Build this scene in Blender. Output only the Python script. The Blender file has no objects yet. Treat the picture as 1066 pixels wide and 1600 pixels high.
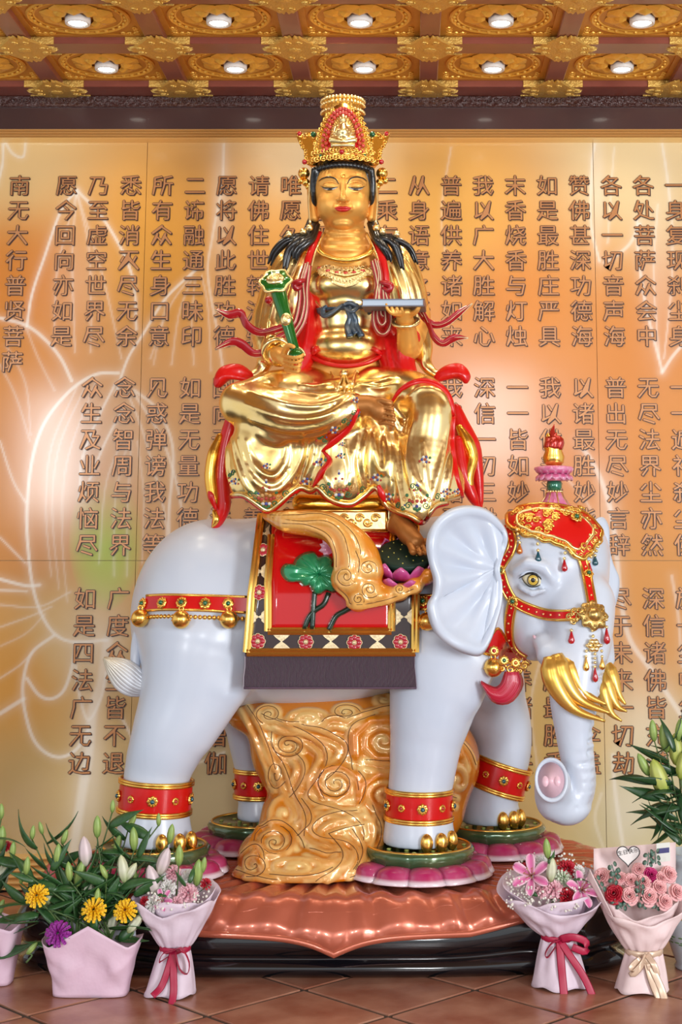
import bpy, math, random
import numpy as np
from mathutils import Vector, Matrix
from mathutils.bvhtree import BVHTree

random.seed(7)
rng = np.random.default_rng(7)
S = bpy.context.scene
C = S.collection
PI = math.pi

# ---------------------------------------------------------------- camera
F = 2300.0            # focal length in photo pixels (1066 x 1600 frame)
PX, PY = 642.0, 510.0 # principal point of the shifted lens
CAMZ = 1.39
PITCH = math.atan(360.0 / F)
cam = bpy.data.cameras.new('camera')
cam.sensor_fit = 'VERTICAL'
cam.sensor_height = 36.0
cam.lens = 36.0 * F / 1600.0
cam.shift_x = (533.0 - PX) / 1600.0
cam.shift_y = -(800.0 - PY) / 1600.0
cam.clip_start = 0.05
camo = bpy.data.objects.new('camera', cam)
camo.location = (0, 0, CAMZ)
camo.rotation_euler = (PI / 2 + PITCH, 0, 0)
C.objects.link(camo)
S.camera = camo
CP = Vector((0, 0, CAMZ))

def ray(u, v):
    a, b = (u - PX) / F, (PY - v) / F
    c, s = math.cos(PITCH), math.sin(PITCH)
    return Vector((a, c - b * s, s + b * c))

def W(u, v, Y):
    """point of the place seen at photo pixel (u, v) standing Y metres in front of the camera"""
    d = ray(u, v)
    return CP + d * (Y / d.y)

def WZ(u, v, Z):
    d = ray(u, v)
    return CP + d * ((Z - CAMZ) / d.z)

def mpp(Y):
    return Y / F

# ---------------------------------------------------------------- world and light
world = bpy.data.worlds.new('world')
S.world = world
world.use_nodes = True
bg = world.node_tree.nodes['Background']
bg.inputs[0].default_value = (0.93, 0.96, 1.0, 1)
bg.inputs[1].default_value = 0.86

def area(name, loc, target, sx, sy, power, col=(1, 1, 1)):
    l = bpy.data.lights.new(name, 'AREA')
    l.shape = 'RECTANGLE'
    l.size, l.size_y = sx, sy
    l.energy = power
    l.color = col
    o = bpy.data.objects.new(name, l)
    o.location = loc
    o.rotation_euler = (Vector(target) - Vector(loc)).to_track_quat('-Z', 'Y').to_euler()
    C.objects.link(o)
    return o

# daylight through the tall doorways on the open side of the hall, behind the camera
area('daylight_door_left', (-4.0, -3.6, 2.55), (-0.2, 5.8, 1.4), 0.6, 1.3, 130, (0.95, 0.98, 1.0))
area('daylight_door_middle', (1.0, -4.6, 3.0), (0.2, 5.8, 1.5), 0.9, 1.2, 120, (0.96, 0.98, 1.0))
area('daylight_door_right', (4.6, -1.0, 1.7), (0.2, 5.8, 0.9), 1.4, 2.6, 320, (0.95, 0.98, 1.0))

S.view_settings.view_transform = 'Standard'
S.view_settings.look = 'None'
S.view_settings.exposure = 0.06
S.view_settings.gamma = 1.0
S.view_settings.use_curve_mapping = False

# ---------------------------------------------------------------- materials
MATS = {}
def mat(name, col, rough=0.5, metal=0.0, coat=0.0, noise=None, bump=None, attr=None, sub=0.0, emit=None, trans=0.0, spec=0.5, coat_rough=0.08):
    """principled material; noise=(scale, second colour, amount), bump=(scale, strength, distance), attr=name of a colour attribute"""
    if name in MATS:
        return MATS[name]
    m = bpy.data.materials.new(name)
    m.use_nodes = True
    nt = m.node_tree
    b = nt.nodes['Principled BSDF']
    b.inputs['Base Color'].default_value = (*col, 1)
    b.inputs['Roughness'].default_value = rough
    b.inputs['Metallic'].default_value = metal
    b.inputs['Coat Weight'].default_value = coat
    b.inputs['Coat Roughness'].default_value = coat_rough
    b.inputs['Specular IOR Level'].default_value = spec
    if sub:
        b.inputs['Subsurface Weight'].default_value = sub
        b.inputs['Subsurface Radius'].default_value = (0.01, 0.008, 0.006)
    if trans:
        b.inputs['Transmission Weight'].default_value = trans
    tc = nt.nodes.new('ShaderNodeTexCoord')
    src = None
    if attr:
        a = nt.nodes.new('ShaderNodeAttribute')
        a.attribute_name = attr
        src = a.outputs['Color']
    if noise:
        n = nt.nodes.new('ShaderNodeTexNoise')
        n.inputs['Scale'].default_value = noise[0]
        n.inputs['Detail'].default_value = 5
        nt.links.new(tc.outputs['Object'], n.inputs['Vector'])
        r = nt.nodes.new('ShaderNodeMapRange')
        r.inputs[1].default_value = 0.35
        r.inputs[2].default_value = 0.7
        r.inputs[4].default_value = noise[2]
        nt.links.new(n.outputs['Fac'], r.inputs[0])
        mx = nt.nodes.new('ShaderNodeMix')
        mx.data_type = 'RGBA'
        nt.links.new(r.outputs[0], mx.inputs['Factor'])
        if src:
            nt.links.new(src, mx.inputs['A'])
        else:
            mx.inputs['A'].default_value = (*col, 1)
        mx.inputs['B'].default_value = (*noise[1], 1)
        src = mx.outputs['Result']
    if src:
        nt.links.new(src, b.inputs['Base Color'])
    if bump:
        n = nt.nodes.new('ShaderNodeTexNoise')
        n.inputs['Scale'].default_value = bump[0]
        n.inputs['Detail'].default_value = 3
        nt.links.new(tc.outputs['Object'], n.inputs['Vector'])
        bp = nt.nodes.new('ShaderNodeBump')
        bp.inputs['Strength'].default_value = bump[1]
        bp.inputs['Distance'].default_value = bump[2]
        nt.links.new(n.outputs['Fac'], bp.inputs['Height'])
        nt.links.new(bp.outputs[0], b.inputs['Normal'])
    if emit:
        b.inputs['Emission Color'].default_value = (*emit[0], 1)
        b.inputs['Emission Strength'].default_value = emit[1]
    MATS[name] = m
    return m

M = dict(
    gold=mat('gold_leaf', (0.95, 0.66, 0.23), 0.25, 1.0, noise=(7, (1.0, 0.78, 0.42), 0.8), bump=(14, 0.25, 0.004)),
    goldt=mat('gold_trim', (0.93, 0.56, 0.13), 0.26, 1.0),
    goldpale=mat('gold_pale', (0.98, 0.78, 0.38), 0.28, 1.0, bump=(60, 0.3, 0.002)),
    goldskin=mat('gold_skin', (0.83, 0.42, 0.085), 0.38, 0.85, coat=0.15),
    footskin=mat('bronze_skin', (0.55, 0.23, 0.045), 0.4, 0.7, coat=0.15),
    red=mat('red_lacquer', (0.62, 0.006, 0.006), 0.28, 0.0, coat=0.25, spec=.35),
    redrib=mat('red_ribbon', (0.38, 0.004, 0.010), 0.28, 0.0, coat=0.3),
    white=mat('white_enamel', (0.57, 0.645, 0.77), 0.34, 0.0, coat=0.3, noise=(3.5, (0.66, 0.715, 0.81), 0.7), coat_rough=0.2),
    hair=mat('black_hair', (0.006, 0.006, 0.007), 0.28, 0.0, coat=0.4),
    black=mat('black_lacquer', (0.004, 0.004, 0.006), 0.12, 0.0, coat=0.8),
    green=mat('green_enamel', (0.008, 0.14, 0.012), 0.18, 0.3, coat=0.8),
    emerald=mat('emerald_gem', (0.0, 0.10, 0.03), 0.08, 0.0, coat=1.0),
    blue=mat('blue_gem', (0.0, 0.07, 0.10), 0.08, 0.0, coat=1.0),
    ruby=mat('ruby_gem', (0.45, 0.0, 0.008), 0.08, 0.0, coat=1.0),
    amber=mat('amber_gem', (0.62, 0.16, 0.01), 0.1, 0.4, coat=1.0),
    wood=mat('dark_red_wood', (0.045, 0.014, 0.012), 0.35, 0.0, coat=0.2, noise=(3, (0.07, 0.022, 0.018), 0.8)),
    beam=mat('beam_wood', (0.22, 0.055, 0.038), 0.32, 0.0, coat=0.3, noise=(4, (0.34, 0.10, 0.065), 0.8)),
    panel=mat('gilt_panel', (0.62, 0.26, 0.025), 0.42, 0.2, noise=(20, (0.70, 0.32, 0.04), 0.6)),
    relief=mat('gilt_relief', (0.92, 0.52, 0.08), 0.36, 0.35, bump=(70, 0.5, 0.004)),
    bracket=mat('brass_bracket', (0.78, 0.50, 0.12), 0.4, 0.55, bump=(110, 0.9, 0.006)),
)

# ---------------------------------------------------------------- object helpers
def put(o, parent=None):
    C.objects.link(o)
    if parent is not None:
        o.parent = parent
        o.matrix_parent_inverse = Matrix.Identity(4)
    return o

def meta(o, label=None, cat=None, group=None, kind=None):
    if label: o['label'] = label
    if cat: o['category'] = cat
    if group: o['group'] = group
    if kind: o['kind'] = kind
    return o

WORLD = {}   # empty -> base point: parts are modelled in world space and shifted to the base
def thing(name, label, cat, base, group=None):
    o = bpy.data.objects.new(name, None)
    o.empty_display_size = 0.05
    o.location = base
    C.objects.link(o)
    meta(o, label, cat, group)
    WORLD[o.name] = Vector(base)
    return o

def base_of(parent):
    b = Vector((0, 0, 0))
    while parent is not None:
        b += parent.location
        parent = parent.parent
    return b

def mesh_data(name, V, Fc, m=None, smooth=True, cols=None, fm=None, mats=None):
    me = bpy.data.meshes.new(name)
    if isinstance(Fc, np.ndarray):
        Fc = Fc.tolist()
    me.from_pydata([tuple(v) for v in V], [], Fc)
    if mats:
        for q in mats: me.materials.append(q)
    elif m is not None:
        me.materials.append(m)
    if smooth:
        me.polygons.foreach_set('use_smooth', [True] * len(me.polygons))
    if fm is not None:
        me.polygons.foreach_set('material_index', np.asarray(fm, dtype=np.int32))
    if cols is not None:
        a = me.color_attributes.new('tint', 'FLOAT_COLOR', 'POINT')
        cc = np.ones((len(V), 4), dtype=np.float32)
        cc[:, :3] = np.asarray(cols)
        a.data.foreach_set('color', cc.ravel())
    me.update()
    return me

def mk(name, VF, m=None, parent=None, smooth=True, cols=None, fm=None, mats=None, sharp=None, own=True):
    """link one mesh object; VF in world space, re-based to the parent (or to its own foot when own)"""
    V = np.asarray(VF[0], dtype=float)
    if parent is not None:
        b = base_of(parent)
        loc = Vector((0, 0, 0))
        V = V - np.array(b)
        if own:
            c = (V.min(0) + V.max(0)) / 2
            V = V - c
            loc = Vector(c)
    else:
        c = (V.min(0) + V.max(0)) / 2
        c[2] = V[:, 2].min()
        V = V - c
        loc = Vector(c)
    me = mesh_data(name, V, VF[1], m, smooth, cols, fm, mats)
    if sharp is not None and smooth:
        me.set_sharp_from_angle(angle=sharp)
    o = bpy.data.objects.new(name, me)
    o.location = loc
    return put(o, parent)

def inst(name, me, loc, parent=None, rot=None, scale=None, matrix=None):
    """object sharing mesh data, placed in world space under a parent"""
    o = bpy.data.objects.new(name, me)
    b = base_of(parent) if parent is not None else Vector((0, 0, 0))
    if matrix is not None:
        mw = matrix.copy()
        mw.translation = mw.translation - b
        o.matrix_local = mw
    else:
        o.location = Vector(loc) - b
        if rot is not None: o.rotation_euler = rot
        if scale is not None: o.scale = (scale,) * 3 if isinstance(scale, (int, float)) else scale
    return put(o, parent)

class MB:
    """collects shapes into one mesh"""
    def __init__(s): s.V, s.F, s.c, s.k = [], [], [], []
    def add(s, VF, col=None, k=0):
        n = len(s.V)
        V = [tuple(v) for v in VF[0]]
        s.V += V
        s.F += [tuple(i + n for i in f) for f in VF[1]]
        s.k += [k] * len(VF[1])
        if col is not None: s.c += [tuple(col)] * len(V) if np.ndim(col) == 1 else [tuple(q) for q in col]
        return s
    def vf(s): return s.V, s.F

# ---------------------------------------------------------------- shape helpers
def box(x0, x1, y0, y1, z0, z1):
    V = [(x, y, z) for z in (z0, z1) for y in (y0, y1) for x in (x0, x1)]
    Fc = [(0, 2, 3, 1), (4, 5, 7, 6), (0, 1, 5, 4), (2, 6, 7, 3), (0, 4, 6, 2), (1, 3, 7, 5)]
    return V, Fc

def bbox_bevel(x0, x1, y0, y1, z0, z1, b):
    """box with chamfered edges towards -y and sides: cheap bevel by three stacked rings in z"""
    V = []; Fc = []
    rings = [(b, z0), (0, z0 + b), (0, z1 - b), (b, z1)]
    for ins, z in rings:
        V += [(x0 + ins, y0 + ins, z), (x1 - ins, y0 + ins, z), (x1 - ins, y1 - ins, z), (x0 + ins, y1 - ins, z)]
    for r in range(3):
        for i in range(4):
            j = (i + 1) % 4
            Fc.append((r * 4 + i, r * 4 + j, r * 4 + 4 + j, r * 4 + 4 + i))
    Fc += [(3, 2, 1, 0), (12, 13, 14, 15)]
    return V, Fc

def spline(P, n, closed=False):
    """Catmull-Rom through points (any dimension), n samples"""
    P = np.asarray([tuple(p) for p in P], dtype=float)
    k = len(P)
    if closed:
        t = np.linspace(0, k, n, endpoint=False)
        i = np.floor(t).astype(int)
        f = (t - i)[:, None]
        p0, p1, p2, p3 = P[(i - 1) % k], P[i % k], P[(i + 1) % k], P[(i + 2) % k]
    else:
        t = np.linspace(0, k - 1, n)
        i = np.minimum(np.floor(t).astype(int), k - 2)
        f = (t - i)[:, None]
        E = np.vstack([2 * P[0] - P[1], P, 2 * P[-1] - P[-2]])
        p0, p1, p2, p3 = E[i], E[i + 1], E[i + 2], E[i + 3]
    return 0.5 * (2 * p1 + (p2 - p0) * f + (2 * p0 - 5 * p1 + 4 * p2 - p3) * f ** 2 + (3 * p1 - p0 - 3 * p2 + p3) * f ** 3)

def interp(vals, n):
    vals = np.asarray(vals, dtype=float)
    return np.interp(np.linspace(0, len(vals) - 1, n), np.arange(len(vals)), vals)

def tube(P, R, seg=8, flat=1.0, up=None, caps=True, closed=False):
    """tube along points P with radii R; flat squeezes the second axis; up: hint (vector or list) for the wide axis"""
    P = np.asarray([tuple(p) for p in P], dtype=float)
    n = len(P)
    R = np.full(n, R, dtype=float) if np.ndim(R) == 0 else interp(R, n)
    flat = np.full(n, flat, dtype=float) if np.ndim(flat) == 0 else interp(flat, n)
    if closed:
        T = np.roll(P, -1, 0) - np.roll(P, 1, 0)
    else:
        T = np.gradient(P, axis=0)
    T /= np.linalg.norm(T, axis=1)[:, None] + 1e-12
    U = np.zeros_like(P)
    if up is not None:
        up = np.asarray(up, dtype=float)
        if up.ndim == 1: up = np.tile(up, (n, 1))
        U = up - (up * T).sum(1)[:, None] * T
        U /= np.linalg.norm(U, axis=1)[:, None] + 1e-12
    else:
        a = np.array([0, 0, 1.0]) if abs(T[0][2]) < 0.9 else np.array([1.0, 0, 0])
        u = a - a.dot(T[0]) * T[0]
        u /= np.linalg.norm(u)
        for i in range(n):
            u = u - u.dot(T[i]) * T[i]
            u /= np.linalg.norm(u) + 1e-12
            U[i] = u
    B = np.cross(T, U)
    a = np.linspace(0, 2 * PI, seg, endpoint=False)
    V = P[:, None, :] + R[:, None, None] * (np.cos(a)[None, :, None] * U[:, None, :] + (np.sin(a)[None, :] * flat[:, None])[:, :, None] * B[:, None, :])
    V = V.reshape(-1, 3)
    Fc = []
    m = n if closed else n - 1
    for i in range(m):
        i2 = (i + 1) % n
        for j in range(seg):
            j2 = (j + 1) % seg
            Fc.append((i * seg + j, i * seg + j2, i2 * seg + j2, i2 * seg + j))
    if caps and not closed:
        Fc.append(tuple(range(seg - 1, -1, -1)))
        Fc.append(tuple((n - 1) * seg + j for j in range(seg)))
    return V.tolist(), Fc

def frame(z, x=None):
    """matrix whose z axis follows z"""
    z = Vector(z).normalized()
    x = Vector(x) if x is not None else Vector((1, 0, 0))
    x = x - x.dot(z) * z
    if x.length < 1e-4:
        x = Vector((0, 1, 0)) - Vector((0, 1, 0)).dot(z) * z
    x.normalize()
    y = z.cross(x)
    return Matrix(((x.x, y.x, z.x), (x.y, y.y, z.y), (x.z, y.z, z.z)))

def xf(VF, loc=(0, 0, 0), R=None, s=1.0):
    V = np.asarray([tuple(v) for v in VF[0]], dtype=float) * s
    if R is not None:
        V = V @ np.array(R).T[:3, :3] if not isinstance(R, np.ndarray) else V @ R.T
    return (V + np.array(tuple(loc))).tolist(), VF[1]

def place(loc, normal, x=None, s=1.0):
    m = (frame(normal, x) * 1.0).to_4x4()
    m = m @ Matrix.Scale(s, 4)
    m.translation = Vector(loc)
    return m

def lathe(prof, n=24, loc=(0, 0, 0), mod=None, arc=None):
    """revolve (r, z) pairs round z; mod(i_profile, angle) scales the radius"""
    V = []; Fc = []
    m = len(prof)
    for i, (r, z) in enumerate(prof):
        for j in range(n):
            a = 2 * PI * j / n
            rr = r * (mod(i, a) if mod else 1.0)
            V.append((loc[0] + rr * math.cos(a), loc[1] + rr * math.sin(a), loc[2] + z))
    for i in range(m - 1):
        for j in range(n):
            j2 = (j + 1) % n
            Fc.append((i * n + j, i * n + j2, (i + 1) * n + j2, (i + 1) * n + j))
    if prof[0][0] > 1e-6: Fc.append(tuple(range(n - 1, -1, -1)))
    if prof[-1][0] > 1e-6: Fc.append(tuple((m - 1) * n + j for j in range(n)))
    return V, Fc

def ball(r=1.0, n=12, m=8, loc=(0, 0, 0), sc=(1, 1, 1)):
    V, Fc = lathe([(max(1e-7, r * math.sin(PI * i / m)), -r * math.cos(PI * i / m)) for i in range(m + 1)], n)
    return [(loc[0] + x * sc[0], loc[1] + y * sc[1], loc[2] + z * sc[2]) for x, y, z in V], Fc

def grid(fn, nu, nv, closed_u=False):
    V = [tuple(fn(i / (nu if closed_u else nu - 1), j / (nv - 1))) for j in range(nv) for i in range(nu)]
    Fc = []
    for j in range(nv - 1):
        for i in range(nu if closed_u else nu - 1):
            i2 = (i + 1) % nu
            Fc.append((j * nu + i, j * nu + i2, (j + 1) * nu + i2, (j + 1) * nu + i))
    return V, Fc

def thick(VF, t, nrm=None):
    """give a sheet real thickness t by offsetting along vertex normals and closing the border"""
    V = np.asarray([tuple(v) for v in VF[0]], dtype=float); Fc = VF[1]
    N = np.zeros_like(V)
    if nrm is None:
        for f in Fc:
            p = V[list(f)]
            nn = np.cross(p[1] - p[0], p[2] - p[0])
            if len(f) > 3: nn = nn + np.cross(p[2] - p[0], p[3] - p[0])
            for i in f: N[i] += nn
        N /= np.linalg.norm(N, axis=1)[:, None] + 1e-12
    else:
        N[:] = nrm
    n = len(V)
    V2 = np.vstack([V + N * t / 2, V - N * t / 2])
    F2 = [tuple(f) for f in Fc] + [tuple(i + n for i in reversed(f)) for f in Fc]
    edges = {}
    for f in Fc:
        for a, b in zip(f, list(f[1:]) + [f[0]]):
            edges[(a, b)] = 1
    for (a, b) in edges:
        if (b, a) not in edges:
            F2.append((b, a, a + n, b + n))
    return V2.tolist(), F2

def extrude_poly(pts, d0, d1, plane='xz'):
    """prism of a polygon given in the xz plane between y=d0 and y=d1"""
    n = len(pts)
    V = [(x, d0, z) for x, z in pts] + [(x, d1, z) for x, z in pts]
    Fc = [tuple(range(n)), tuple(range(2 * n - 1, n - 1, -1))]
    for i in range(n):
        j = (i + 1) % n
        Fc.append((i, i + n, j + n, j))
    return V, Fc

# ---------------------------------------------------------------- sculpting: signed distance fields meshed by surface nets
class Sdf:
    def __init__(s): s.p = []
    def ell(s, c, r, k=0.03, rot=None, sub=False):
        s.p.append(('e', np.array(tuple(c), float), np.array(tuple(r), float), k, np.array(rot) if rot is not None else None, sub)); return s
    def cone(s, a, b, ra, rb, k=0.03, sub=False):
        s.p.append(('c', np.array(tuple(a), float), np.array(tuple(b), float), ra, rb, k, sub)); return s
    def chain(s, P, R, k=0.03, n=None, sub=False):
        if n:
            P = spline(P, n); R = interp(R, n)
        elif np.ndim(R) == 0:
            R = [R] * len(P)
        s.p.append(('h', np.asarray([tuple(p) for p in P], float), np.asarray(R, float), k, sub)); return s
    def fn(s, f, lo, hi, k=0.02, sub=False):
        s.p.append(('f', f, np.array(lo, float), np.array(hi, float), k, sub)); return s
    def bounds(s, q):
        if q[0] == 'e':
            r = q[2].max() if q[4] is not None else q[2]
            return q[1] - r, q[1] + r, q[3], q[5]
        if q[0] == 'c':
            R = max(q[3], q[4])
            return np.minimum(q[1], q[2]) - R, np.maximum(q[1], q[2]) + R, q[5], q[6]
        if q[0] == 'h':
            R = q[2].max()
            return q[1].min(0) - R, q[1].max(0) + R, q[3], q[4]
        return q[2], q[3], q[4], q[5]
    def mesh(s, h, warp=None):
        lo = np.min([s.bounds(q)[0] for q in s.p if not s.bounds(q)[3]], 0) - 3 * h
        hi = np.max([s.bounds(q)[1] for q in s.p if not s.bounds(q)[3]], 0) + 3 * h
        n = np.ceil((hi - lo) / h).astype(int) + 1
        G = np.full(n, 0.5, dtype=np.float32)
        ax = [lo[i] + h * np.arange(n[i]) for i in range(3)]
        for q in s.p:
            b0, b1, k, sub = s.bounds(q)
            m = k + 3 * h
            i0 = np.clip(np.floor((b0 - m - lo) / h).astype(int), 0, n)
            i1 = np.clip(np.ceil((b1 + m - lo) / h).astype(int) + 1, 0, n)
            if (i1 <= i0).any(): continue
            sl = tuple(slice(a, b) for a, b in zip(i0, i1))
            X, Y, Z = np.meshgrid(*[ax[i][sl[i]] for i in range(3)], indexing='ij', sparse=True)
            if q[0] == 'e':
                dx, dy, dz = X - q[1][0], Y - q[1][1], Z - q[1][2]
                if q[4] is not None:
                    Rm = q[4]
                    ex = dx * Rm[0, 0] + dy * Rm[1, 0] + dz * Rm[2, 0]
                    ey = dx * Rm[0, 1] + dy * Rm[1, 1] + dz * Rm[2, 1]
                    ez = dx * Rm[0, 2] + dy * Rm[1, 2] + dz * Rm[2, 2]
                else:
                    ex, ey, ez = dx, dy, dz
                r = q[2]
                k0 = np.sqrt((ex / r[0]) ** 2 + (ey / r[1]) ** 2 + (ez / r[2]) ** 2)
                k1 = np.sqrt((ex / r[0] ** 2) ** 2 + (ey / r[1] ** 2) ** 2 + (ez / r[2] ** 2) ** 2)
                d = k0 * (k0 - 1.0) / np.maximum(k1, 1e-6)
            elif q[0] == 'c':
                a, b, ra, rb = q[1], q[2], q[3], q[4]
                ab = b - a
                L2 = max(ab.dot(ab), 1e-12)
                t = np.clip(((X - a[0]) * ab[0] + (Y - a[1]) * ab[1] + (Z - a[2]) * ab[2]) / L2, 0, 1)
                d = np.sqrt((X - a[0] - t * ab[0]) ** 2 + (Y - a[1] - t * ab[1]) ** 2 + (Z - a[2] - t * ab[2]) ** 2) - (ra + (rb - ra) * t)
            elif q[0] == 'h':
                d = None
                for i in range(len(q[1]) - 1):
                    a, b, ra, rb = q[1][i], q[1][i + 1], q[2][i], q[2][i + 1]
                    ab = b - a
                    t = np.clip(((X - a[0]) * ab[0] + (Y - a[1]) * ab[1] + (Z - a[2]) * ab[2]) / max(ab.dot(ab), 1e-12), 0, 1)
                    e = np.sqrt((X - a[0] - t * ab[0]) ** 2 + (Y - a[1] - t * ab[1]) ** 2 + (Z - a[2] - t * ab[2]) ** 2) - (ra + (rb - ra) * t)
                    d = e if d is None else np.minimum(d, e)
            else:
                d = q[1](X, Y, Z) * np.ones(np.broadcast(X, Y, Z).shape)
            g = G[sl]
            if sub:
                d = -d
                if k > 0:
                    hh = np.clip(0.5 - 0.5 * (d - g) / k, 0, 1)
                    G[sl] = d * (1 - hh) + g * hh + k * hh * (1 - hh)
                else:
                    G[sl] = np.maximum(g, d)
            else:
                if k > 0:
                    hh = np.clip(0.5 + 0.5 * (g - d) / k, 0, 1)
                    G[sl] = g * (1 - hh) + d * hh - k * hh * (1 - hh)
                else:
                    G[sl] = np.minimum(g, d)
        if warp is not None:
            X, Y, Z = np.meshgrid(*ax, indexing='ij', sparse=True)
            G = G + warp(X, Y, Z)
        return surface_nets(G, lo, h)

def surface_nets(G, lo, h):
    s = G < 0
    n = np.array(G.shape)
    cnt = np.zeros(n - 1, dtype=np.int8)
    off = [(i, j, k) for i in (0, 1) for j in (0, 1) for k in (0, 1)]
    for (i, j, k) in off:
        cnt += s[i:n[0] - 1 + i, j:n[1] - 1 + j, k:n[2] - 1 + k]
    I = np.argwhere((cnt > 0) & (cnt < 8))
    val = np.stack([G[I[:, 0] + i, I[:, 1] + j, I[:, 2] + k] for (i, j, k) in off], 1)
    acc = np.zeros((len(I), 3)); num = np.zeros(len(I))
    offa = np.array(off, dtype=float)
    for a in range(8):
        for b in range(a + 1, 8):
            if np.abs(offa[a] - offa[b]).sum() != 1: continue
            fa, fb = val[:, a], val[:, b]
            c = (fa < 0) != (fb < 0)
            t = np.where(c, fa / np.where(np.abs(fa - fb) < 1e-12, 1, fa - fb), 0)
            acc += np.where(c[:, None], offa[a] + t[:, None] * (offa[b] - offa[a]), 0)
            num += c
    V = lo + h * (I + acc / num[:, None])
    idx = np.full(n - 1, -1, dtype=np.int64)
    idx[I[:, 0], I[:, 1], I[:, 2]] = np.arange(len(I))
    Fs = []
    for axn in range(3):
        o1, o2 = (axn + 1) % 3, (axn + 2) % 3
        sl0 = [slice(None)] * 3; sl1 = [slice(None)] * 3
        sl0[axn] = slice(0, -1); sl1[axn] = slice(1, None)
        a, b = s[tuple(sl0)], s[tuple(sl1)]
        E = np.argwhere(a != b)
        E = E[(E[:, o1] > 0) & (E[:, o2] > 0) & (E[:, o1] < n[o1] - 1) & (E[:, o2] < n[o2] - 1)]
        ins = a[E[:, 0], E[:, 1], E[:, 2]]
        q = []
        for (d1, d2) in ((-1, -1), (0, -1), (0, 0), (-1, 0)):
            c = E.copy(); c[:, o1] += d1; c[:, o2] += d2
            q.append(idx[c[:, 0], c[:, 1], c[:, 2]])
        q = np.stack(q, 1)
        q[~ins] = q[~ins][:, ::-1]
        Fs.append(q)
    Fq = np.vstack(Fs)
    Fq = Fq[(Fq >= 0).all(1)]
    return V, Fq

def relax(V, Fq, it=1, lam=0.5):
    """light laplacian smoothing of a quad mesh"""
    V = np.array(V, dtype=float)
    e = np.vstack([Fq[:, [0, 1]], Fq[:, [1, 2]], Fq[:, [2, 3]], Fq[:, [3, 0]]])
    for _ in range(it):
        A = np.zeros_like(V); c = np.zeros(len(V))
        np.add.at(A, e[:, 0], V[e[:, 1]]); np.add.at(c, e[:, 0], 1)
        np.add.at(A, e[:, 1], V[e[:, 0]]); np.add.at(c, e[:, 1], 1)
        V = V + lam * (A / np.maximum(c, 1)[:, None] - V)
    return V

def bvh_of(VF):
    return BVHTree.FromPolygons([tuple(v) for v in VF[0]], [tuple(int(i) for i in f) for f in VF[1]])

def hit(u, v, bvh, Y=5.5, lift=0.0):
    """where the sight line through photo pixel (u, v) meets a finished surface: (point, normal)"""
    d = ray(u, v).normalized()
    p, nrm, i, dist = bvh.ray_cast(CP, d)
    if p is None:
        q, nrm, i, dist = bvh.find_nearest(W(u, v, Y))
        p = q
        if p is None: return W(u, v, Y), Vector((0, -1, 0))
    if nrm.dot(d) > 0: nrm = -nrm
    return p + nrm * lift, nrm

def trace(pts, bvh, n, Y=5.5, lift=0.0, closed=False):
    """smooth photo-pixel path laid on a surface"""
    Q = spline(pts, n, closed)
    P = []; N = []
    for u, v in Q:
        p, nn = hit(u, v, bvh, Y, lift)
        P.append(tuple(p)); N.append(tuple(nn))
    return np.array(P), np.array(N)

def smooth_path(P, it=2, closed=False):
    P = np.array(P, dtype=float)
    for _ in range(it):
        Q = P.copy()
        if closed:
            Q = 0.5 * P + 0.25 * (np.roll(P, 1, 0) + np.roll(P, -1, 0))
        else:
            Q[1:-1] = 0.5 * P[1:-1] + 0.25 * (P[:-2] + P[2:])
        P = Q
    return P

def strip(P, N, w, t, prof=((-1, 0), (-1, 1), (1, 1), (1, 0))):
    """belt lying on a surface: cross-section prof in (width, height) units swept along P with normals N"""
    P = np.asarray(P); N = np.asarray(N)
    n = len(P)
    w = np.full(n, w) if np.ndim(w) == 0 else interp(w, n)
    T = np.gradient(P, axis=0); T /= np.linalg.norm(T, axis=1)[:, None] + 1e-12
    B = np.cross(N, T); B /= np.linalg.norm(B, axis=1)[:, None] + 1e-12
    m = len(prof)
    V = []
    for i in range(n):
        for a, b in prof:
            V.append(P[i] + B[i] * a * w[i] / 2 + N[i] * b * t)
    Fc = []
    for i in range(n - 1):
        for j in range(m):
            j2 = (j + 1) % m
            Fc.append((i * m + j, (i + 1) * m + j, (i + 1) * m + j2, i * m + j2))
    Fc.append(tuple(range(m))); Fc.append(tuple((n - 1) * m + j for j in range(m - 1, -1, -1)))
    return V, Fc

def ring_poly(V, n):
    return list(range(n))
# ================================================================ THE HALL
YW = 6.5                      # face of the back wall
def srgb(r, g, b):
    f = lambda c: (c / 255 / 12.92) if c / 255 <= 0.04045 else ((c / 255 + 0.055) / 1.055) ** 2.4
    return (f(r), f(g), f(b))

M['terracotta'] = mat('terracotta_tile', (0.27, 0.085, 0.045), 0.35, 0.0, coat=0.25, noise=(6, (0.46, 0.23, 0.15), 1.0), bump=(40, 0.25, 0.003), coat_rough=0.25)
M['grout'] = mat('dark_grout', (0.05, 0.035, 0.025), 0.8)
M['wallprint'] = mat('glossy_print', (0.8, 0.6, 0.3), 0.5, 0.0, coat=0.4, attr='tint', coat_rough=0.13, spec=0.15)
M['gildmould'] = mat('gilt_moulding', (0.95, 0.68, 0.30), 0.28, 0.4, coat=.4)
M['glyphdark'] = mat('letter_edge_and_shadow', (0.055, 0.013, 0.005), 0.4)
M['glyph'] = mat('letter_face', (0.48, 0.21, 0.075), 0.32, 0.25)
M['plaster'] = mat('plain_ceiling', (0.35, 0.16, 0.07), 0.5, noise=(2, (0.40, 0.2, 0.09), 0.7))
M['carved'] = mat('carved_dark_wood', (0.075, 0.026, 0.02), 0.28, 0.0, coat=0.4, bump=(45, 1.0, 0.02))
M['whitering'] = mat('white_lamp_ring', (0.85, 0.82, 0.78), 0.4)
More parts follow.
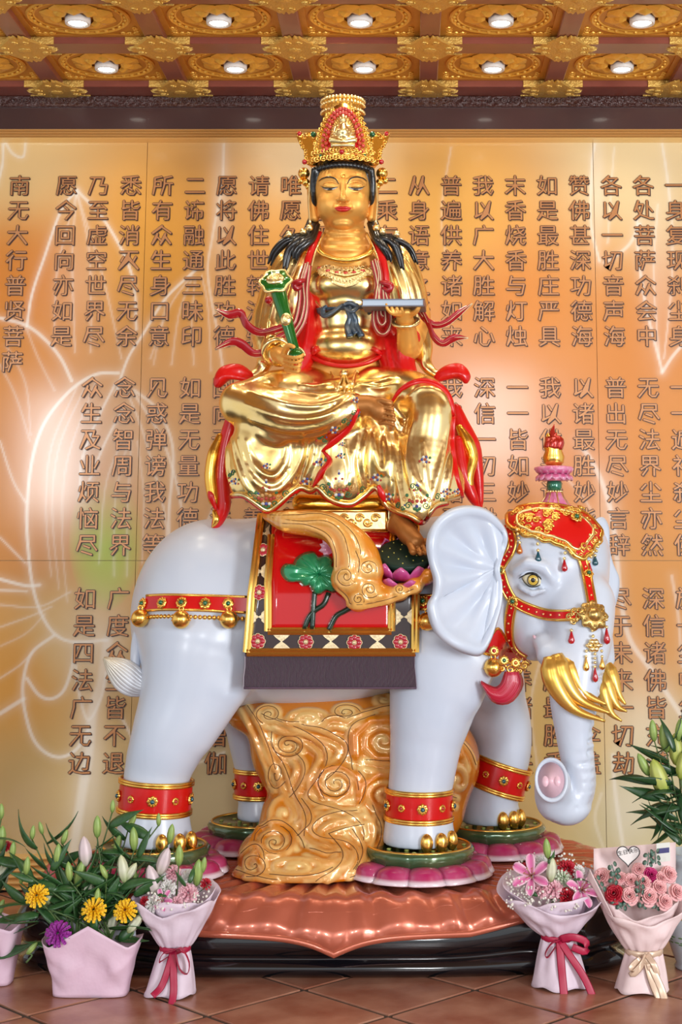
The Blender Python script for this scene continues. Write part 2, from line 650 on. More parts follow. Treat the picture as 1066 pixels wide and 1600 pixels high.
M['lamp'] = mat('lamp_glow', (1, 1, 1), 0.5, emit=((1.0, 0.93, 0.80), 14.0))

# ---- floor: slab, then single tiles laid on the diagonal
fl = mk('floor', box(-4.5, 4.5, -5.0, 6.6, -0.06, -0.005), M['grout'], smooth=False)
meta(fl, kind='structure')
D = 0.555
hs = D / 2 - 0.013
tile_me = None
def diamond():
    V = []; b = 0.0015
    for r, z in ((hs, -0.02), (hs, -b), (hs - b, 0.0)):
        V += [(r, 0, z), (0, r, z), (-r, 0, z), (0, -r, z)]
    Fc = []
    for q in range(2):
        for i in range(4):
            j = (i + 1) % 4
            Fc.append((q * 4 + i, q * 4 + j, q * 4 + 4 + j, q * 4 + 4 + i))
    Fc.append((8, 9, 10, 11))
    return V, Fc
tile_me = mesh_data('tile', *diamond(), M['terracotta'], smooth=False)
for j in range(-8, 8):
    y = 4.783 + j * D / 2
    if y > 6.55: continue
    for i in range(-6, 7):
        x = -0.069 + (i + (0.5 if j % 2 == 0 else 0.0)) * D
        if abs(x) < 2.3:
            o = inst('tile', tile_me, (x, y, 0), fl)
            o.rotation_euler = (0, 0, PI / 2 * random.randint(0, 3))

# ---- back wall: printed glossy panels with the big lotus drawing
wall = mk('wall_back', box(-4.5, 4.5, YW + 0.012, YW + 0.15, 0, 4.0), mat('wall_core', (0.55, 0.4, 0.2), 0.6), smooth=False)
meta(wall, kind='structure')

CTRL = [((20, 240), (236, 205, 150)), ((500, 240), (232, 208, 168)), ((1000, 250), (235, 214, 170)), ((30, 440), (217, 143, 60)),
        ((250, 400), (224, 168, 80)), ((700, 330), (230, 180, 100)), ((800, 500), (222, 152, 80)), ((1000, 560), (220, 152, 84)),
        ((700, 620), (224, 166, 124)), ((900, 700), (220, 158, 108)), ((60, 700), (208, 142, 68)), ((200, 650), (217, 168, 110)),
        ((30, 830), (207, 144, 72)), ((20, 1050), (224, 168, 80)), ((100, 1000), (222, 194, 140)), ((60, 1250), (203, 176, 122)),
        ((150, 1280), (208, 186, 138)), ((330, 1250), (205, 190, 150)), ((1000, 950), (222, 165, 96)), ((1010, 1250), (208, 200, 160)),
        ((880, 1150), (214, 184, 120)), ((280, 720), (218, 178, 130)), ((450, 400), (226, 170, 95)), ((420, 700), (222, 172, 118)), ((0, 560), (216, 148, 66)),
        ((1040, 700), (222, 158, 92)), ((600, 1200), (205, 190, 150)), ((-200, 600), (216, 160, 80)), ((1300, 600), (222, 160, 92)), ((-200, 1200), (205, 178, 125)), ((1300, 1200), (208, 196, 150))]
LINES = [  # photo-pixel polyline, width px, strength
    ([(120, 297), (95, 330), (70, 400), (50, 460), (42, 510)], 3.2, .8), ([(120, 297), (160, 340), (195, 400), (210, 450), (213, 515)], 3.2, .8),
    ([(120, 300), (113, 400), (117, 550)], 2, .35), ([(120, 300), (140, 400), (142, 550)], 2, .35), ([(120, 300), (160, 430), (190, 560)], 2, .35), ([(120, 300), (90, 420), (85, 520)], 2, .35),
    ([(310, 418), (260, 465), (225, 520), (200, 560), (182, 612)], 3.2, .8), ([(350, 225), (347, 290), (332, 370), (325, 430), (340, 520), (352, 600)], 3, .6),
    ([(300, 430), (265, 480), (235, 560)], 1.8, .35), ([(300, 435), (280, 490), (268, 570)], 1.8, .35), ([(305, 435), (300, 500), (303, 570)], 1.8, .35), ([(315, 430), (325, 480), (330, 580)], 1.8, .35),
    ([(0, 497), (40, 508), (70, 530), (95, 560), (112, 595)], 4, .75), ([(10, 540), (40, 600), (48, 680)], 1.8, .3), ([(40, 510), (60, 560), (85, 610)], 1.8, .3), ([(0, 570), (25, 620), (47, 690)], 1.8, .3),
    ([(185, 583), (150, 585), (110, 610), (70, 660), (50, 720), (42, 800), (45, 870), (52, 920), (65, 960), (85, 990), (115, 1003), (168, 1000)], 4, .8),
    ([(180, 600), (150, 660), (128, 720), (125, 780)], 3, .7), ([(192, 640), (165, 690), (140, 750)], 3, .65), ([(210, 610), (245, 640), (270, 700), (264, 800), (262, 860), (240, 905)], 3.4, .7),
    ([(200, 615), (225, 680), (255, 790), (262, 850)], 2.4, .5), ([(210, 615), (255, 690), (283, 790), (280, 860)], 3, .6), ([(340, 780), (315, 830), (280, 870)], 3, .6),
    ([(120, 605), (80, 700), (72, 800), (80, 900)], 1.8, .3), ([(135, 600), (92, 700), (82, 800), (92, 920)], 1.8, .3), ([(150, 595), (105, 720), (97, 830), (105, 940)], 1.8, .3),
    ([(200, 690), (180, 780), (178, 900)], 1.6, .35), ([(205, 690), (200, 790), (198, 900)], 1.6, .35), ([(215, 690), (225, 780), (222, 880)], 1.6, .35), ([(190, 690), (165, 760), (155, 880)], 1.6, .35),
    ([(0, 905), (40, 915), (62, 914)], 4, .8), ([(0, 922), (42, 924)], 3, .6), ([(0, 945), (60, 948), (110, 925)], 1.8, .4), ([(0, 980), (50, 962), (80, 948)], 1.8, .4), ([(0, 1010), (40, 990), (70, 960)], 1.8, .3),
    ([(84, 993), (50, 1020), (37, 1060), (37, 1100), (50, 1150), (70, 1175), (95, 1183), (120, 1170), (138, 1140)], 4, .75),
    ([(42, 1060), (60, 1085), (80, 1092), (100, 1078), (113, 1040), (118, 1005)], 4, .75), ([(0, 1115), (37, 1092)], 5, .7), ([(0, 1060), (30, 1040), (50, 1020)], 2.5, .4),
    ([(168, 1000), (160, 1060), (145, 1110), (138, 1180), (128, 1240), (115, 1330)], 12, .55), ([(118, 1040), (124, 1085), (138, 1125), (158, 1090), (166, 1050)], 3.5, .6), ([(190, 1120), (210, 1160)], 3, .6),
    ([(300, 1196), (350, 1176)], 3, .6), ([(5, 225), (4, 255), (-4, 290)], 3, .7), ([(8, 222), (20, 240), (36, 245), (40, 222)], 3, .6),
    ([(0, 690), (20, 750), (40, 785)], 2, .5), ([(0, 840), (40, 880)], 2, .5), ([(260, 470), (250, 520), (240, 570)], 1.6, .3),
    ([(930, 225), (925, 260), (924, 350), (937, 408)], 3, .65), ([(1000, 350), (985, 380), (965, 398), (945, 410)], 4, .6), ([(1035, 225), (1042, 270), (1048, 320)], 3, .55),
    ([(996, 340), (998, 400), (1010, 480), (1035, 580)], 3.4, .7), ([(1035, 582), (1052, 556), (1075, 530)], 4, .7), ([(1028, 320), (1022, 430), (1030, 560)], 2.2, .45), ([(1050, 330), (1050, 440), (1038, 560)], 2.2, .45), ([(960, 230), (955, 300), (950, 380)], 1.8, .4),
    ([(905, 690), (935, 740), (955, 800), (965, 880), (971, 940), (985, 1000), (1020, 1050), (1070, 1125)], 6, .65), ([(880, 740), (920, 790), (945, 850)], 3, .35),
    ([(958, 1180), (962, 1240), (975, 1330)], 5, .5), ([(940, 1240), (930, 1280), (945, 1330)], 4, .3), ([(1050, 900), (1060, 960), (1066, 1040)], 4, .4),
    ([(420, 560), (400, 640), (395, 720), (408, 800)], 3, .5), ([(705, 230), (690, 330), (700, 420)], 2, .3), ([(850, 1010), (830, 1100), (840, 1200)], 3, .3)]
HAZE = [((150, 1000), (50, 70), .3), ((345, 330), (16, 110), .35), ((935, 300), (12, 90), .3), ((1000, 1130), (60, 90), .3), ((985, 1260), (40, 70), .3), ((140, 1180), (22, 120), .3), ((90, 760), (40, 110), .22), ((200, 700), (35, 90), .16), ((120, 430), (45, 90), .14), ((1030, 430), (30, 120), .2), ((950, 800), (20, 80), .2)]

def project(P):
    """photo pixels of points on the wall plane"""
    c, s = math.cos(PITCH), math.sin(PITCH)
    x, y, z = P[:, 0], P[:, 1], P[:, 2] - CAMZ
    d = y * c + z * s
    return PX + F * x / d, PY - F * (z * c - y * s) / d

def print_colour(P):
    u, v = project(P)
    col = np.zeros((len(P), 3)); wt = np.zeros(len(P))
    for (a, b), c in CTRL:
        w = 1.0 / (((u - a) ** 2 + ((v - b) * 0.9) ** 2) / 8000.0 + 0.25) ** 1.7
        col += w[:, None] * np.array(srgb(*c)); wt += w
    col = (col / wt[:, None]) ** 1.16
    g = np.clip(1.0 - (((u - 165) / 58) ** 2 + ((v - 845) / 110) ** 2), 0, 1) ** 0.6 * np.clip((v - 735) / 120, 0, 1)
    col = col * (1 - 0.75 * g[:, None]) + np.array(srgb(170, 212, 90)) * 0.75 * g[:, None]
    a = np.zeros(len(P))
    for (cu, cv), (su, sv), s in HAZE:
        a = np.maximum(a, s * np.exp(-((u - cu) / su) ** 2 - ((v - cv) / sv) ** 2))
    for pts, w, s in LINES:
        w = max(w, 2.3)
        Q = spline(pts, 8 * len(pts))
        m = (u > Q[:, 0].min() - 4 * w) & (u < Q[:, 0].max() + 4 * w) & (v > Q[:, 1].min() - 4 * w) & (v < Q[:, 1].max() + 4 * w)
        if not m.any(): continue
        uu, vv = u[m], v[m]
        d = np.full(len(uu), 1e9)
        for p, q in zip(Q[:-1], Q[1:]):
            e = q - p
            t = np.clip(((uu - p[0]) * e[0] + (vv - p[1]) * e[1]) / max(e.dot(e), 1e-9), 0, 1)
            d = np.minimum(d, (uu - p[0] - t * e[0]) ** 2 + (vv - p[1] - t * e[1]) ** 2)
        d = np.sqrt(d)
        k = .8 * s * (np.clip(1.6 - d / (w * 0.55), 0, 1) * 0.85 + 0.25 * np.exp(-(d / (w * 2.2)) ** 2))
        a[m] = 1 - (1 - a[m]) * (1 - np.clip(k, 0, 1))
    return col * (1 - a[:, None]) + np.array(srgb(250, 246, 236)) * a[:, None]

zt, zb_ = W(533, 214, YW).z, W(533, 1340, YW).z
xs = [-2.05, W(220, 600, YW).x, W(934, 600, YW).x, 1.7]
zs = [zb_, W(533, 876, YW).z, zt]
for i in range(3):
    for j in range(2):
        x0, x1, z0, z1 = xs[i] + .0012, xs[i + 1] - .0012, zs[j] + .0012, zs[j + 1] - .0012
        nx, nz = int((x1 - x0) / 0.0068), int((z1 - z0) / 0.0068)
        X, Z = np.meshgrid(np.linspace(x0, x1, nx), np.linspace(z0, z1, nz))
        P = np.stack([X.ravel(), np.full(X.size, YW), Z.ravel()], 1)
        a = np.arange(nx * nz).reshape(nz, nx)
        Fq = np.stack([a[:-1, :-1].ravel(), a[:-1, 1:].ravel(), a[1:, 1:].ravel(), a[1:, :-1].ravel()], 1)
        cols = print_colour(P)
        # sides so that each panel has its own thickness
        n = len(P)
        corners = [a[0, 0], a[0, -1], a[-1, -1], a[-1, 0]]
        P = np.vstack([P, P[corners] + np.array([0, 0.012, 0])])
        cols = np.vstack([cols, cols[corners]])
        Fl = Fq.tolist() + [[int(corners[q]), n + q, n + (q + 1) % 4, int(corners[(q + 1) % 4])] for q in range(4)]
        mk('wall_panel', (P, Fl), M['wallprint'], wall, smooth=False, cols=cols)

# ---- raised inscription: every verse a part of the wall
def glyph_mesh(txt, size, off, depth, dz):
    """outline mesh of a vertical verse"""
    Vall = []; Fall = []
    for r, ch in enumerate(txt):
        cu = bpy.data.curves.new('verse', 'FONT')
        cu.body = ch
        cu.size = size
        cu.align_x = 'CENTER'
        cu.offset = off
        cu.extrude = depth
        cu.resolution_u = 1
        ob = bpy.data.objects.new('verse_tmp', cu)
        C.objects.link(ob)
        dg = bpy.context.evaluated_depsgraph_get()
        ev = ob.evaluated_get(dg)
        me = ev.to_mesh()
        n = len(Vall)
        Vall += [(v.co.x, -v.co.z, v.co.y - r * dz) for v in me.vertices]
        Fall += [tuple(i + n for i in p.vertices) for p in me.polygons]
        ev.to_mesh_clear()
        bpy.data.objects.remove(ob)
        bpy.data.curves.remove(cu)
    return Vall, Fall

VERSES = ['一身复现刹尘身/一一遍礼刹尘佛/於一尘中尘数佛', '各处菩萨众会中/无尽法界尘亦然/深信诸佛皆充满', '各以一切音声海/普出无尽妙言辞/尽于未来一切劫',
          '赞佛甚深功德海/以诸最胜妙华鬘/妓乐涂香及伞盖', '如是最胜庄严具/我以供养诸如来/最胜衣服最胜香', '末香烧香与灯烛/一一皆如妙高聚/我悉供养诸如来',
          '我以广大胜解心/深信一切三世佛/悉以普贤行愿力', '普遍供养诸如来/我昔所造诸恶业/皆由无始贪嗔痴', '从身语意之所生/一切我今皆忏悔/十方一切诸众生',
          '二乘有学及无学/一切如来与菩萨/所有功德皆随喜', '十方所有世间灯/最初成就菩提者/我今一切皆劝请', '转于无上妙法轮/诸佛若欲示涅槃/我悉至诚而劝请', '唯愿久住刹尘劫/利乐一切诸众生/所有礼赞供养佛', '请佛住世转法轮/随喜忏悔诸善根/回向众生及佛道',
          '愿将以此胜功德/回向无上真法界/性相佛法及僧伽', '二谛融通三昧印/如是无量功德海/我今皆悉尽回向', '所有众生身口意/见惑弹谤我法等/如是一切诸业障',
          '悉皆消灭尽无余/念念智周与法界/广度众生皆不退', '乃至虚空世界尽/众生及业烦恼尽/如是四法广无边', '愿今回向亦如是', '南无大行普贤菩萨']
z0, z22 = W(533, 290, YW).z, W(533, 1192, YW).z
DZ = (z0 - z22) / 22.0
GS = DZ * 0.865
for ci, col in enumerate(VERSES):
    u = 1055 - 50.0 * ci if ci < 20 else 31
    x = W(u, 290, YW).x
    for gi, txt in enumerate(col.split('/')):
        if not txt: continue
        zc = z0 - DZ * (gi * 8 if gi < 2 else 16) - GS * 0.38
        f = glyph_mesh(txt, GS, 0.0, 0.0, DZ)
        mb = MB()
        for dx, dz, dy in ((-.0028, 0, 0), (.0028, 0, .0003), (0, .0028, .0006), (0, -.0028, .0009), (.0045, -.0042, .0012)):  # small shifts make the outline; the last copy paints a shadow, lower right
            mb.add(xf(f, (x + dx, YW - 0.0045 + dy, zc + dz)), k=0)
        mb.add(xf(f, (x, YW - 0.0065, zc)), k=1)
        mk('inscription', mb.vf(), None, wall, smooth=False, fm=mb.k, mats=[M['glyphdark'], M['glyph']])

# ---- mouldings, lintel
def profile_x(prof, x0, x1):
    n = len(prof)
    V = [(x0, y, z) for y, z in prof] + [(x1, y, z) for y, z in prof]
    Fc = [(i, i + n, (i + 1) % n + n, (i + 1) % n) for i in range(n)] + [tuple(range(n)), tuple(range(2 * n - 1, n - 1, -1))]
    return V, Fc
def mould_profile(zlo, zhi, y, d, ribs):
    pr = [(y, zlo)]
    for r in range(ribs):
        a, b = zlo + (zhi - zlo) * r / ribs, zlo + (zhi - zlo) * (r + 1) / ribs
        for q in range(7):
            t = q / 6
            pr.append((y - d * 0.35 - d * 0.65 * math.sin(PI * t), a + (b - a) * t))
    pr.append((y, zhi))
    return pr
zg0, zg1 = W(533, 223, YW).z, W(533, 203, YW - .03).z
o = mk('trim_1', profile_x(mould_profile(zg0, zg1, YW + .011, 0.075, 4), -4.5, 4.5), M['gildmould'], sharp=0.7); meta(o, kind='structure')
o = mk('baseboard_back', profile_x(mould_profile(0.0, W(533, 1334, YW).z, YW + .011, 0.05, 6), -4.5, 4.5), M['gildmould'], sharp=0.7); meta(o, kind='structure')
zc = W(533, 142, 6.36).z       # underside of the ceiling beams
YL = 6.45                     # face of the lintel
zl0 = W(533, 202, YL).z
lint = mk('trim_2', box(-4.5, 4.5, YL, 6.6, zl0, zc + 0.10), M['wood'], smooth=False); meta(lint, kind='structure')
zb0, zb1 = W(533, 166, YL - .02).z, W(533, 149, YL - .02).z
mk('carved_band', bbox_bevel(-4.4, 4.4, YL - .016, YL + .02, zb0, zb1, .003), M['carved'], lint, smooth=False)
mk('bead', box(-4.4, 4.4, YL - .03, YL + .02, zb1, zb1 + .008), M['beam'], lint, smooth=False)
# carved scrolls and knobs on the dark band
kb = MB()
for i in range(-90, 91):
    x = i * 0.03
    ph = (i // 12) % 2
    if ph == 0:
        for q in (0, 1, 2):
            kb.add(ball(.006, 6, 4, (x + (q % 2) * .012, YL - .018, zb0 + (q + .5) * (zb1 - zb0) / 3), (1, .7, 1)))
    else:
        P = [(x + .012 * math.cos(a) * (1 - a / 14), YL - .018, (zb0 + zb1) / 2 + .014 * math.sin(a) * (1 - a / 14)) for a in np.linspace(0, 8, 12)]
        kb.add(tube(P, .0035, 5))
o = mk('carving', kb.vf(), M['carved'], lint); meta(o, kind='stuff')

# ---- coffered ceiling
SP = 0.5545
HB = 0.034                    # depth of the coffers
ceil = mk('ceiling', box(-4.5, 4.5, -1.0, 6.6, zc + HB + .02, zc + HB + .15), M['plaster'], smooth=False); meta(ceil, kind='structure')
X0 = W(476, 133, 6.36).x
cols_x = [X0 + SP * i for i in range(-4, 7)]
rows_y = [6.36 - SP * j for j in range(0, 5)]
bw = 0.040
for y in rows_y:
    mk('cross_beam', bbox_bevel(-3.1, 3.7, y - .062, y + .062, zc, zc + HB + .03, .003), M['beam'], ceil, smooth=False)
mk('cross_beam', bbox_bevel(-3.1, 3.7, 6.42, YL, zc + .004, zc + HB + .03, .003), M['beam'], ceil, smooth=False)
for x in cols_x:
    for a, b in zip(rows_y[1:], rows_y[:-1]):
        mk('rib', bbox_bevel(x - bw, x + bw, a + .062, b - .062, zc + .002, zc + HB + .03, .003), M['beam'], ceil, smooth=False)

def coffer():
    base = MB()
    w, d = SP / 2 - bw, SP / 2 - .062
    base.add(box(-w, w, -d, d, 0, .02))
    fr = MB()
    for s in (-1, 1):   # inner raised border
        fr.add(box(-w, w, s * d - .012 * (1 + s), s * d + .012 * (1 - s), -.007, .001))
        fr.add(box(s * w - .012 * (1 + s), s * w + .012 * (1 - s), -d, d, -.007, .001))
    r = MB()
    for rr, t in ((.196, .009), (.172, .005)):
        P = [(rr * math.cos(a), rr * math.sin(a) * d / w, 0) for a in np.linspace(0, 2 * PI, 40, endpoint=False)]
        r.add(tube(P, t, 6, closed=True))
    def petal(r0, r1, wd, a, h):
        P = []
        for j in range(5):
            t = j / 4
            rad = r0 + (r1 - r0) * t
            ww = wd * math.sin(PI * (0.12 + 0.8 * t)) ** 0.7 * (1 if j < 4 else .25)
            for q in (-1, 0, 1):
                x, y = rad, q * ww
                z = -h * (1.0 - .7 * abs(q)) * math.sin(PI * min(1, .25 + .7 * t))
                P.append((x * math.cos(a) - y * math.sin(a), (x * math.sin(a) + y * math.cos(a)) * d / w, z))
        Fc = []
        for j in range(4):
            for q in range(2):
                Fc.append((j * 3 + q, j * 3 + q + 1, j * 3 + q + 4, j * 3 + q + 3))
        return P, Fc
    for i in range(8): r.add(petal(.075, .152, .056, i * PI / 4 + PI / 8, .016))
    for i in range(8): r.add(petal(.062, .118, .046, i * PI / 4, .024))
    for i in range(28):
        a = i * 2 * PI / 28
        r.add(ball(.009, 6, 4, (.184 * math.cos(a), .184 * math.sin(a) * d / w, -.002)))
    for sx in (-1, 1):
        for sy in (-1, 1):
            for q in range(3):
                cx, cy = sx * (w - .04 - .026 * q), sy * (d - .035)
                r.add(tube([(cx + .013 * math.cos(t) * (1 - t / 12), cy + .013 * math.sin(t) * (1 - t / 12), -.002) for t in np.linspace(0, 8, 10)], .004, 5))
                cx, cy = sx * (w - .035), sy * (d - .04 - .026 * q)
                r.add(tube([(cx + .013 * math.cos(t) * (1 - t / 12), cy + .013 * math.sin(t) * (1 - t / 12), -.002) for t in np.linspace(0, 8, 10)], .004, 5))
    return base, fr, r
cb, cf, cr = coffer()
me_b = mesh_data('coffer_panel', *cb.vf(), M['panel'], smooth=False)
me_f = mesh_data('border', *cf.vf(), M['panel'], smooth=False)
me_r = mesh_data('lotus_relief', *cr.vf(), M['relief'], smooth=False)
PANELS = []
for j in range(4):
    for i in range(len(cols_x) - 1):
        x, y = cols_x[i] + SP / 2, rows_y[j] - SP / 2
        p = inst('coffer_panel', me_b, (x, y, zc + HB), ceil)
        for nm, me in (('border', me_f), ('lotus_relief', me_r)):
            q = bpy.data.objects.new(nm, me)
            put(q, p)
        PANELS.append((j, i, x, y))

# brass plates where the beams cross
def bracket():
    out = []
    L1, L2, wv = .125, .150, .052
    def arm(L, w, n=9):
        s = []
        for t in np.linspace(-1, 1, n):
            s.append((w * t * .9, L - .02 * abs(t) ** 2 + .012 * abs(math.sin(2 * PI * t)) - (.022 if abs(t) < .1 else 0)))
        return s
    pts = []
    for L, w, rot in ((L2, .044, 0), (L1, .036, -PI / 2), (L2, .044, PI), (L1, .036, PI / 2)):
        for x, y in arm(L, w):
            pts.append((x * math.cos(rot) - y * math.sin(rot), x * math.sin(rot) + y * math.cos(rot)))
    n = len(pts)
    V = [(x, y, 0) for x, y in pts] + [(x * .93, y * .93, -.007) for x, y in pts] + [(0, 0, -.008)]
    Fc = [(i, i + n, (i + 1) % n + n, (i + 1) % n) for i in range(n)] + [(i + n, 2 * n, (i + 1) % n + n) for i in range(n)]
    m = MB(); m.add((V, Fc))
    for s in (-1, 1):
        m.add(box(s * .082 - .05, s * .082 + .05, -.068, -.061, -.004, .026))
        m.add(box(s * .075 - .06, s * .075 + .06, .061, .068, -.004, .026))
        for t in (-1, 1):
            m.add(tube([(t * .08 + .018 * math.cos(a) * (1 - a / 12), s * .025 + .014 * math.sin(a) * (1 - a / 12), -.008) for a in np.linspace(0, 9, 14)], .004, 5))
            m.add(tube([(s * .022 + .012 * math.cos(a) * (1 - a / 12), t * .09 + .016 * math.sin(a) * (1 - a / 12), -.008) for a in np.linspace(0, 9, 14)], .004, 5))
    m.add(ball(.03, 10, 6, (0, 0, -.006), (1, 1, .35)))
    return m
br_me = mesh_data('brass_bracket', *bracket().vf(), M['bracket'], smooth=False)
for y in rows_y:
    for x in cols_x:
        inst('brass_bracket', br_me, (x, y, zc), ceil)

# recessed lamps in the coffers
ring_me = mesh_data('lamp_ring', *lathe([(.034, -.002), (.042, -.012), (.048, -.010), (.050, .0), (.050, .023), (.030, .023)], 24), M['whitering'])
lens_me = mesh_data('lamp_lens', *lathe([(.0001, -.006), (.034, -.006), (.034, .0)], 20), M['lamp'])
ordn = ['leftmost', 'second from the left', 'third from the left', 'middle', 'second from the right', 'rightmost']
for j, i, x, y in PANELS:
    if j > 2: continue
    u, v = project(np.array([[x, y, zc + .02]]))
    inview = -5 < u[0] < 1071 and v[0] > -8
    k = sum(1 for (j2, i2, x2, y2) in PANELS if j2 == j and x2 < x and project(np.array([[x2, y2, zc]]))[0][0] > -5)
    row = ['nearer the back wall', 'nearer the camera', 'out of the frame'][j]
    nm = ['first', 'second', 'third', 'fourth', 'fifth', 'sixth', 'seventh']
    if not inview and not (j == 2 and abs(x) < 1.2): continue
    t = thing('downlight', 'round white ceiling lamp, %s from the left in the row %s' % (nm[min(k, 6)], row), 'ceiling lamp', (x, y, zc + HB - .022), 'ceiling lamps')
    for nmz, me in (('lamp_ring', ring_me), ('lamp_lens', lens_me)):
        put(bpy.data.objects.new(nmz, me), t)
    l = bpy.data.lights.new('downlight_beam', 'SPOT')
    l.energy = 8; l.spot_size = 2.2; l.spot_blend = 0.7; l.color = (1.0, 0.88, 0.68); l.shadow_soft_size = .035
    lo = bpy.data.objects.new('downlight_beam', l)
    lo.location = (0, 0, -.02)
    put(lo, t)
# ================================================================ WHITE ELEPHANT
YE = 5.75
zf = W(655, 1326, 5.42).z          # top of the lotus stands = soles of the feet
def E(s, u, v, Y, rx, rz, ry, k=.04, rot=None, sub=False):
    m = mpp(Y)
    return s.ell(W(u, v, Y), (rx * m, ry, rz * m), k, rot, sub)
def CH(s, pts, k=.03, n=None, sub=False):
    return s.chain([W(u, v, Y) for u, v, Y, r in pts], [r * mpp(Y) for u, v, Y, r in pts], k, n, sub)

el = Sdf()
E(el, 480, 952, YE, 240, 148, .37, .05)
E(el, 325, 962, YE, 116, 146, .35, .08)
E(el, 690, 955, YE - .01, 100, 140, .345, .08)
CH(el, [(700, 912, 5.70, 98), (850, 905, 5.60, 88)], .06)
E(el, 862, 892, 5.57, 88, 98, .215, .05)                        # skull
E(el, 838, 850, 5.56, 58, 52, .17, .05)
E(el, 895, 856, 5.60, 52, 50, .17, .05)
E(el, 838, 985, 5.53, 44, 46, .15, .05)                         # cheek and jaw
CH(el, [(905, 945, 5.44, 56), (908, 990, 5.37, 48), (903, 1040, 5.33, 43), (898, 1090, 5.31, 38), (898, 1140, 5.31, 29.5), (904, 1190, 5.32, 26.5), (905, 1232, 5.33, 27), (892, 1258, 5.32, 28.5), (868, 1254, 5.29, 28), (864, 1232, 5.25, 28), (865, 1223, 5.215, 27)], .03, 70)
CH(el, [(806, 893, 5.385, 6), (826, 880, 5.355, 9), (850, 886, 5.345, 8), (864, 905, 5.345, 4)], .03)          # brow
CH(el, [(812, 918, 5.375, 4), (832, 928, 5.35, 6), (852, 922, 5.34, 4)], .025)
CH(el, [(848, 1005, 5.36, 14), (858, 1022, 5.33, 20), (875, 1032, 5.31, 22)], .03)                          # tusk socket
CH(el, [(945, 1005, 5.42, 14), (945, 1030, 5.42, 16)], .03)
# legs
CH(el, [(312, 1005, 5.56, 84), (293, 1085, 5.53, 71), (266, 1150, 5.5, 58), (248, 1200, 5.5, 50), (242, 1250, 5.5, 48.5), (241, 1310, 5.5, 57), (241, 1330, 5.5, 58)], .05, 48)
CH(el, [(695, 985, 5.53, 88), (680, 1080, 5.51, 69), (667, 1150, 5.5, 55), (661, 1200, 5.5, 50), (655, 1250, 5.5, 47), (655, 1310, 5.5, 54), (655, 1330, 5.5, 55)], .05, 48)
CH(el, [(385, 1040, 5.95, 66), (394, 1130, 5.98, 41), (402, 1200, 6.0, 33), (407, 1250, 6.0, 33), (410, 1285, 6.0, 39)], .04, 40)
CH(el, [(735, 1020, 5.92, 78), (764, 1095, 5.92, 56), (785, 1150, 5.92, 44.5), (781, 1205, 5.92, 40), (766, 1250, 5.92, 42), (768, 1285, 5.94, 46)], .04, 40)
# shoulder and thigh modelling
CH(el, [(742, 1035, 5.44, 34), (726, 1085, 5.44, 26)], .05)
CH(el, [(372, 1010, 5.50, 30), (352, 1080, 5.48, 30), (310, 1150, 5.47, 18)], .06)
# wrinkles of the trunk on the side turned away
for i, v in enumerate(range(1050, 1262, 15)):
    c = spline([(946, 1040), (935, 1090), (927, 1140), (931, 1190), (931, 1235), (922, 1268)], 16)[min(15, i)]
    CH(el, [(c[0] - 26, c[1] + 4, 5.262, 1.5), (c[0] - 8, c[1] + 1, 5.275, 3.2), (c[0] + 5, c[1] - 2, 5.33, 4.6)], .012, sub=True)
for a in (0.3, 0.6):
    CH(el, [(880 - a * 30, 1287 - a * 6, 5.29, 2), (884 - a * 30, 1278 - a * 6, 5.27, 2)], .01, sub=True)
el.fn(lambda X, Y, Z: Z - (zf + .003), (-9, -9, -9), (9, 9, zf), .012, True)
V, Fq = el.mesh(.0105)
V = relax(V, Fq, 2, .5)
elephant = thing('elephant_statue', 'white six-tusked elephant statue with jewelled red harness carrying the golden rider', 'elephant', W(480, 1330, YE).xyz * 1)
elephant.location.z = zf
body = mk('body', (V, Fq), M['white'], elephant)
EB = bvh_of((V, Fq))

# ears
def ear(outline, A, depth, nrib, rim, amp, name, n=84, nt=16, dish=.035):
    O = spline(outline, n, True)
    def fn(s, t):
        i = int(round(s * n)) % n
        o = O[i]
        u, v = A[0] + (o[0] - A[0]) * t, A[1] + (o[1] - A[1]) * t
        Y = depth(u, v)
        left = max(0.0, min(1.0, (A[0] - o[0]) / 60.0))
        Y += dish * math.sin(PI * min(1, t * 1.05)) * left
        f_ = max(0.0, min(1.0, (t - .18) / .4))
        Y += amp * math.sin(nrib * 2 * PI * s + 1.6 * t) * left * f_ * f_ * (3 - 2 * f_) * (1 - max(0, (t - .8) / .2))
        Y -= rim * max(0, (t - .86) / .14) ** 1.0 * (1 if t < .985 else .2)
        return W(u, v, Y)
    VF = grid(fn, n, nt, True)
    VF = thick((VF[0], [tuple(reversed(f)) for f in VF[1]]), .02)
    return mk(name, VF, M['white'], elephant)
OUT = [(790, 838), (778, 815), (755, 797), (725, 793), (697, 802), (677, 822), (669, 848), (672, 878), (680, 905), (678, 930), (670, 950), (680, 985), (700, 1005), (725, 1018), (748, 1022), (762, 1003), (772, 975), (780, 945), (781, 915), (777, 890), (783, 865)]
ear(OUT, (776, 888), lambda u, v: 5.375 - .16 * max(0, (785 - u) / 115) ** .8 - .02, 9, .030, .013, 'ear', 120, 22, .05)
OUT2 = [(918, 850), (926, 818), (940, 808), (950, 825), (951, 858), (957, 882), (966, 905), (963, 935), (953, 962), (938, 968), (926, 930)]
ear(OUT2, (925, 880), lambda u, v: 5.70 + .05 * (u - 925) / 40, 9, .012, .006, 'ear', 48, 10, -.02)

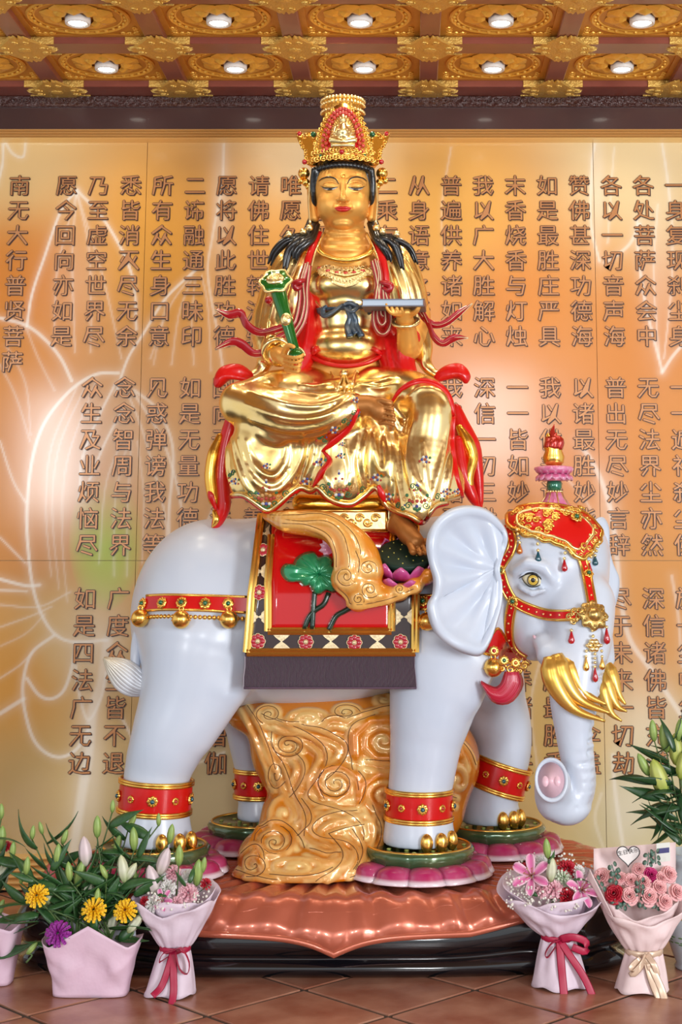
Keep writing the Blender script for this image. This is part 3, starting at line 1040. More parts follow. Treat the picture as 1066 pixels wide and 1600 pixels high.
# tail
tl = MB()
tl.add(tube(spline([W(236, 950, 5.66), W(219, 985, 5.60), (W(212, 1020, 5.57)), W(213, 1055, 5.56), W(226, 1082, 5.55)], 20), [.03, .024, .02, .018, .018], 10))
tail = mk('tail', tl.vf(), M['white'], elephant)
M['tuft'] = mat('tuft_white_gold', (0.75, 0.78, 0.82), 0.3, 0.2, attr='tint', coat=.3)
tm = MB()
for i in range(9):
    a = (i - 4) / 4.0
    pts = [(u0 + .62 * w0 * a, v0 - .78 * w0 * a, 0) for u0, v0, w0 in ((234, 1078, 7), (214, 1070, 17), (197, 1057, 20), (182, 1044, 15), (162, 1028, 1.5))]
    P = spline([W(u, v, 5.545 - .02 * (1 - a * a)) for u, v, r in pts], 14)
    R = [.010, .013, .013, .010, .002]
    t = interp([0, 1], 14)
    VF = tube(P, R, 8)
    cols = []
    for q in range(14):
        g = max(0, (t[q] - .35) / .65)
        c = np.array((0.72, 0.76, 0.82)) * (1 - g * .8) + np.array((0.62, 0.50, 0.28)) * g * .8
        cols += [c] * 8
    tm.add(VF, np.array(cols))
mk('tuft', tm.vf(), M['tuft'], tail, cols=tm.c)

# trunk tip
M['pink'] = mat('pink_enamel', (0.80, 0.52, 0.60), 0.3, 0.0, coat=.4)
P0 = W(865, 1222, 5.215)
d = (CP - P0).normalized(); d = (d + Vector((-.12, 0, .12))).normalized()
Rm = frame(d)
k = mpp(5.2)
VF = lathe([(.0001, -.004), (20 * k, -.002), (24 * k, .012), (28 * k, .02), (29.5 * k, .006), (27 * k, -.03)], 32)
VF = ([(x * .86, y * 1.12, z) for x, y, z in VF[0]], VF[1])
mb = MB(); mb.add(xf(VF, P0 + d * .05, Rm)); tip = mk('trunk_tip', mb.vf(), M['white'], elephant)
VF = lathe([(.0001, .006), (18 * k, .005), (23 * k, .012)], 28)
VF = ([(x * .86, y * 1.12, z) for x, y, z in VF[0]], VF[1])
mk('tip_lining', xf(VF, P0 + d * .05, Rm), M['pink'], tip)
for sx in (-1, 1):
    mk('nostril', xf(ball(1, 12, 8, (0, 0, 0), (6 * k, 9.5 * k, .012)), P0 + d * .056 + Vector(Rm.col[0]) * sx * 9 * k - Vector(Rm.col[1]) * 2 * k, Rm), M['pink'], tip)
# mouth fold
mk('mouth', xf(ball(1, 12, 8, (0, 0, 0), (.016, .007, .006)), hit(836, 997, EB, 5.4, -.004)[0], Matrix.Rotation(.9, 3, 'Y')), M['pink'], elephant)

# eye
pe, ne = hit(832, 906, EB)
ne = (ne + Vector((.15, -1.0, .1))).normalized()
Re = frame(ne, Vector((1, 0, -.28)))
mb = MB()
eye = mk('eye', xf(ball(1, 18, 12, (0, 0, 0), (.038, .027, .024)), pe - ne * .006, Re), mat('eye_ivory', (0.75, 0.68, 0.45), 0.15, coat=.8), elephant)
cen = pe + ne * .0150 + Vector(Re.col[0]) * .003
mk('iris', xf(ball(1, 20, 8, (0, 0, 0), (.0195, .0195, .005)), cen, Re), mat('eye_gold', (0.62, 0.42, 0.06), 0.15, coat=.8), eye)
mk('iris_ring', xf(tube([(.0195 * math.cos(a), .0195 * math.sin(a), .001) for a in np.linspace(0, 2 * PI, 24, endpoint=False)], .002, 6, closed=True), cen, Re), M['hair'], eye)
mk('pupil', xf(ball(1, 14, 8, (0, 0, 0), (.0085, .0085, .004)), cen + ne * .0035, Re), M['hair'], eye)
for s, nm in ((1, 'upper_lid'), (-1, 'lower_lid')):
    P = [pe + Vector(Re.col[0]) * x + Vector(Re.col[1]) * (s * .0245 * (1 - (x / .041) ** 2)) + ne * (.012 * (1 - (x / .045) ** 2)) for x in np.linspace(-.048 if s > 0 else -.038, .041, 14)]
    mk(nm, tube(P, [.0008, .0045, .005, .004, .0015] if s > 0 else [.0008, .002, .0022, .002, .0008], 6), M['hair'], eye)
P = [pe + Vector(Re.col[0]) * x + Vector(Re.col[1]) * (.030 * (1 - (x / .046) ** 2)) + ne * .006 for x in np.linspace(-.046, .04, 14)]
mk('lid_fold', tube(P, [.002, .007, .009, .007, .002], 8), M['white'], eye)

# tusks: three gilded ones on either side
M['tusk'] = mat('gilded_tusk', (0.74, 0.42, 0.07), 0.32, 0.8, noise=(8, (0.86, 0.58, 0.18), .6))
TK = [([(884, 1026), (894, 1055), (914, 1084), (948, 1101)], 14, (5.27, 5.23)), ([(870, 1022), (880, 1060), (906, 1094), (955, 1115)], 15, (5.255, 5.21)), ([(858, 1026), (866, 1066), (896, 1107), (946, 1127)], 14, (5.245, 5.20)),
      ([(948, 1035), (957, 1062), (966, 1084), (978, 1101)], 11, (5.40, 5.36)), ([(944, 1050), (951, 1082), (964, 1103), (980, 1112)], 11, (5.385, 5.35)), ([(940, 1062), (945, 1092), (955, 1114), (972, 1127)], 10, (5.37, 5.34))]
for pts, r, (ya, yb) in TK:
    n = len(pts)
    P = spline([W(u, v, ya + (yb - ya) * i / (n - 1)) for i, (u, v) in enumerate(pts)], 22)
    mk('tusk', tube(P, np.array([.6, 1.12, 1.15, 1.02, .78, .5, .34, .14]) * r * mpp(5.25), 12), M['tusk'], elephant)

# toenails
nail_me = mesh_data('toenail', *ball(1, 14, 10, (0, 0, 0), (.0225, .018, .034)), M['goldt'])
for u, v, Y in [(253, 1308, 5.36), (281, 1309, 5.375), (299, 1302, 5.42), (667, 1313, 5.365), (690, 1312, 5.385), (706, 1308, 5.43), (786, 1279, 5.82), (803, 1277, 5.84), (813, 1272, 5.88)]:
    p = W(u, v, Y)
    p.z = zf + .026
    inst('toenail', nail_me, p, elephant)

# ---------------------------------------------------------------- jewels shared by the harness
def rosette_parts(r):
    m = MB()
    m.add(lathe([(r, 0), (r, .2 * r), (.82 * r, .34 * r), (.45 * r, .3 * r), (.45 * r, .3 * r)], 24, mod=lambda i, a: 1 + .10 * math.cos(8 * a)))
    for i in range(10):
        a = 2 * PI * i / 10
        m.add(ball(.16 * r, 6, 4, (.74 * r * math.cos(a), .74 * r * math.sin(a), .36 * r)))
    return m
ros_me = mesh_data('rosette', *rosette_parts(.022).vf(), M['goldt'])
gem_data = {c: mesh_data('gem', *ball(1, 12, 8, (0, 0, 0), (.0095, .0095, .008)), M[c]) for c in ('emerald', 'blue', 'ruby', 'amber')}
def rosette(p, n, s, gem, parent, name='rosette'):
    o = inst(name, ros_me, None, parent, matrix=place(p, n, None, s))
    g = bpy.data.objects.new('gem', gem_data[gem])
    g.location = (0, 0, .009)
    put(g, o)
    return o
def bell(p, r, parent, name='bell'):
    m = MB()
    m.add(ball(r, 18, 12, p))
    m.add(tube([(p[0] + 1.02 * r * math.cos(a), p[1] + 1.02 * r * math.sin(a), p[2] - .1 * r) for a in np.linspace(0, 2 * PI, 20, endpoint=False)], .07 * r, 6, closed=True))
    m.add(tube([(p[0] + .25 * r * math.cos(a), p[1], p[2] + 1.15 * r + .25 * r * math.sin(a)) for a in np.linspace(0, 2 * PI, 10, endpoint=False)], .08 * r, 6, closed=True))
    return mk(name, m.vf(), M['goldt'], parent)
def beads(P, r, parent, name, m, step=None):
    """string of beads joined into one part"""
    P = np.asarray(P); seg = np.linalg.norm(np.diff(P, axis=0), axis=1); L = np.concatenate([[0], np.cumsum(seg)])
    n = max(2, int(L[-1] / (step or 1.9 * r)))
    mb = MB()
    for d in np.linspace(0, L[-1], n):
        q = [np.interp(d, L, P[:, i]) for i in range(3)]
        mb.add(ball(r, 8, 6, q))
    return mk(name, mb.vf(), m, parent)
def drop(p, L, r, m, parent, name='pendant'):
    """tear drop hanging from p"""
    VF = lathe([(.0005, 0), (.25 * r, -.12 * L), (.55 * r, -.38 * L), (r, -.72 * L), (.8 * r, -.9 * L), (.0005, -L)], 12, p)
    return mk(name, VF, m, parent)
def belt(pts, n, w, parent, name, bvh=None, Y=5.4, lift=.004, closed=False, it=3, mm=None):
    P, N = trace(pts, bvh or EB, n, Y, lift)
    P = smooth_path(P, it); N = smooth_path(N, it)
    N /= np.linalg.norm(N, axis=1)[:, None]
    o = mk(name, strip(P - N * .004, N, w, .011), mm or M['red'], parent, sharp=.6)
    T = np.gradient(P, axis=0); T /= np.linalg.norm(T, axis=1)[:, None]
    B = np.cross(N, T)
    for s in (-1, 1):
        mk('gold_edge', tube(P + B * s * w / 2 + N * .004, .0055, 6), M['goldt'], o)
    return o, P, N

# head straps
straps = [([(794, 822), (803, 843), (800, 862), (790, 876), (782, 888)], 16), ([(783, 894), (788, 912), (796, 928), (803, 937)], 16),
          ([(803, 937), (823, 949), (850, 959), (876, 963), (905, 962)], 17), ([(803, 938), (799, 955), (797, 978), (800, 1000), (810, 1017), (824, 1026)], 16),
          ([(906, 868), (915, 896), (921, 925), (925, 950)], 15)]
stud_me = mesh_data('stud', *ball(.0042, 8, 6), M['goldpale'])
for pts, w in straps:
    o, P, N = belt(pts, 18, w * mpp(5.35) * .8, elephant, 'bridle_strap', lift=.005)
    for q in np.linspace(1, 16, max(3, int(len(pts) * 1.6))).astype(int):
        inst('stud', stud_me, P[q] + N[q] * .009, o)
for u, v in ((783, 892), (803, 937), (918, 900)):
    p, n = hit(u, v, EB, lift=.012)
    rosette(p, n, .85, 'emerald', elephant)
# chest strap: red triangle, bell and tassel
def patch(outline, bvh, parent, name, m, lift=.006, nt=6, n=None, t=.006, centre=None, Y=5.4, smooth_it=0):
    """cloth piece laid on a surface inside a photo-pixel outline"""
    n = n or len(outline) * 3
    O = spline(outline, n, True)
    A = np.array(centre) if centre is not None else O.mean(0)
    pts = []
    for j in range(nt):
        tt = max(.02, j / (nt - 1))
        for i in range(n):
            q = A + (O[i] - A) * tt
            pts.append(tuple(hit(q[0], q[1], bvh, Y, lift)[0]))
    Fc = []
    for j in range(nt - 1):
        for i in range(n):
            i2 = (i + 1) % n
            Fc.append((j * n + i, (j + 1) * n + i, (j + 1) * n + i2, j * n + i2))
    Fc.append(tuple(range(n)))
    V = np.array(pts)
    VF = thick((V, Fc), t)
    o = mk(name, VF, m, parent)
    return o, V[(nt - 1) * n:]
o, rim = patch([(772, 982), (783, 990), (797, 1012), (812, 1030), (790, 1036), (763, 1022), (752, 1018)], EB, elephant, 'chest_cloth', M['red'], .008)
mk('gold_edge', tube(smooth_path(rim, 1, True), .006, 6, closed=True), M['goldt'], o)
bell(W(771, 1043, 5.36), .034, elephant, 'chest_bell')
for u, v, g in ((772, 1017, 'ruby'), (788, 1032, 'emerald'), (806, 1036, 'amber')):
    rosette(W(u, v, 5.335), Vector((0, -1, .1)), .8, g, elephant)
sc = MB()
for u, v in ((785, 1044), (798, 1046), (812, 1048), (820, 1040), (806, 1052)):
    c = W(u, v, 5.345)
    sc.add(tube([(c.x + .016 * math.cos(a) * (1 - a / 11), c.y, c.z + .016 * math.sin(a) * (1 - a / 11)) for a in np.linspace(0, 9, 16)], .0042, 6))
mk('scrollwork', sc.vf(), M['goldt'], elephant)
M['tassel'] = mat('crimson_tassel', (0.60, 0.02, 0.06), 0.3, 0.0, attr='tint', coat=.5)
tm = MB()
for i in range(11):
    a = (i - 5) / 5.0
    pts = [(801 + 8 * a, 1050), (800 + 13 * a, 1068 + 2 * abs(a)), (786 + 10 * a, 1086 + 8 * a), (768 + 4 * a, 1084 + 10 * a), (752, 1066 + 2 * a)]
    P = spline([W(u, v, 5.36 - .025 * math.sqrt(max(0, 1 - a * a))) for u, v in pts], 14)
    cl = np.array([(0.50, .01, .035)] * 14); cl[:, :] = cl + np.linspace(.25, 0, 14)[:, None] * np.array((.3, .15, .25)) * (1 if i % 2 else .2)
    tm.add(tube(P, [.010, .013, .012, .009, .002], 6), np.repeat(cl, 6, 0))
mk('tassel', tm.vf(), M['tassel'], elephant, cols=tm.c)

# body strap with bells, behind and in front of the saddle cloth
for pts, bells, rs in (([(231, 943), (262, 942), (300, 943), (345, 944), (388, 945)], [(219, 966), (283, 968), (358, 968)], [(229, 944), (257, 944), (286, 944), (321, 945), (357, 944)]),
                       ([(640, 943), (656, 943), (676, 943)], [(668, 971)], [(664, 943)])):
    o, P, N = belt(pts, 20, 23 * mpp(5.4), elephant, 'body_strap', lift=.006)
    Pb = P + np.array([0, -.012, -21 * mpp(5.4)])
    beads(Pb, .0085, o, 'bead_string', M['goldt'])
    for q, (u, v) in enumerate(rs):
        p, n = hit(u, v, EB, lift=.014)
        rosette(p, n, .95, 'emerald', o)
    for u, v in bells:
        p, n = hit(max(u, 226), v, EB, lift=.02)
        p = W(u, v, p.y - .02)
        bell(p, .033, o)

# bands round the legs
def leg_band(u, v, Y, r, h, tilt=0, roll=0):
    c = W(u, v, Y); k = mpp(Y)
    R = Matrix.Rotation(tilt, 3, 'Y') @ Matrix.Rotation(roll, 3, 'X')
    r *= k; h *= k
    o = mk('leg_band', xf(lathe([(r * .9, -h / 2), (r, -h / 2), (r * 1.02, 0), (r, h / 2), (r * .9, h / 2)], 40), c, R), M['red'], elephant, sharp=.7)
    for s in (-1, 1):
        for w in (.5, .42):
            mk('gold_edge', xf(tube([(r * 1.015 * math.cos(a), r * 1.015 * math.sin(a), s * h * w) for a in np.linspace(0, 2 * PI, 40, endpoint=False)], .0065, 6, closed=True), c, R), M['goldt'], o)
    for i in range(10):
        a = -PI / 2 + (i + .15) * 2 * PI / 10
        nn = R @ Vector((math.cos(a), math.sin(a), 0))
        rosette(c + nn * r * 1.02, nn, .88 if i % 2 == 0 else .62, 'blue' if i % 2 == 0 else ('ruby' if i % 4 == 1 else 'amber'), o)
leg_band(243, 1243, 5.5, 54, 46, .06)
leg_band(655, 1256, 5.5, 50, 43, .02)
leg_band(404, 1223, 6.0, 36, 40, 0)
leg_band(780, 1212, 5.92, 44, 42, .32)

# ---------------------------------------------------------------- cap with finial
CAPO = [(797, 806), (815, 798), (845, 794), (880, 797), (912, 808), (930, 826), (934, 843), (926, 852), (917, 866), (906, 873), (895, 868), (886, 857), (872, 852), (860, 846), (848, 845), (838, 838), (824, 838), (812, 830), (800, 826)]
_q = spline(CAPO, 96, True)
CAPO = [(872 + (u - 872) * (1 + m_), 826 + (v - 826) * (1 + m_)) for i, (u, v) in enumerate(_q) for m_ in [(.075 * abs(math.sin(PI * i / 6)) - .03) if v > 822 else 0]]
cap, rim = patch(CAPO, EB, elephant, 'head_cap', M['red'], .014, 8, 96, .012, (872, 826), 5.5)
inner, rim2 = patch([(872 + (u - 872) * .995, 826 + (v - 826) * .98) for u, v in CAPO], EB, elephant, 'cap_hem', M['goldt'], .008, 3, 96, .010, (872, 826), 5.5)
rim = smooth_path(rim, 1, True)
mk('gold_edge', tube(rim, .010, 8, closed=True), M['goldt'], cap)
A = rim.mean(0)
r3 = np.array([hit(872 + (u - 872) * .8, 826 + (v - 826) * .74, EB, 5.5, .022)[0] for u, v in spline(CAPO, 60, True)])
mk('gold_edge', tube(smooth_path(r3, 2, True), .006, 6, closed=True), M['goldpale'], cap)
sc = MB()
for i in range(30):
    u, v = spline(CAPO, 30, True)[i]
    f = random.uniform(.80, .93) if i % 2 else .88
    p, n = hit(872 + (u - 872) * f, 826 + (v - 826) * f, EB, 5.5, .018)
    R = frame(n)
    sg = 1 if i % 2 else -1
    sc.add(xf(tube([(.013 * math.cos(a) * (1 - a / 11), sg * .013 * math.sin(a) * (1 - a / 11), 0) for a in np.linspace(0, 9, 14)], .0036, 5), p, R))
for i in range(58):
    u, v = random.uniform(808, 905), random.uniform(800, 834)
    if u > 862 and v > 816 + (905 - u) * .1: continue
    p, n = hit(u, v, EB, 5.5, .022)
    sc.add(xf(tube([(.015 * math.cos(a) * (1 - a / 11), .015 * math.sin(a) * (1 - a / 11), 0) for a in np.linspace(0, 9, 14)], .004, 5), p, frame(n)))
meta(mk('filigree', sc.vf(), M['goldt'], cap), kind='stuff')
for u, v, s, g in ((896, 818, 1.0, 'emerald'), (906, 857, .6, 'ruby')):
    p, n = hit(u, v, EB, 5.5, .03)
    rosette(p, n, s, g, cap)
for u, v, vb, ve, m in ((812, 832, 848, 862, 'amber'), (841, 843, 860, 875, 'blue'), (882, 858, 873, 889, 'ruby'), (930, 850, 868, 880, 'blue'), (921, 864, 878, 893, 'ruby'), (917, 840, 846, 853, 'amber')):
    p, n = hit(u, v, EB, 5.5, .022)
    q = W(u, vb, p.y - .01)
    b = beads([p, q], .0062, cap, 'pendant_string', M['goldpale'])
    drop(q, (ve - vb + 4) * mpp(5.4), .0125, M[m], b)

fx, fY = 867, 5.56
def FZ(v): return W(fx, v, fY)
k = mpp(fY)
fin = MB()
c0 = W(fx, 805, fY)
def rel(v): return FZ(v).z - c0.z
M['lotuspink'] = mat('lotus_pink', (0.62, 0.10, 0.27), 0.3, 0.0, coat=.5, noise=(30, (0.85, 0.45, 0.60), .7))
ped = mk('finial_skirt', lathe([(30 * k, rel(800)), (24 * k, rel(790)), (15 * k, rel(778)), (11 * k, rel(768))], 32, c0, lambda i, a: 1 + .09 * math.cos(8 * a) * (1 if i < 3 else .3)), M['lotuspink'], elephant)
for i in range(8):
    a = 2 * PI * i / 8 + .2
    mk('gold_edge', tube([c0 + Vector((r * k * math.cos(a), r * k * math.sin(a), rel(v))) for r, v in ((30, 800), (24.5, 790), (16, 778), (12, 769))], .003, 5), M['goldpale'], ped)
beads([c0 + Vector((11.5 * k * math.cos(a), 11.5 * k * math.sin(a), rel(768))) for a in np.linspace(0, 2 * PI, 24)], .005, ped, 'bead_ring', M['goldpale'])
mk('finial_bead', lathe([(9 * k, rel(769)), (12 * k, rel(762)), (12 * k, rel(756)), (10 * k, rel(750))], 24, c0), mat('teal_green', (0.02, 0.16, 0.09), .2, .3, coat=.8), elephant)
lot = mk('finial_lotus', lathe([(14 * k, rel(752)), (27 * k, rel(750)), (25 * k, rel(744)), (23 * k, rel(740)), (30 * k, rel(734)), (29 * k, rel(730)), (18 * k, rel(728))], 36, c0, lambda i, a: 1 + .04 * math.cos(12 * a)), M['lotuspink'], elephant)
def petal_me(w, l, curl, m, name='petal', edge=None):
    """small cupped petal: base at origin, grows along +y, outside towards +z"""
    nu, nv = 7, 7
    V = []; cols = []
    for j in range(nv):
        t = j / (nv - 1)
        hw = w * (math.sin(PI * (.18 + .82 * t) * .98) ** .75 if t < .999 else .02)
        for i in range(nu):
            s = -1 + 2 * i / (nu - 1)
            V.append((s * hw, l * t * (1 - .06 * s * s), curl * math.sin(PI * t * .8) * (1 - .45 * s * s) - .25 * curl * t))
            if edge is not None:
                e = max(abs(s) ** 2.5, t ** 3)
                cols.append(np.array(edge[0]) * (1 - e) + np.array(edge[1]) * e)
    Fc = [(j * nu + i, j * nu + i + 1, (j + 1) * nu + i + 1, (j + 1) * nu + i) for j in range(nv - 1) for i in range(nu - 1)]
    VF = thick((V, Fc), .12 * w)
    if edge is not None: cols = cols + cols
    return mesh_data(name, *VF, m, True, np.array(cols) if edge is not None else None)
M['petalmat'] = mat('lotus_petal_enamel', (0.6, 0.1, 0.3), 0.28, 0.0, coat=.6, attr='tint')
pm = petal_me(7.5 * k, 12 * k, 4.5 * k, M['petalmat'], edge=((0.55, .05, .20), (0.80, .45, .62)))
for ring, (r, v, tilt, n) in enumerate(((26, 741, .9, 14), (26, 741, -.9, 14))):
    for i in range(n):
        a = 2 * PI * (i + .5 * ring) / n
        y = Vector((math.cos(a) * .45, math.sin(a) * .45, math.copysign(1, tilt))).normalized()
        zz = Vector((math.cos(a), math.sin(a), -.45 * math.copysign(1, tilt))).normalized()
        x = y.cross(zz)
        m4 = Matrix(((x.x, y.x, zz.x, 0), (x.y, y.y, zz.y, 0), (x.z, y.z, zz.z, 0), (0, 0, 0, 1)))
        m4.translation = c0 + Vector((r * .86 * k * math.cos(a), r * .86 * k * math.sin(a), rel(v)))
        inst('petal', pm, None, lot, matrix=m4)
vs = mk('finial_vase', lathe([(9 * k, rel(729)), (15 * k, rel(723)), (16.5 * k, rel(714)), (13 * k, rel(705)), (15 * k, rel(700)), (14 * k, rel(696)), (5 * k, rel(695))], 28, c0, lambda i, a: 1 + .03 * math.cos(12 * a)), M['goldt'], elephant)
fm_ = MB()
for i in range(14):
    a = i * 2.4; r = 9 * k
    c = c0 + Vector((r * math.cos(a), r * math.sin(a), rel(701 - (i % 5) * 4.5)))
    fm_.add(tube([c + Vector((.016 * math.cos(t) * (1 - t / 10) * -math.sin(a), .016 * math.cos(t) * (1 - t / 10) * math.cos(a), .014 * math.sin(t) * (1 - t / 10))) for t in np.linspace(0, 8, 12)], .0045, 5))
mk('scrollwork', fm_.vf(), M['goldt'], vs)
fl_ = MB()
for i in range(7):
    a = i * 2 * PI / 7
    h = (663 if i == 0 else 676 + (i % 3) * 5)
    r = 0 if i == 0 else 6 * k
    cx = Vector((r * math.cos(a), r * math.sin(a), 0))
    P = spline([c0 + cx * 1.3 + Vector((0, 0, rel(700))), c0 + cx * 1.6 + Vector((.006, 0, rel(690))), c0 + cx * 1.1 + Vector((-.004, 0, rel((690 + h) / 2))), c0 + cx * .8 + Vector((.004, 0, rel(h)))], 12)
    fl_.add(tube(P, np.array([9, 8, 5, .5]) * k, 8))
mk('flame', fl_.vf(), mat('flame_red', (0.45, .02, .01), .25, .4, coat=.5), vs)

# medallion with pendants on the trunk root
p, n = hit(925, 964, EB, 5.4, .010)
R = frame(n)
md = MB()
md.add(xf(lathe([(.052, 0), (.052, .008), (.040, .014), (.030, .016)], 36, mod=lambda i, a: 1 + .10 * math.cos(8 * a)), p, R))
md.add(xf(ball(.026, 16, 10, (0, 0, .012)), p, R))
for i in range(12):
    a = i * 2 * PI / 12
    md.add(xf(ball(.006, 6, 4, (.040 * math.cos(a), .040 * math.sin(a), .016)), p, R))
for s in (-1,):
    for q in range(5):
        pp, nn = hit(905 - q % 3 * 7, 957 + (q // 2) * 8, EB, 5.4, .010)
        md.add(xf(tube([(.013 * math.cos(a) * (1 - a / 11), .013 * math.sin(a) * (1 - a / 11), 0) for a in np.linspace(0, 9, 14)], .004, 5), pp, frame(nn)))
medal = mk('medallion', md.vf(), mat('antique_gold', (0.62, 0.42, 0.14), .3, .9), elephant)
for u, v0, v1, ve, m in ((893, 972, 985, 1006, 'ruby'), (948, 968, 980, 1006, 'ruby')):
    q0 = W(u, v0, p.y - .01); q1 = W(u, v1, p.y - .012)
    b = beads([q0, q1], .006, medal, 'pendant_string', M['goldpale']); drop(q1, (ve - v1) * mpp(5.3), .013, M[m], b)
q0 = W(926, 985, p.y - .02); q1 = W(928, 1003, p.y - .035)
beads([q0, q1], .006, medal, 'pendant_string', M['goldpale'])
w_ = MB()
for a in np.linspace(0, 2 * PI, 6, endpoint=False):
    w_.add(xf(ball(.011, 8, 6, (.014 * math.cos(a), 0, .014 * math.sin(a))), q1 + Vector((0, 0, -.012))))
mk('pendant_hub', w_.vf(), M['goldpale'], medal)
for u, v1, ve, m in ((916, 1026, 1048, 'goldt'), (930, 1042, 1065, 'ruby'), (941, 1026, 1046, 'goldt')):
    q2 = W(u, v1, q1.y - .005)
    b = beads([q1 + Vector(((u - 928) * .002, 0, -.012)), q2], .0055, medal, 'pendant_string', M['goldpale'])
    drop(q2, (ve - v1) * mpp(5.3), .011, M[m], b)
# ================================================================ PEDESTAL, LOTUS STANDS, CLOUD PILLAR, SADDLE
M['copper'] = mat('coral_copper_leaf', (0.62, 0.17, 0.10), 0.26, 0.45, coat=.5, noise=(6, (0.50, 0.13, 0.075), .7))
PC = Vector((W(536, 1400, 5.75).x, 5.80, 0))
def plan(a, rx, ry, p=.72, cusp=0.0):
    c, s = math.cos(a), math.sin(a)
    x = math.copysign(abs(c) ** p, c) * rx
    y = math.copysign(abs(s) ** p, s) * ry
    d = (a + PI / 2 + PI) % (2 * PI) - PI
    f = 1 + cusp * math.exp(-(abs(d) / .10) ** 1.3)
    return x, y * f
ped = thing('lotus_leaf_pedestal', 'wide coral copper lotus-leaf pedestal on a glossy black scalloped base', 'pedestal', (PC.x, PC.y, 0))
ZT = .277
prof = [(.93, 0.0), (.975, .004), (1.0, .024), (.995, .046), (.965, .062), (.955, .070), (.985, .086), (1.0, .112), (.995, .145), (.975, .175), (.93, .20), (.80, .215)]
NA = 240
V = []; Fc = []
for i, (r, z) in enumerate(prof):
    for j in range(NA):
        a = 2 * PI * j / NA - PI / 2
        x, y = plan(a, 1.09 * r, .60 * r, .30, .045); x -= .045
        dd = (a + PI / 2 + PI) % (2 * PI) - PI
        wv = .012 * math.sin(min(1, z / .06)) * math.cos(dd * 14) * math.exp(-abs(dd) * .3)
        V.append((PC.x + x * (1 + wv), PC.y + y * (1 + wv), z * (1 + .12 * math.cos(dd * 11 + PI))))
for i in range(len(prof) - 1):
    for j in range(NA):
        j2 = (j + 1) % NA
        Fc.append((i * NA + j, i * NA + j2, (i + 1) * NA + j2, (i + 1) * NA + j))
Fc.append(tuple((len(prof) - 1) * NA + j for j in range(NA)))
mk('black_base', (V, Fc), M['black'], ped)
# carved scrolls of the base
for sx in (-1, 1):
    for (uc, vc, r) in ((895, 1490, 26), (842, 1492, 14), (700, 1497, 12), (945, 1476, 20)):
        u = uc if sx > 0 else 1072 - uc
        c = W(u, vc, 5.20 + .20 * ((uc - 536) / 400) ** 2)
        R = frame(Vector((sx * .6 * (uc - 536) / 400, -1, .15)))
        k = r * mpp(5.35)
        mk('base_scroll', xf(tube([(sx * k * math.cos(t) * (1 - t / 13), k * .8 * math.sin(t) * (1 - t / 13), 0) for t in np.linspace(-.5, 10, 30)], [.006, .012, .011, .008, .004], 8), c, R), M['black'], ped)
# leaf: flat veined top that rolls over the edge
NR = 30
NA = 520
V = []; Fc = []
ang = [2 * PI * j / NA - PI / 2 for j in range(NA)]
for i in range(NR):
    t = (i / (NR - 1))
    for j, a in enumerate(ang):
        dd = (a + PI / 2 + PI) % (2 * PI) - PI
        sc = .04 * abs(math.sin(dd * 3.2)) ** .8
        r = .06 + .94 * t
        x, y = plan(a, 1.06 * r, .665 * r, .74, 0.0)
        cus = math.exp(-(abs(x) / .10) ** 1.1) if y < 0 else 0.0
        y *= 1 + .05 * cus * t
        d2 = math.atan2(y / .665, x / 1.03) + PI / 2
        e = max(0, (t - .86) / .14)
        pl = 1 - sc * t * .35 + .010 * math.cos(d2 * 62 + .8 * math.sin(d2 * 17)) * math.sin(PI * min(1, e * .95)) ** .7 * (1 if t < .98 else 0)
        x *= pl; y *= pl
        z = ZT - .019 - .006 * t - (.100 + .05 * cus - .075 * min(1, max(0, (abs(x) - .45) / .4))) * (1 - math.cos(PI / 2 * e)) ** .9
        vein = .0060 * math.cos(d2 * 62 + 1.5 * math.sin(d2 * 9)) * min(1, t * 2) * (1 - e * .9) + .010 * math.cos(dd * 46) * math.sin(PI * min(1, e))
        if e > .9: z -= .004
        V.append((PC.x + x, PC.y + y, z + vein * (1 if t < .98 else 0)))
for i in range(NR - 1):
    for j in range(NA):
        j2 = (j + 1) % NA
        Fc.append((i * NA + j, i * NA + j2, (i + 1) * NA + j2, (i + 1) * NA + j))
Fc.append(tuple(range(NA)))
rimP = [V[(NR - 1) * NA + j] for j in range(NA)]
inn = [V[(NR - 5) * NA + j] for j in range(NA)]
leaf = mk('leaf_top', thick((V, [tuple(f) for f in Fc]), .022), M['copper'], ped)
mk('leaf_rim', tube(rimP, .013, 8, closed=True), M['copper'], leaf)
rim2 = [V[(NR - 3) * NA + j] for j in range(NA)]
mk('leaf_rim', tube([(x, y - .004, z + .004) for x, y, z in rim2], .006, 6, closed=True), M['copper'], leaf)
# upturned petals at the back corners of the leaf
for u, v, Y, sx in ((135, 1385, 5.55, -1), (190, 1390, 5.5, -1), (90, 1380, 5.7, -1), (768, 1385, 5.42, 1)):
    c = W(u, v, Y)
    def fn(s, t, c=c, sx=sx):
        w = .055 * math.sin(PI * (.15 + .8 * t)) * (2 * s - 1)
        return c + Vector((w, -.03 * math.sin(PI * s) + .05 * t, .11 * t - .02 * math.sin(PI * t)))
    if sx < 0: mk('side_petal', thick(grid(fn, 9, 9), .008), mat('red_petal', (0.5, .06, .05), .3, coat=.5), ped)

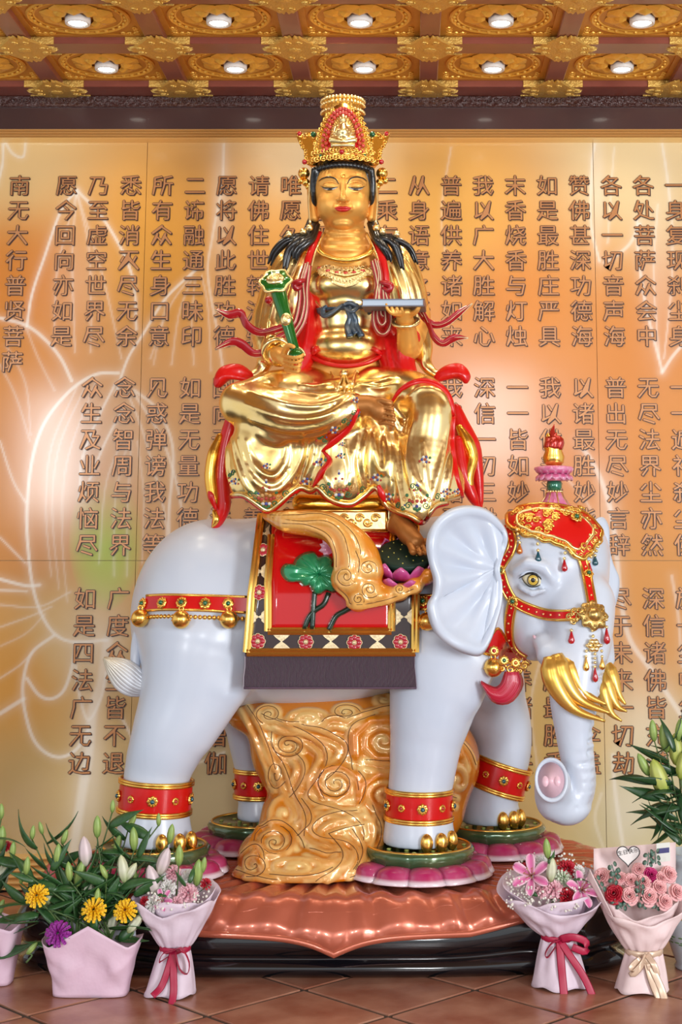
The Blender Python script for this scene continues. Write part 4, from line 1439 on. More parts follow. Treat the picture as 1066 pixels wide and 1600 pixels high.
# ---- lotus stands under the feet
M['pod'] = mat('pod_green', (0.035, 0.10, 0.04), 0.22, 0.35, coat=.7, noise=(7, (0.14, 0.18, 0.07), .7))
M['podseed'] = mat('pod_seed', (0.45, 0.5, 0.12), 0.3)
def stand_petal(r0, r1, z0, z1, half):
    nu, nv = 9, 10
    V = []; cols = []
    for j in range(nv):
        t = j / (nv - 1)
        for i in range(nu):
            s = -1 + 2 * i / (nu - 1)
            # over the shoulder, down the puffed front, out to a flared white rim
            ph = min(1, t / .8) * PI / 2
            q = max(0, (t - .8) / .2)
            puff = 1 - s * s
            r = r0 + (.243 - r0) * math.sin(ph) + .026 * q + .016 * puff * math.sin(ph) * (1 - q) - .010 * s ** 4
            z = z1 + .016 + (z0 - z1 - .016) * math.cos(ph) ** .8 - .016 * q + .016 * puff * math.sin(2 * ph) * .9
            a = s * half * 1.01
            V.append((r * math.cos(a), r * math.sin(a), z))
            w = max(0, (t - .78) / .10)
            w = min(1, w)
            base = np.array((0.42, .01, .10)) * (1 - .4 * abs(s)) + np.array((0.66, .18, .34)) * .4 * abs(s)
            cols.append(base * (1 - w) + np.array((0.80, .66, .72)) * w)
    Fc = [(j * nu + i, (j + 1) * nu + i, (j + 1) * nu + i + 1, j * nu + i + 1) for j in range(nv - 1) for i in range(nu - 1)]
    VF = thick((V, Fc), .006)
    return mesh_data('petal', *VF, M['petalmat'], True, np.array(cols + cols))
sp_me = stand_petal(.165, .262, zf - .050 - ZT, .004, PI / 12)
hpod = zf - ZT
pod_me = mesh_data('seed_pod', *lathe([(.150, .012), (.165, hpod - .065), (.188, hpod - .042), (.197, hpod - .012), (.190, hpod - .001), (.176, hpod - .002), (.17, hpod - .006), (.0005, hpod - .004)], 72, mod=lambda i, a: 1 + (.022 * abs(math.sin(8 * a)) if i < 4 else 0)), M['pod'])
rimpod_me = mesh_data('pod_rim', *tube([(.183 * math.cos(a), .183 * math.sin(a), hpod - .001) for a in np.linspace(0, 2 * PI, 60, endpoint=False)], .005, 6, closed=True), M['goldt'])
sb = MB()
for i in range(22):
    a, r = i * 2.4, .165 * math.sqrt((i + .5) / 22)
    sb.add(ball(.009, 8, 4, (r * math.cos(a), r * math.sin(a), hpod - .004), (1, 1, .35)))
seed_me = mesh_data('seeds', *sb.vf(), M['podseed'])
for u, Y, lab in ((655, 5.5, 'under the front foot nearest the viewer'), (241, 5.5, 'under the hind foot nearest the viewer, behind lilies'), (772, 5.93, 'under the raised far front foot beside the trunk'), (404, 6.0, 'under the far hind foot, left of the cloud pillar')):
    p = W(u, 1330, Y); p.z = ZT
    t = thing('lotus_stand', 'green and pink lotus stand ' + lab, 'lotus stand', p, 'lotus stands under the elephant')
    pd = put(bpy.data.objects.new('seed_pod', pod_me), t)
    put(bpy.data.objects.new('pod_rim', rimpod_me), pd); meta(put(bpy.data.objects.new('seeds', seed_me), pd), kind='stuff')
    for i in range(12):
        q = bpy.data.objects.new('petal', sp_me)
        q.rotation_euler = (0, 0, i * 2 * PI / 12 + .1)
        put(q, t)

# ---- cloud pillar
cl = Sdf()
E(cl, 510, 1120, 5.74, 150, 42, .20, .03)
E(cl, 590, 1160, 5.74, 130, 75, .19, .05)
E(cl, 540, 1215, 5.72, 122, 75, .20, .05)
E(cl, 520, 1290, 5.66, 95, 60, .21, .05)
E(cl, 690, 1190, 5.78, 58, 70, .15, .05)
E(cl, 665, 1260, 5.75, 60, 60, .14, .05)
E(cl, 495, 1345, 5.58, 112, 42, .25, .05)
E(cl, 425, 1335, 5.55, 50, 38, .17, .04)
E(cl, 470, 1372, 5.47, 108, 18, .16, .03)
E(cl, 412, 1372, 5.50, 50, 16, .13, .03)
E(cl, 436, 1280, 5.62, 28, 40, .14, .04)
E(cl, 424, 1158, 5.72, 32, 60, .13, .04)
cl.fn(lambda X, Y, Z: Z - (ZT - .004), (-9, -9, -9), (9, 9, ZT), .01, True)
V0, F0 = cl.mesh(.012)
V0 = relax(V0, F0, 2)
CB = bvh_of((V0, F0))
RIDGE = []
def spiral_px(u, v, ru, rv, turns, sg, ph, n=34):
    P = []
    for t in np.linspace(0, 1, n):
        a = ph + sg * turns * 2 * PI * t
        f = (1 - t) ** .85 + .03
        P.append((u + ru * f * math.cos(a), v + rv * f * math.sin(a)))
    return P
SPIR = [(421, 1117, 20, 15, 1.8, 1, 2.0), (484, 1124, 30, 14, 1.6, 1, 3.0), (540, 1113, 20, 11, 1.8, -1, 0), (601, 1094, 15, 12, 1.6, 1, 1), (452, 1166, 26, 20, 1.9, -1, 3.4),
        (600, 1158, 44, 36, 2.0, 1, 2.6), (525, 1226, 34, 30, 2.2, -1, .4), (602, 1240, 38, 30, 2.0, 1, 2.8), (431, 1212, 13, 22, 1.7, 1, .5), (444, 1272, 22, 30, 1.7, 1, 1.2),
        (430, 1316, 34, 28, 2.2, 1, 2.2), (460, 1356, 46, 16, 1.8, -1, 3.2), (395, 1352, 22, 18, 1.5, -1, 2), (595, 1284, 14, 12, 1.5, 1, 1), (690, 1180, 26, 34, 1.6, -1, 0), (715, 1220, 20, 26, 1.4, 1, 2)]
FLOW = [[(404, 1122), (440, 1138), (482, 1156), (508, 1180), (494, 1212), (472, 1240), (486, 1262), (528, 1272), (558, 1288), (566, 1312)],
        [(470, 1140), (506, 1150), (536, 1168), (528, 1192), (505, 1215)], [(416, 1150), (424, 1180), (440, 1205), (452, 1245), (470, 1275), (468, 1305)],
        [(560, 1258), (520, 1262), (490, 1278), (480, 1300), (500, 1318), (540, 1322), (556, 1345), (530, 1368), (480, 1382)], [(570, 1280), (530, 1290), (506, 1304), (530, 1334), (520, 1352), (490, 1372)],
        [(560, 1200), (552, 1170), (556, 1140), (590, 1122)], [(570, 1195), (600, 1200), (640, 1196)], [(545, 1130), (585, 1118), (620, 1108)], [(575, 1262), (590, 1300), (575, 1340), (555, 1378)], [(455, 1180), (470, 1200), (462, 1225), (448, 1240)],
        [(380, 1105), (400, 1140), (416, 1180), (424, 1205)], [(366, 1365), (400, 1378), (450, 1386), (520, 1388), (560, 1376)], [(660, 1230), (690, 1250), (715, 1255)], [(465, 1250), (480, 1280), (460, 1300)], [(620, 1270), (600, 1320), (580, 1360)], [(410, 1300), (430, 1290), (452, 1300), (470, 1325)], [(380, 1340), (400, 1328), (408, 1345)], [(480, 1330), (510, 1342), (535, 1338)], [(420, 1372), (460, 1378), (500, 1374), (525, 1360)], [(545, 1300), (560, 1330), (550, 1355)], [(500, 1200), (490, 1225), (500, 1252)], [(555, 1205), (565, 1230), (555, 1255)], [(430, 1130), (450, 1138), (470, 1136)], [(505, 1135), (520, 1128), (540, 1130)], [(640, 1180), (665, 1195), (690, 1215)], [(700, 1150), (725, 1175), (738, 1200)]]
for sp in SPIR:
    sp = (sp[0], sp[1], sp[2] * 1.12, sp[3] * 1.12, sp[4] + (.5 if sp[2] > 24 else 0), sp[5], sp[6])
    P, N = trace(spiral_px(*sp), CB, 40, 5.55)
    r = min(sp[2], sp[3])
    RIDGE.append((smooth_path(P, 1), np.linspace(max(5.4, r * .25), 3.2, 40) * mpp(5.5)))
for fl2 in FLOW:
    for off in (-7.5, 6.5):
        Q = spline(fl2, 36)
        T = np.gradient(Q, axis=0); T /= np.linalg.norm(T, axis=1)[:, None]
        Q = Q + np.stack([-T[:, 1], T[:, 0]], 1) * off
        P, N = trace(Q, CB, 40, 5.55)
        RIDGE.append((smooth_path(P, 2), interp([2.5, 5.6, 6.0, 5.4, 2.5], 40) * mpp(5.5)))
for P, R in RIDGE:
    cl.chain(P[::2], R[::2], .008)
V, Fq = cl.mesh(.0066)
V = relax(V, Fq, 1, .4)
allp = np.vstack([spline(P, 200) for P, R in RIDGE])
dm = np.full(len(V), 9.0)
for i in range(0, len(allp), 50):
    q = allp[i:i + 50]
    lo, hi = q.min(0) - .05, q.max(0) + .05
    m = ((V > lo) & (V < hi)).all(1)
    if m.any():
        dm[m] = np.minimum(dm[m], np.sqrt(((V[m][:, None, :] - q[None]) ** 2).sum(2)).min(1))
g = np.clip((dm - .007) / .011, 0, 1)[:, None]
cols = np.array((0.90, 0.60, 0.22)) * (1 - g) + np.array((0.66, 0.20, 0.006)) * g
M['cloud'] = mat('amber_cloud_enamel', (0.8, 0.5, 0.15), 0.24, 0.12, attr='tint', coat=.6)
pil = thing('cloud_pillar', 'amber and cream pillar of swirling carved clouds between the elephant legs', 'cloud pillar', (W(500, 1380, 5.6).x, 5.6, ZT))
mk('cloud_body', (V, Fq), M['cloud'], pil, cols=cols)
CB2 = bvh_of((V, Fq))
M['inkline'] = mat('dark_painted_line', (0.10, 0.035, 0.01), .5)
for i, (P, R) in enumerate(RIDGE):
    if i % 2 == 0:
        Q = []
        for p, r in zip(P, R):
            q, nn, ix, dd = CB2.find_nearest(Vector(p) + Vector((0, -.02, r * .7)))
            Q.append(tuple(q + nn * .0012))
        mk('painted_line', tube(smooth_path(Q, 2), .0012, 4), M['inkline'], pil)

# ================================================================ SADDLE CLOTH
def clothY(v):
    if v < 955:
        return 5.75 - .415 * math.sqrt(max(.02, 1 - ((955 - v) / 168) ** 2))
    return 5.335
def clothP(a, b, lift=0.0):
    """a across 0..1, b down 0..1 (b=1 at the lower gold border)"""
    v = 800 + (1022 - 800) * b
    ul = 409 + (383 - 409) * (b ** 1.3); ur = 652 + (649 - 652) * b
    return W(ul + (ur - ul) * a, v, clothY(v) - lift)
saddle = thing('saddle_cloth', 'dark floral saddle cloth with red centre panel, gold borders and striped fringe', 'saddle cloth', W(515, 1022, 5.35))
M['cloth'] = mat('dark_brocade', (0.035, 0.014, 0.012), 0.25, 0.1, coat=.6)
M['redpanel'] = mat('red_enamel_panel', (0.58, 0.003, 0.005), 0.10, 0.0, coat=.6)
M['fringe'] = mat('purple_fringe', (0.50, 0.43, 0.46), 0.35, 0.2)
M['fringelo'] = mat('dark_fringe', (0.10, 0.055, 0.09), 0.4)
M['lace'] = mat('pale_gold_lace', (0.80, 0.66, 0.40), 0.35, 0.5, bump=(120, .8, .004))
mk('cloth', thick(grid(lambda s, t: clothP(s, t), 24, 30), .012), M['cloth'], saddle)
def path_on(pts, n, lift):
    Q = spline(pts, n) if len(pts) > 2 else np.linspace(pts[0], pts[1], n)
    return [clothP(a, b, lift) for a, b in Q]
def px2ab(u, v):
    b = (v - 800) / 222.0
    ul = 409 + (383 - 409) * (max(b, 0) ** 1.3); ur = 652 - 3 * b
    return (u - ul) / (ur - ul), b
bar = ((-1, 0), (-1, .7), (-.5, 1), (0, .75), (.5, 1), (1, .7), (1, 0))
def border(pts, name, w, lift=.004, t=.014):
    for p, q in zip(pts[:-1], pts[1:]):
        P = np.array(path_on([px2ab(*p), px2ab(*q)], 16, lift))
        N = np.tile(np.array((0, -1.0, .25)), (16, 1)); 
        for i in range(16):
            vv = p[1] + (q[1] - p[1]) * i / 15
            s = max(0, min(1, (955 - vv) / 168)); N[i] = (0, -math.sqrt(max(.05, 1 - s * s)), s * .9)
        N /= np.linalg.norm(N, axis=1)[:, None]
        mk(name, strip(P, N, w, t, bar), M['goldt'], saddle, sharp=.6)
border([(408, 806), (403, 850), (393, 930), (386, 1019), (649, 1019), (650, 930)], 'outer_border', .028)
border([(649, 1019), (650, 900), (651, 808)], 'outer_border', .024)
border([(424, 838), (419, 910), (419, 986), (612, 986), (613, 900)], 'inner_border', .026)
border([(612, 986), (613, 900), (614, 830)], 'inner_border', .024)
def ab_grid(x0, x1, v0, v1, lift, nu=14, nv=16, skew=True):
    def fn(s, t):
        v = v0 + (v1 - v0) * t
        u = x0 + (x1 - x0) * s
        a, b = px2ab(u, v)
        return clothP(a, b, lift)
    return grid(fn, nu, nv)
def fnred(s, t):
    v = 812 + (984 - 812) * t
    a0, b = px2ab(421 + (1 - t) * 4, v)
    a1, _ = px2ab(612, v)
    return clothP(a0 + (a1 - a0) * s, b, .008)
mk('red_panel', thick(grid(fnred, 16, 20), .006), M['redpanel'], saddle)
# fringe: close vertical pleats below the border
FV = MB(); nP = 120
Vf = []; Ff = []; fmx = []
for i in range(nP + 1):
    for dd, uoff in ((0, 0), (.007, .5)):
        s = (i + uoff) / (nP + 1)
        for t in (0, .33, .66, 1):
            v = 1024 + (1075 - 1024) * t
            u = 383 + (649 - 383) * s + (s - .5) * 5 * t + .8 * math.sin(t * 6 + s * 9)
            Vf.append(W(u, v, 5.338 - dd + .01 * t))
nn = 4
for c in range(2 * (nP + 1) - 1):
    for r in range(3):
        Ff.append((c * nn + r, c * nn + r + 1, (c + 1) * nn + r + 1, (c + 1) * nn + r)); fmx.append(c % 2)
n1 = len(Vf)
VFf = thick((Vf, Ff), .003)
o = mk('fringe', VFf, None, saddle, smooth=False, mats=[M['fringe'], M['fringelo']], fm=fmx + fmx + [1] * (len(VFf[1]) - 2 * len(fmx)))
mk('fringe_cord', tube([W(u, 1024, 5.325) for u in np.linspace(383, 650, 24)], .004, 6), M['fringelo'], saddle)
mk('fringe_cord', tube([W(u, 1075, 5.335) for u in np.linspace(381, 651, 24)], .004, 6), M['fringelo'], saddle)
# flower studs on the dark border
M['studred'] = mat('stud_red', (0.45, .02, .04), .25, coat=.6)
fs = MB()
for i in range(8):
    a = i * PI / 4
    fs.add(ball(.0105, 8, 6, (.017 * math.cos(a), .017 * math.sin(a), .003), (1, 1, .5)), k=0)
    fs.add(xf(tube([(.0105 * math.cos(q), .0105 * math.sin(q), 0) for q in np.linspace(0, 2 * PI, 10, endpoint=False)], .0018, 4, closed=True), (.017 * math.cos(a), .017 * math.sin(a), .004)), k=1)
fs.add(ball(.009, 10, 6, (0, 0, .006), (1, 1, .6)), k=1)
st_me = mesh_data('flower_stud', *fs.vf(), mats=[M['studred'], M['lace']], fm=fs.k)
for u, v in ((411, 860), (405, 926), (403, 1002), (478, 1003), (554, 1004), (626, 1003)):
    a, b = px2ab(u, v)
    s = max(0, min(1, (955 - v) / 168))
    inst('flower_stud', st_me, None, saddle, matrix=place(clothP(a, b, .008), Vector((0, -math.sqrt(1 - s * s), s)), None, 1.0))
# lace corners between the studs
def lace(u, v, du, dv):
    """half lozenge with its flat side at (u, v) pointing along (du, dv)"""
    L = 11; w = 13
    tu, tv = -dv, du
    pts = []
    for q in range(9):
        t = -1 + q / 4
        pts.append((u + tu * w * t + du * L * (1 - abs(t)) ** .8 * (1 + .15 * math.cos(t * 12)), v + tv * w * t + dv * L * (1 - abs(t)) ** .8))
    P = [clothP(*px2ab(*p), .009) for p in pts]
    mk('lace_motif', thick((P, [tuple(range(len(P)))]), .004, (0, -1, .2)), M['lace'], saddle, smooth=False)
for v in (893, 964):
    lace(397 - (v - 893) * .06, v, 1, 0); lace(416, v, -1, 0)
for u in (440, 517, 590):
    lace(u, 1013, 0, -1); lace(u, 992, 0, 1)
lace(402, 832, 1, .2); lace(424, 832, -1, .2); lace(619, 964, 1, 0); lace(644, 964, -1, 0)
# relief: lotus leaf, stems, bud
M['leafgreen'] = mat('jade_leaf', (0.012, 0.26, 0.10), 0.22, 0.2, coat=.6, noise=(14, (0.05, 0.42, 0.18), .6))
M['stem'] = mat('dark_stem', (0.012, 0.035, 0.02), 0.25, .2, coat=.5)
def LP(u, v, l): return clothP(*px2ab(u, v), l)
lo_ = [(440, 890), (447, 882), (458, 882), (464, 872), (478, 864), (490, 863), (497, 870), (510, 868), (520, 875), (518, 884), (530, 893), (528, 905), (531, 918), (521, 925), (510, 921), (500, 928), (490, 925), (484, 914), (474, 915), (466, 908), (452, 908), (442, 900)]
On = spline(lo_, 66, True)
cx, cy = 499, 897
def leaf_fn(s, t):
    o = On[int(round(s * 66)) % 66]
    u, v = cx + (o[0] - cx) * t, cy + (o[1] - cy) * t
    ang_ = math.atan2(o[1] - cy, o[0] - cx)
    return LP(u, v, .016 + .028 * math.sin(PI * (.15 + .7 * t)) + .006 * math.cos(11 * ang_) * t - .012 * max(0, t - .85) / .15)
lv = grid(leaf_fn, 66, 9, True)
lf = mk('lotus_leaf', thick((lv[0], [tuple(reversed(f)) for f in lv[1]]), .008), M['leafgreen'], saddle)
mk('leaf_edge', tube([leaf_fn(i / 66, 1.0) for i in range(66)], .004, 6, closed=True), M['goldt'], lf)
for a in range(9):
    s = (a * 7 + 3) % 66 / 66
    mk('leaf_vein', tube([Vector(leaf_fn(s, t)) + Vector((0, -.005, 0)) for t in np.linspace(.05, .88, 8)], [.0035, .003, .002], 5), M['leafgreen'], lf)
for pts in ([(492, 925), (490, 950), (488, 982)], [(514, 926), (506, 944), (492, 954), (482, 966), (476, 982)], [(556, 944), (540, 954), (526, 962), (518, 976), (514, 984)]):
    mk('lotus_stem', tube(spline([LP(u, v, .016) for u, v in pts], 14), .0095, 8), M['stem'], saddle)
pb = petal_me(.016, .05, .014, M['petalmat'], edge=((0.75, .25, .40), (0.85, .6, .68)))
for a in (-.9, -.45, 0, .4):
    y = Vector((-math.cos(a) * .9, 0, math.sin(a) + .35)).normalized(); zz = Vector((0, -1, 0)); x = y.cross(zz)
    m4 = Matrix(((x.x, y.x, zz.x, 0), (x.y, y.y, zz.y, 0), (x.z, y.z, zz.z, 0), (0, 0, 0, 1))); m4.translation = LP(520, 858, .015)
    inst('bud_petal', pb, None, saddle, matrix=m4)

# ---- cloud trail sweeping over the cloth and carrying the footrest
tr = Sdf()
def C3(s, pts, k): CH(s, pts, k, 24)
C3(tr, [(418, 806, 5.46, 8), (450, 815, 5.37, 18), (490, 818, 5.34, 21), (520, 826, 5.315, 23), (540, 850, 5.295, 24), (548, 880, 5.285, 26), (555, 910, 5.28, 26)], .02)
C3(tr, [(510, 822, 5.33, 12), (545, 836, 5.30, 19), (570, 862, 5.285, 20), (582, 892, 5.28, 18)], .02)
for u, v, r in ((540, 905, 23), (574, 893, 20), (580, 925, 23), (560, 938, 18), (604, 930, 16), (625, 925, 14), (648, 915, 14), (668, 900, 12)):
    E(tr, u, v, 5.285, r, r, .045, .02)
V0, F0 = tr.mesh(.009)
TB = bvh_of((V0, F0))
TR = []
for u, v, r, sg in ((540, 903, 17, 1), (576, 890, 14, -1), (578, 924, 15, 1), (560, 940, 10, -1), (625, 922, 9, 1)):
    P, N = trace(spiral_px(u, v, r, r, 1.7, sg, .5), TB, 30, 5.25); TR.append((P, np.linspace(4, 2, 30) * mpp(5.3)))
for pts in ([(420, 806), (460, 806), (500, 804), (530, 815), (556, 840), (566, 870)], [(424, 812), (470, 816), (510, 816), (535, 835), (546, 870), (545, 890)], [(440, 822), (480, 824), (512, 838), (524, 865), (524, 890)], [(556, 862), (562, 880), (560, 898)], [(520, 930), (550, 948), (590, 944), (620, 935), (660, 918)]):
    P, N = trace(pts, TB, 30, 5.25); TR.append((P, interp([1.5, 4, 4, 2], 30) * mpp(5.3)))
for P, R in TR: tr.chain(P[::2], R[::2], .01)
V, Fq = tr.mesh(.0062)
V = relax(V, Fq, 1, .4)
allp = np.vstack([P for P, R in TR])
dm = np.array([np.sqrt(((allp - v) ** 2).sum(1)).min() for v in V])
g = np.clip((dm - .005) / .02, 0, 1)[:, None]
cols = np.array((0.88, 0.50, 0.14)) * (1 - g) + np.array((0.76, 0.26, 0.02)) * g
rest = thing('lotus_footrest', 'orange cloud trail ending in a pink lotus footrest under the bare foot', 'footrest', W(600, 930, 5.3))
mk('cloud_trail', (V, Fq), M['cloud'], rest, cols=cols)
TB2 = bvh_of((V, Fq))
for P, R in TR:
    Q = [tuple(TB2.find_nearest(Vector(p) + Vector((0, -.015, .008)))[0]) for p in P]
    mk('painted_line', tube(smooth_path(Q, 1), .0013, 4), M['inkline'], rest)
fc = W(634, 864, 5.34)           # centre of the green pad
kf = mpp(5.26)
tiltR = Matrix.Rotation(.55, 3, 'X')
pad = mk('seed_pad', xf(lathe([(30 * kf, -.05), (42 * kf, -.02), (44 * kf, -.002), (40 * kf, .004), (.0005, .004)], 36), fc, tiltR), mat('dark_green_pad', (0.010, .030, .020), .5, spec=.3), rest)
sd = MB()
for i in range(20):
    a, r = i * 2.4, 39 * kf * math.sqrt((i + .5) / 20)
    sd.add(ball(.0028, 6, 4, (r * math.cos(a), r * math.sin(a), .0045)))
meta(mk('seeds', xf(sd.vf(), fc, tiltR), mat('seed_yellow', (0.6, .55, .1), .4), pad), kind='stuff')
fp = petal_me(.036, .086, .024, M['petalmat'], edge=((0.40, .006, .13), (0.62, .12, .34)))
for ring, (rr, n, zo, lean) in enumerate(((35, 11, -.07, .35), (38, 11, -.088, .8))):
    for i in range(n):
        a = 2 * PI * (i + .5 * ring) / n
        y = tiltR @ Vector((math.cos(a) * lean, math.sin(a) * lean, 1)).normalized()
        zz = tiltR @ Vector((math.cos(a), math.sin(a), -lean)).normalized()
        x = y.cross(zz)
        m4 = Matrix(((x.x, y.x, zz.x, 0), (x.y, y.y, zz.y, 0), (x.z, y.z, zz.z, 0), (0, 0, 0, 1)))
        m4.translation = fc + tiltR @ Vector((rr * kf * math.cos(a), rr * kf * math.sin(a), zo))
        inst('petal', fp, None, rest, matrix=m4)
# pedestal of the rider's seat
seat = thing('seat_plinth', 'carved gold plinth on the elephant back below the rider robe', 'plinth', W(525, 830, 5.5))
def zb(v, Y): return W(525, v, Y).z
x0, x1 = W(441, 815, 5.44).x, W(608, 815, 5.44).x
mk('plinth_block', bbox_bevel(x0, x1, 5.44, 5.95, zb(832, 5.44), zb(795, 5.44), .006), M['goldpale'], seat, smooth=False)
pf = MB()
for s in (0, 1):
    z = zb(829, 5.44) if s == 0 else zb(798, 5.44)
    pf.add(tube([(x0 + .004, 5.438, z), (x1 - .004, 5.438, z)], .006, 6))
    x = x0 + .008 if s == 0 else x1 - .008
    pf.add(tube([(x, 5.438, zb(829, 5.44)), (x, 5.438, zb(798, 5.44))], .006, 6))
mk('plinth_frame', pf.vf(), M['goldt'], seat)
ps = MB()
for i in range(11):
    x = x0 + .05 + (x1 - x0 - .1) * i / 10
    z = zb(813, 5.44) + .008 * (-1) ** i
    ps.add(tube([(x + .017 * math.cos(t) * (1 - t / 12), 5.438, z + (-1) ** i * .016 * math.sin(t) * (1 - t / 12)) for t in np.linspace(0, 9.5, 18)], .0042, 5))
mk('plinth_scrolls', ps.vf(), M['goldt'], seat)
# ================================================================ GOLDEN SEATED DEITY
deity = thing('seated_deity_statue', 'golden seated deity statue with tall jewelled crown and flowing red-lined robe', 'statue', W(530, 800, 5.55))
k5 = mpp(5.6)
XC = 536.0      # axis of the face

# ---------------------------------------------------------------- body: one continuous figure
bd = Sdf()
E(bd, XC, 288, 5.64, 49, 50, .125, .03)                 # skull
E(bd, XC, 303, 5.605, 42.5, 52, .118, .03)              # face
E(bd, XC, 331, 5.585, 38, 27, .094, .03)
for s in (-1, 1):
    E(bd, XC + s * 21, 320, 5.548, 18.5, 21, .054, .02)   # cheeks
    E(bd, XC + s * 20, 291.5, 5.507, 12, 6.5, .022, .008)  # lids
    CH(bd, [(XC + s * 6, 285, 5.490, 2.5), (XC + s * 14, 279, 5.494, 3.2), (XC + s * 26, 279, 5.512, 3), (XC + s * 35, 286, 5.538, 2)], .012)
    # long ear
    CH(bd, [(XC + s * 48, 284, 5.61, 5), (XC + s * 50.5, 300, 5.605, 6), (XC + s * 47, 322, 5.60, 5.5), (XC + s * 44, 340, 5.60, 7.2)], .006, 14)
    E(bd, XC + s * 6.3, 312, 5.478, 4.8, 4, .012, .008)
E(bd, XC, 351, 5.548, 15, 8, .035, .015)                # chin
CH(bd, [(XC, 282, 5.492, 3.6), (XC, 298, 5.474, 3.8), (XC, 310, 5.458, 6)], .010, 12)
E(bd, XC, 326, 5.492, 15, 8, .018, .012)                # mouth mound
CH(bd, [(538, 345, 5.635, 31), (539, 372, 5.64, 31), (540, 398, 5.645, 41)], .02, 16)
for v, r in ((364, 32.5), (376, 34), (388, 38)):        # rings of the neck
    bd.fn(lambda X, Y, Z, c=W(539, v, 5.632), R=r * k5: np.sqrt((np.sqrt((X - c.x) ** 2 + (Y - c.y) ** 2) - R * .93) ** 2 + (Z - c.z + (Y - c.y) * -.25) ** 2) - .010, W(539 - r - 6, v + 14, 5.5) , W(539 + r + 6, v - 14, 5.78), .012)
E(bd, 540, 418, 5.675, 78, 34, .105, .04)
E(bd, 540, 470, 5.68, 58, 60, .11, .04)
E(bd, 540, 560, 5.68, 62, 60, .11, .04)
CH(bd, [(472, 408, 5.68, 22), (430, 500, 5.65, 20), (431, 545, 5.55, 15), (442, 559, 5.46, 11.5)], .03, 20)
CH(bd, [(612, 408, 5.68, 22), (652, 490, 5.66, 21), (640, 545, 5.58, 19), (635, 510, 5.50, 15), (632, 495, 5.465, 13)], .03, 24)
# hips and legs under the robe
CH(bd, [(500, 600, 5.66, 34), (378, 628, 5.48, 26), (470, 640, 5.38, 24), (560, 634, 5.365, 17), (580, 634, 5.36, 16), (593, 641, 5.352, 14.5)], .03, 36)
CH(bd, [(590, 605, 5.66, 34), (670, 628, 5.46, 28), (656, 740, 5.44, 22), (628, 808, 5.41, 15.5)], .03, 30)
# crossed foot: toes in a row along its far edge
E(bd, 594, 642, 5.35, 13, 17, .032, .015)
for (a, b, r) in (((598, 626), (609, 630), 5.8), ((601, 636.5), (613, 640), 4.1), ((603, 645), (615, 648.5), 3.9), ((603, 653), (616, 656.5), 3.7), ((602, 660.5), (615, 664), 3.4)):
    CH(bd, [(a[0] - 8, a[1] + 1, 5.34, r), (a[0], a[1], 5.325, r * .92), (b[0] - 3, b[1] - 1, 5.315, r * .9), (b[0], b[1], 5.318, r)], .002)
# lower foot on the lotus pad
E(bd, 619, 822, 5.42, 14, 14, .045, .02)
CH(bd, [(626, 816, 5.40, 16), (638, 834, 5.345, 16.5), (650, 846, 5.31, 13)], .02, 12)
for i, (u, v, r) in enumerate(((645, 860, 6.2), (656, 863, 4.2), (664.5, 862, 4.0), (672, 859, 3.7), (678, 854, 3.3))):
    CH(bd, [(u - 6, v - 15, 5.315, r), (u - 2, v - 5, 5.285 + .004 * i, r * .9), (u + 1, v + 2, 5.272 + .005 * i, r)], .002)
# hand closing round the sceptre
E(bd, 448, 562, 5.445, 11, 13, .026, .012)
for i in range(4):
    v0 = 556 + 7.4 * i
    CH(bd, [(444 + i, v0, 5.43, 3.6), (450 + 1.5 * i, v0 + 1.5, 5.385, 3.3), (460 + i, v0 + 3, 5.352, 3.1), (470 - i, v0 + 1, 5.348, 2.9), (474 - 2 * i, v0 - 2, 5.366, 2.7)], .0015, 16)
CH(bd, [(443, 555, 5.43, 5), (446, 545, 5.40, 4.6), (452, 540, 5.37, 4.0), (459, 542, 5.352, 3.4)], .003, 12)
# hand carrying the book
E(bd, 634, 489, 5.455, 14, 8.5, .032, .012)
for i in range(4):
    CH(bd, [(628 + 2 * i, 492 - .4 * i, 5.44 + .010 * i, 3.9), (614 + 5.5 * i, 490, 5.405 + .008 * i, 3.2), (606 + 7.4 * i, 483, 5.395 + .006 * i, 3.0), (604 + 7.6 * i, 475.5, 5.395 + .006 * i, 2.7)], .0015, 14)
CH(bd, [(643, 491, 5.44, 5.0), (651, 486, 5.41, 4.2), (655, 478, 5.40, 3.4)], .003, 10)
V, Fq = bd.mesh(.0039)
V = relax(V, Fq, 1, .4)
u_, v_ = project(V)
foot = ((v_ > 795) | ((v_ > 610) & (v_ < 668) & (u_ > 555) & (u_ < 630) & (V[:, 1] < 5.42)))[:, None]
cols = np.where(foot, np.array((0.46, 0.18, 0.04)), np.array((0.84, 0.42, 0.09)))
M['skin'] = mat('satin_gold_skin', (0.83, 0.42, 0.085), 0.46, 0.55, attr='tint', coat=.1, coat_rough=.35)
mk('body', (V, Fq), M['skin'], deity, cols=cols)
BB = bvh_of((V, Fq))

def on_body(u, v, lift=0.0): return hit(u, v, BB, 5.5, lift)
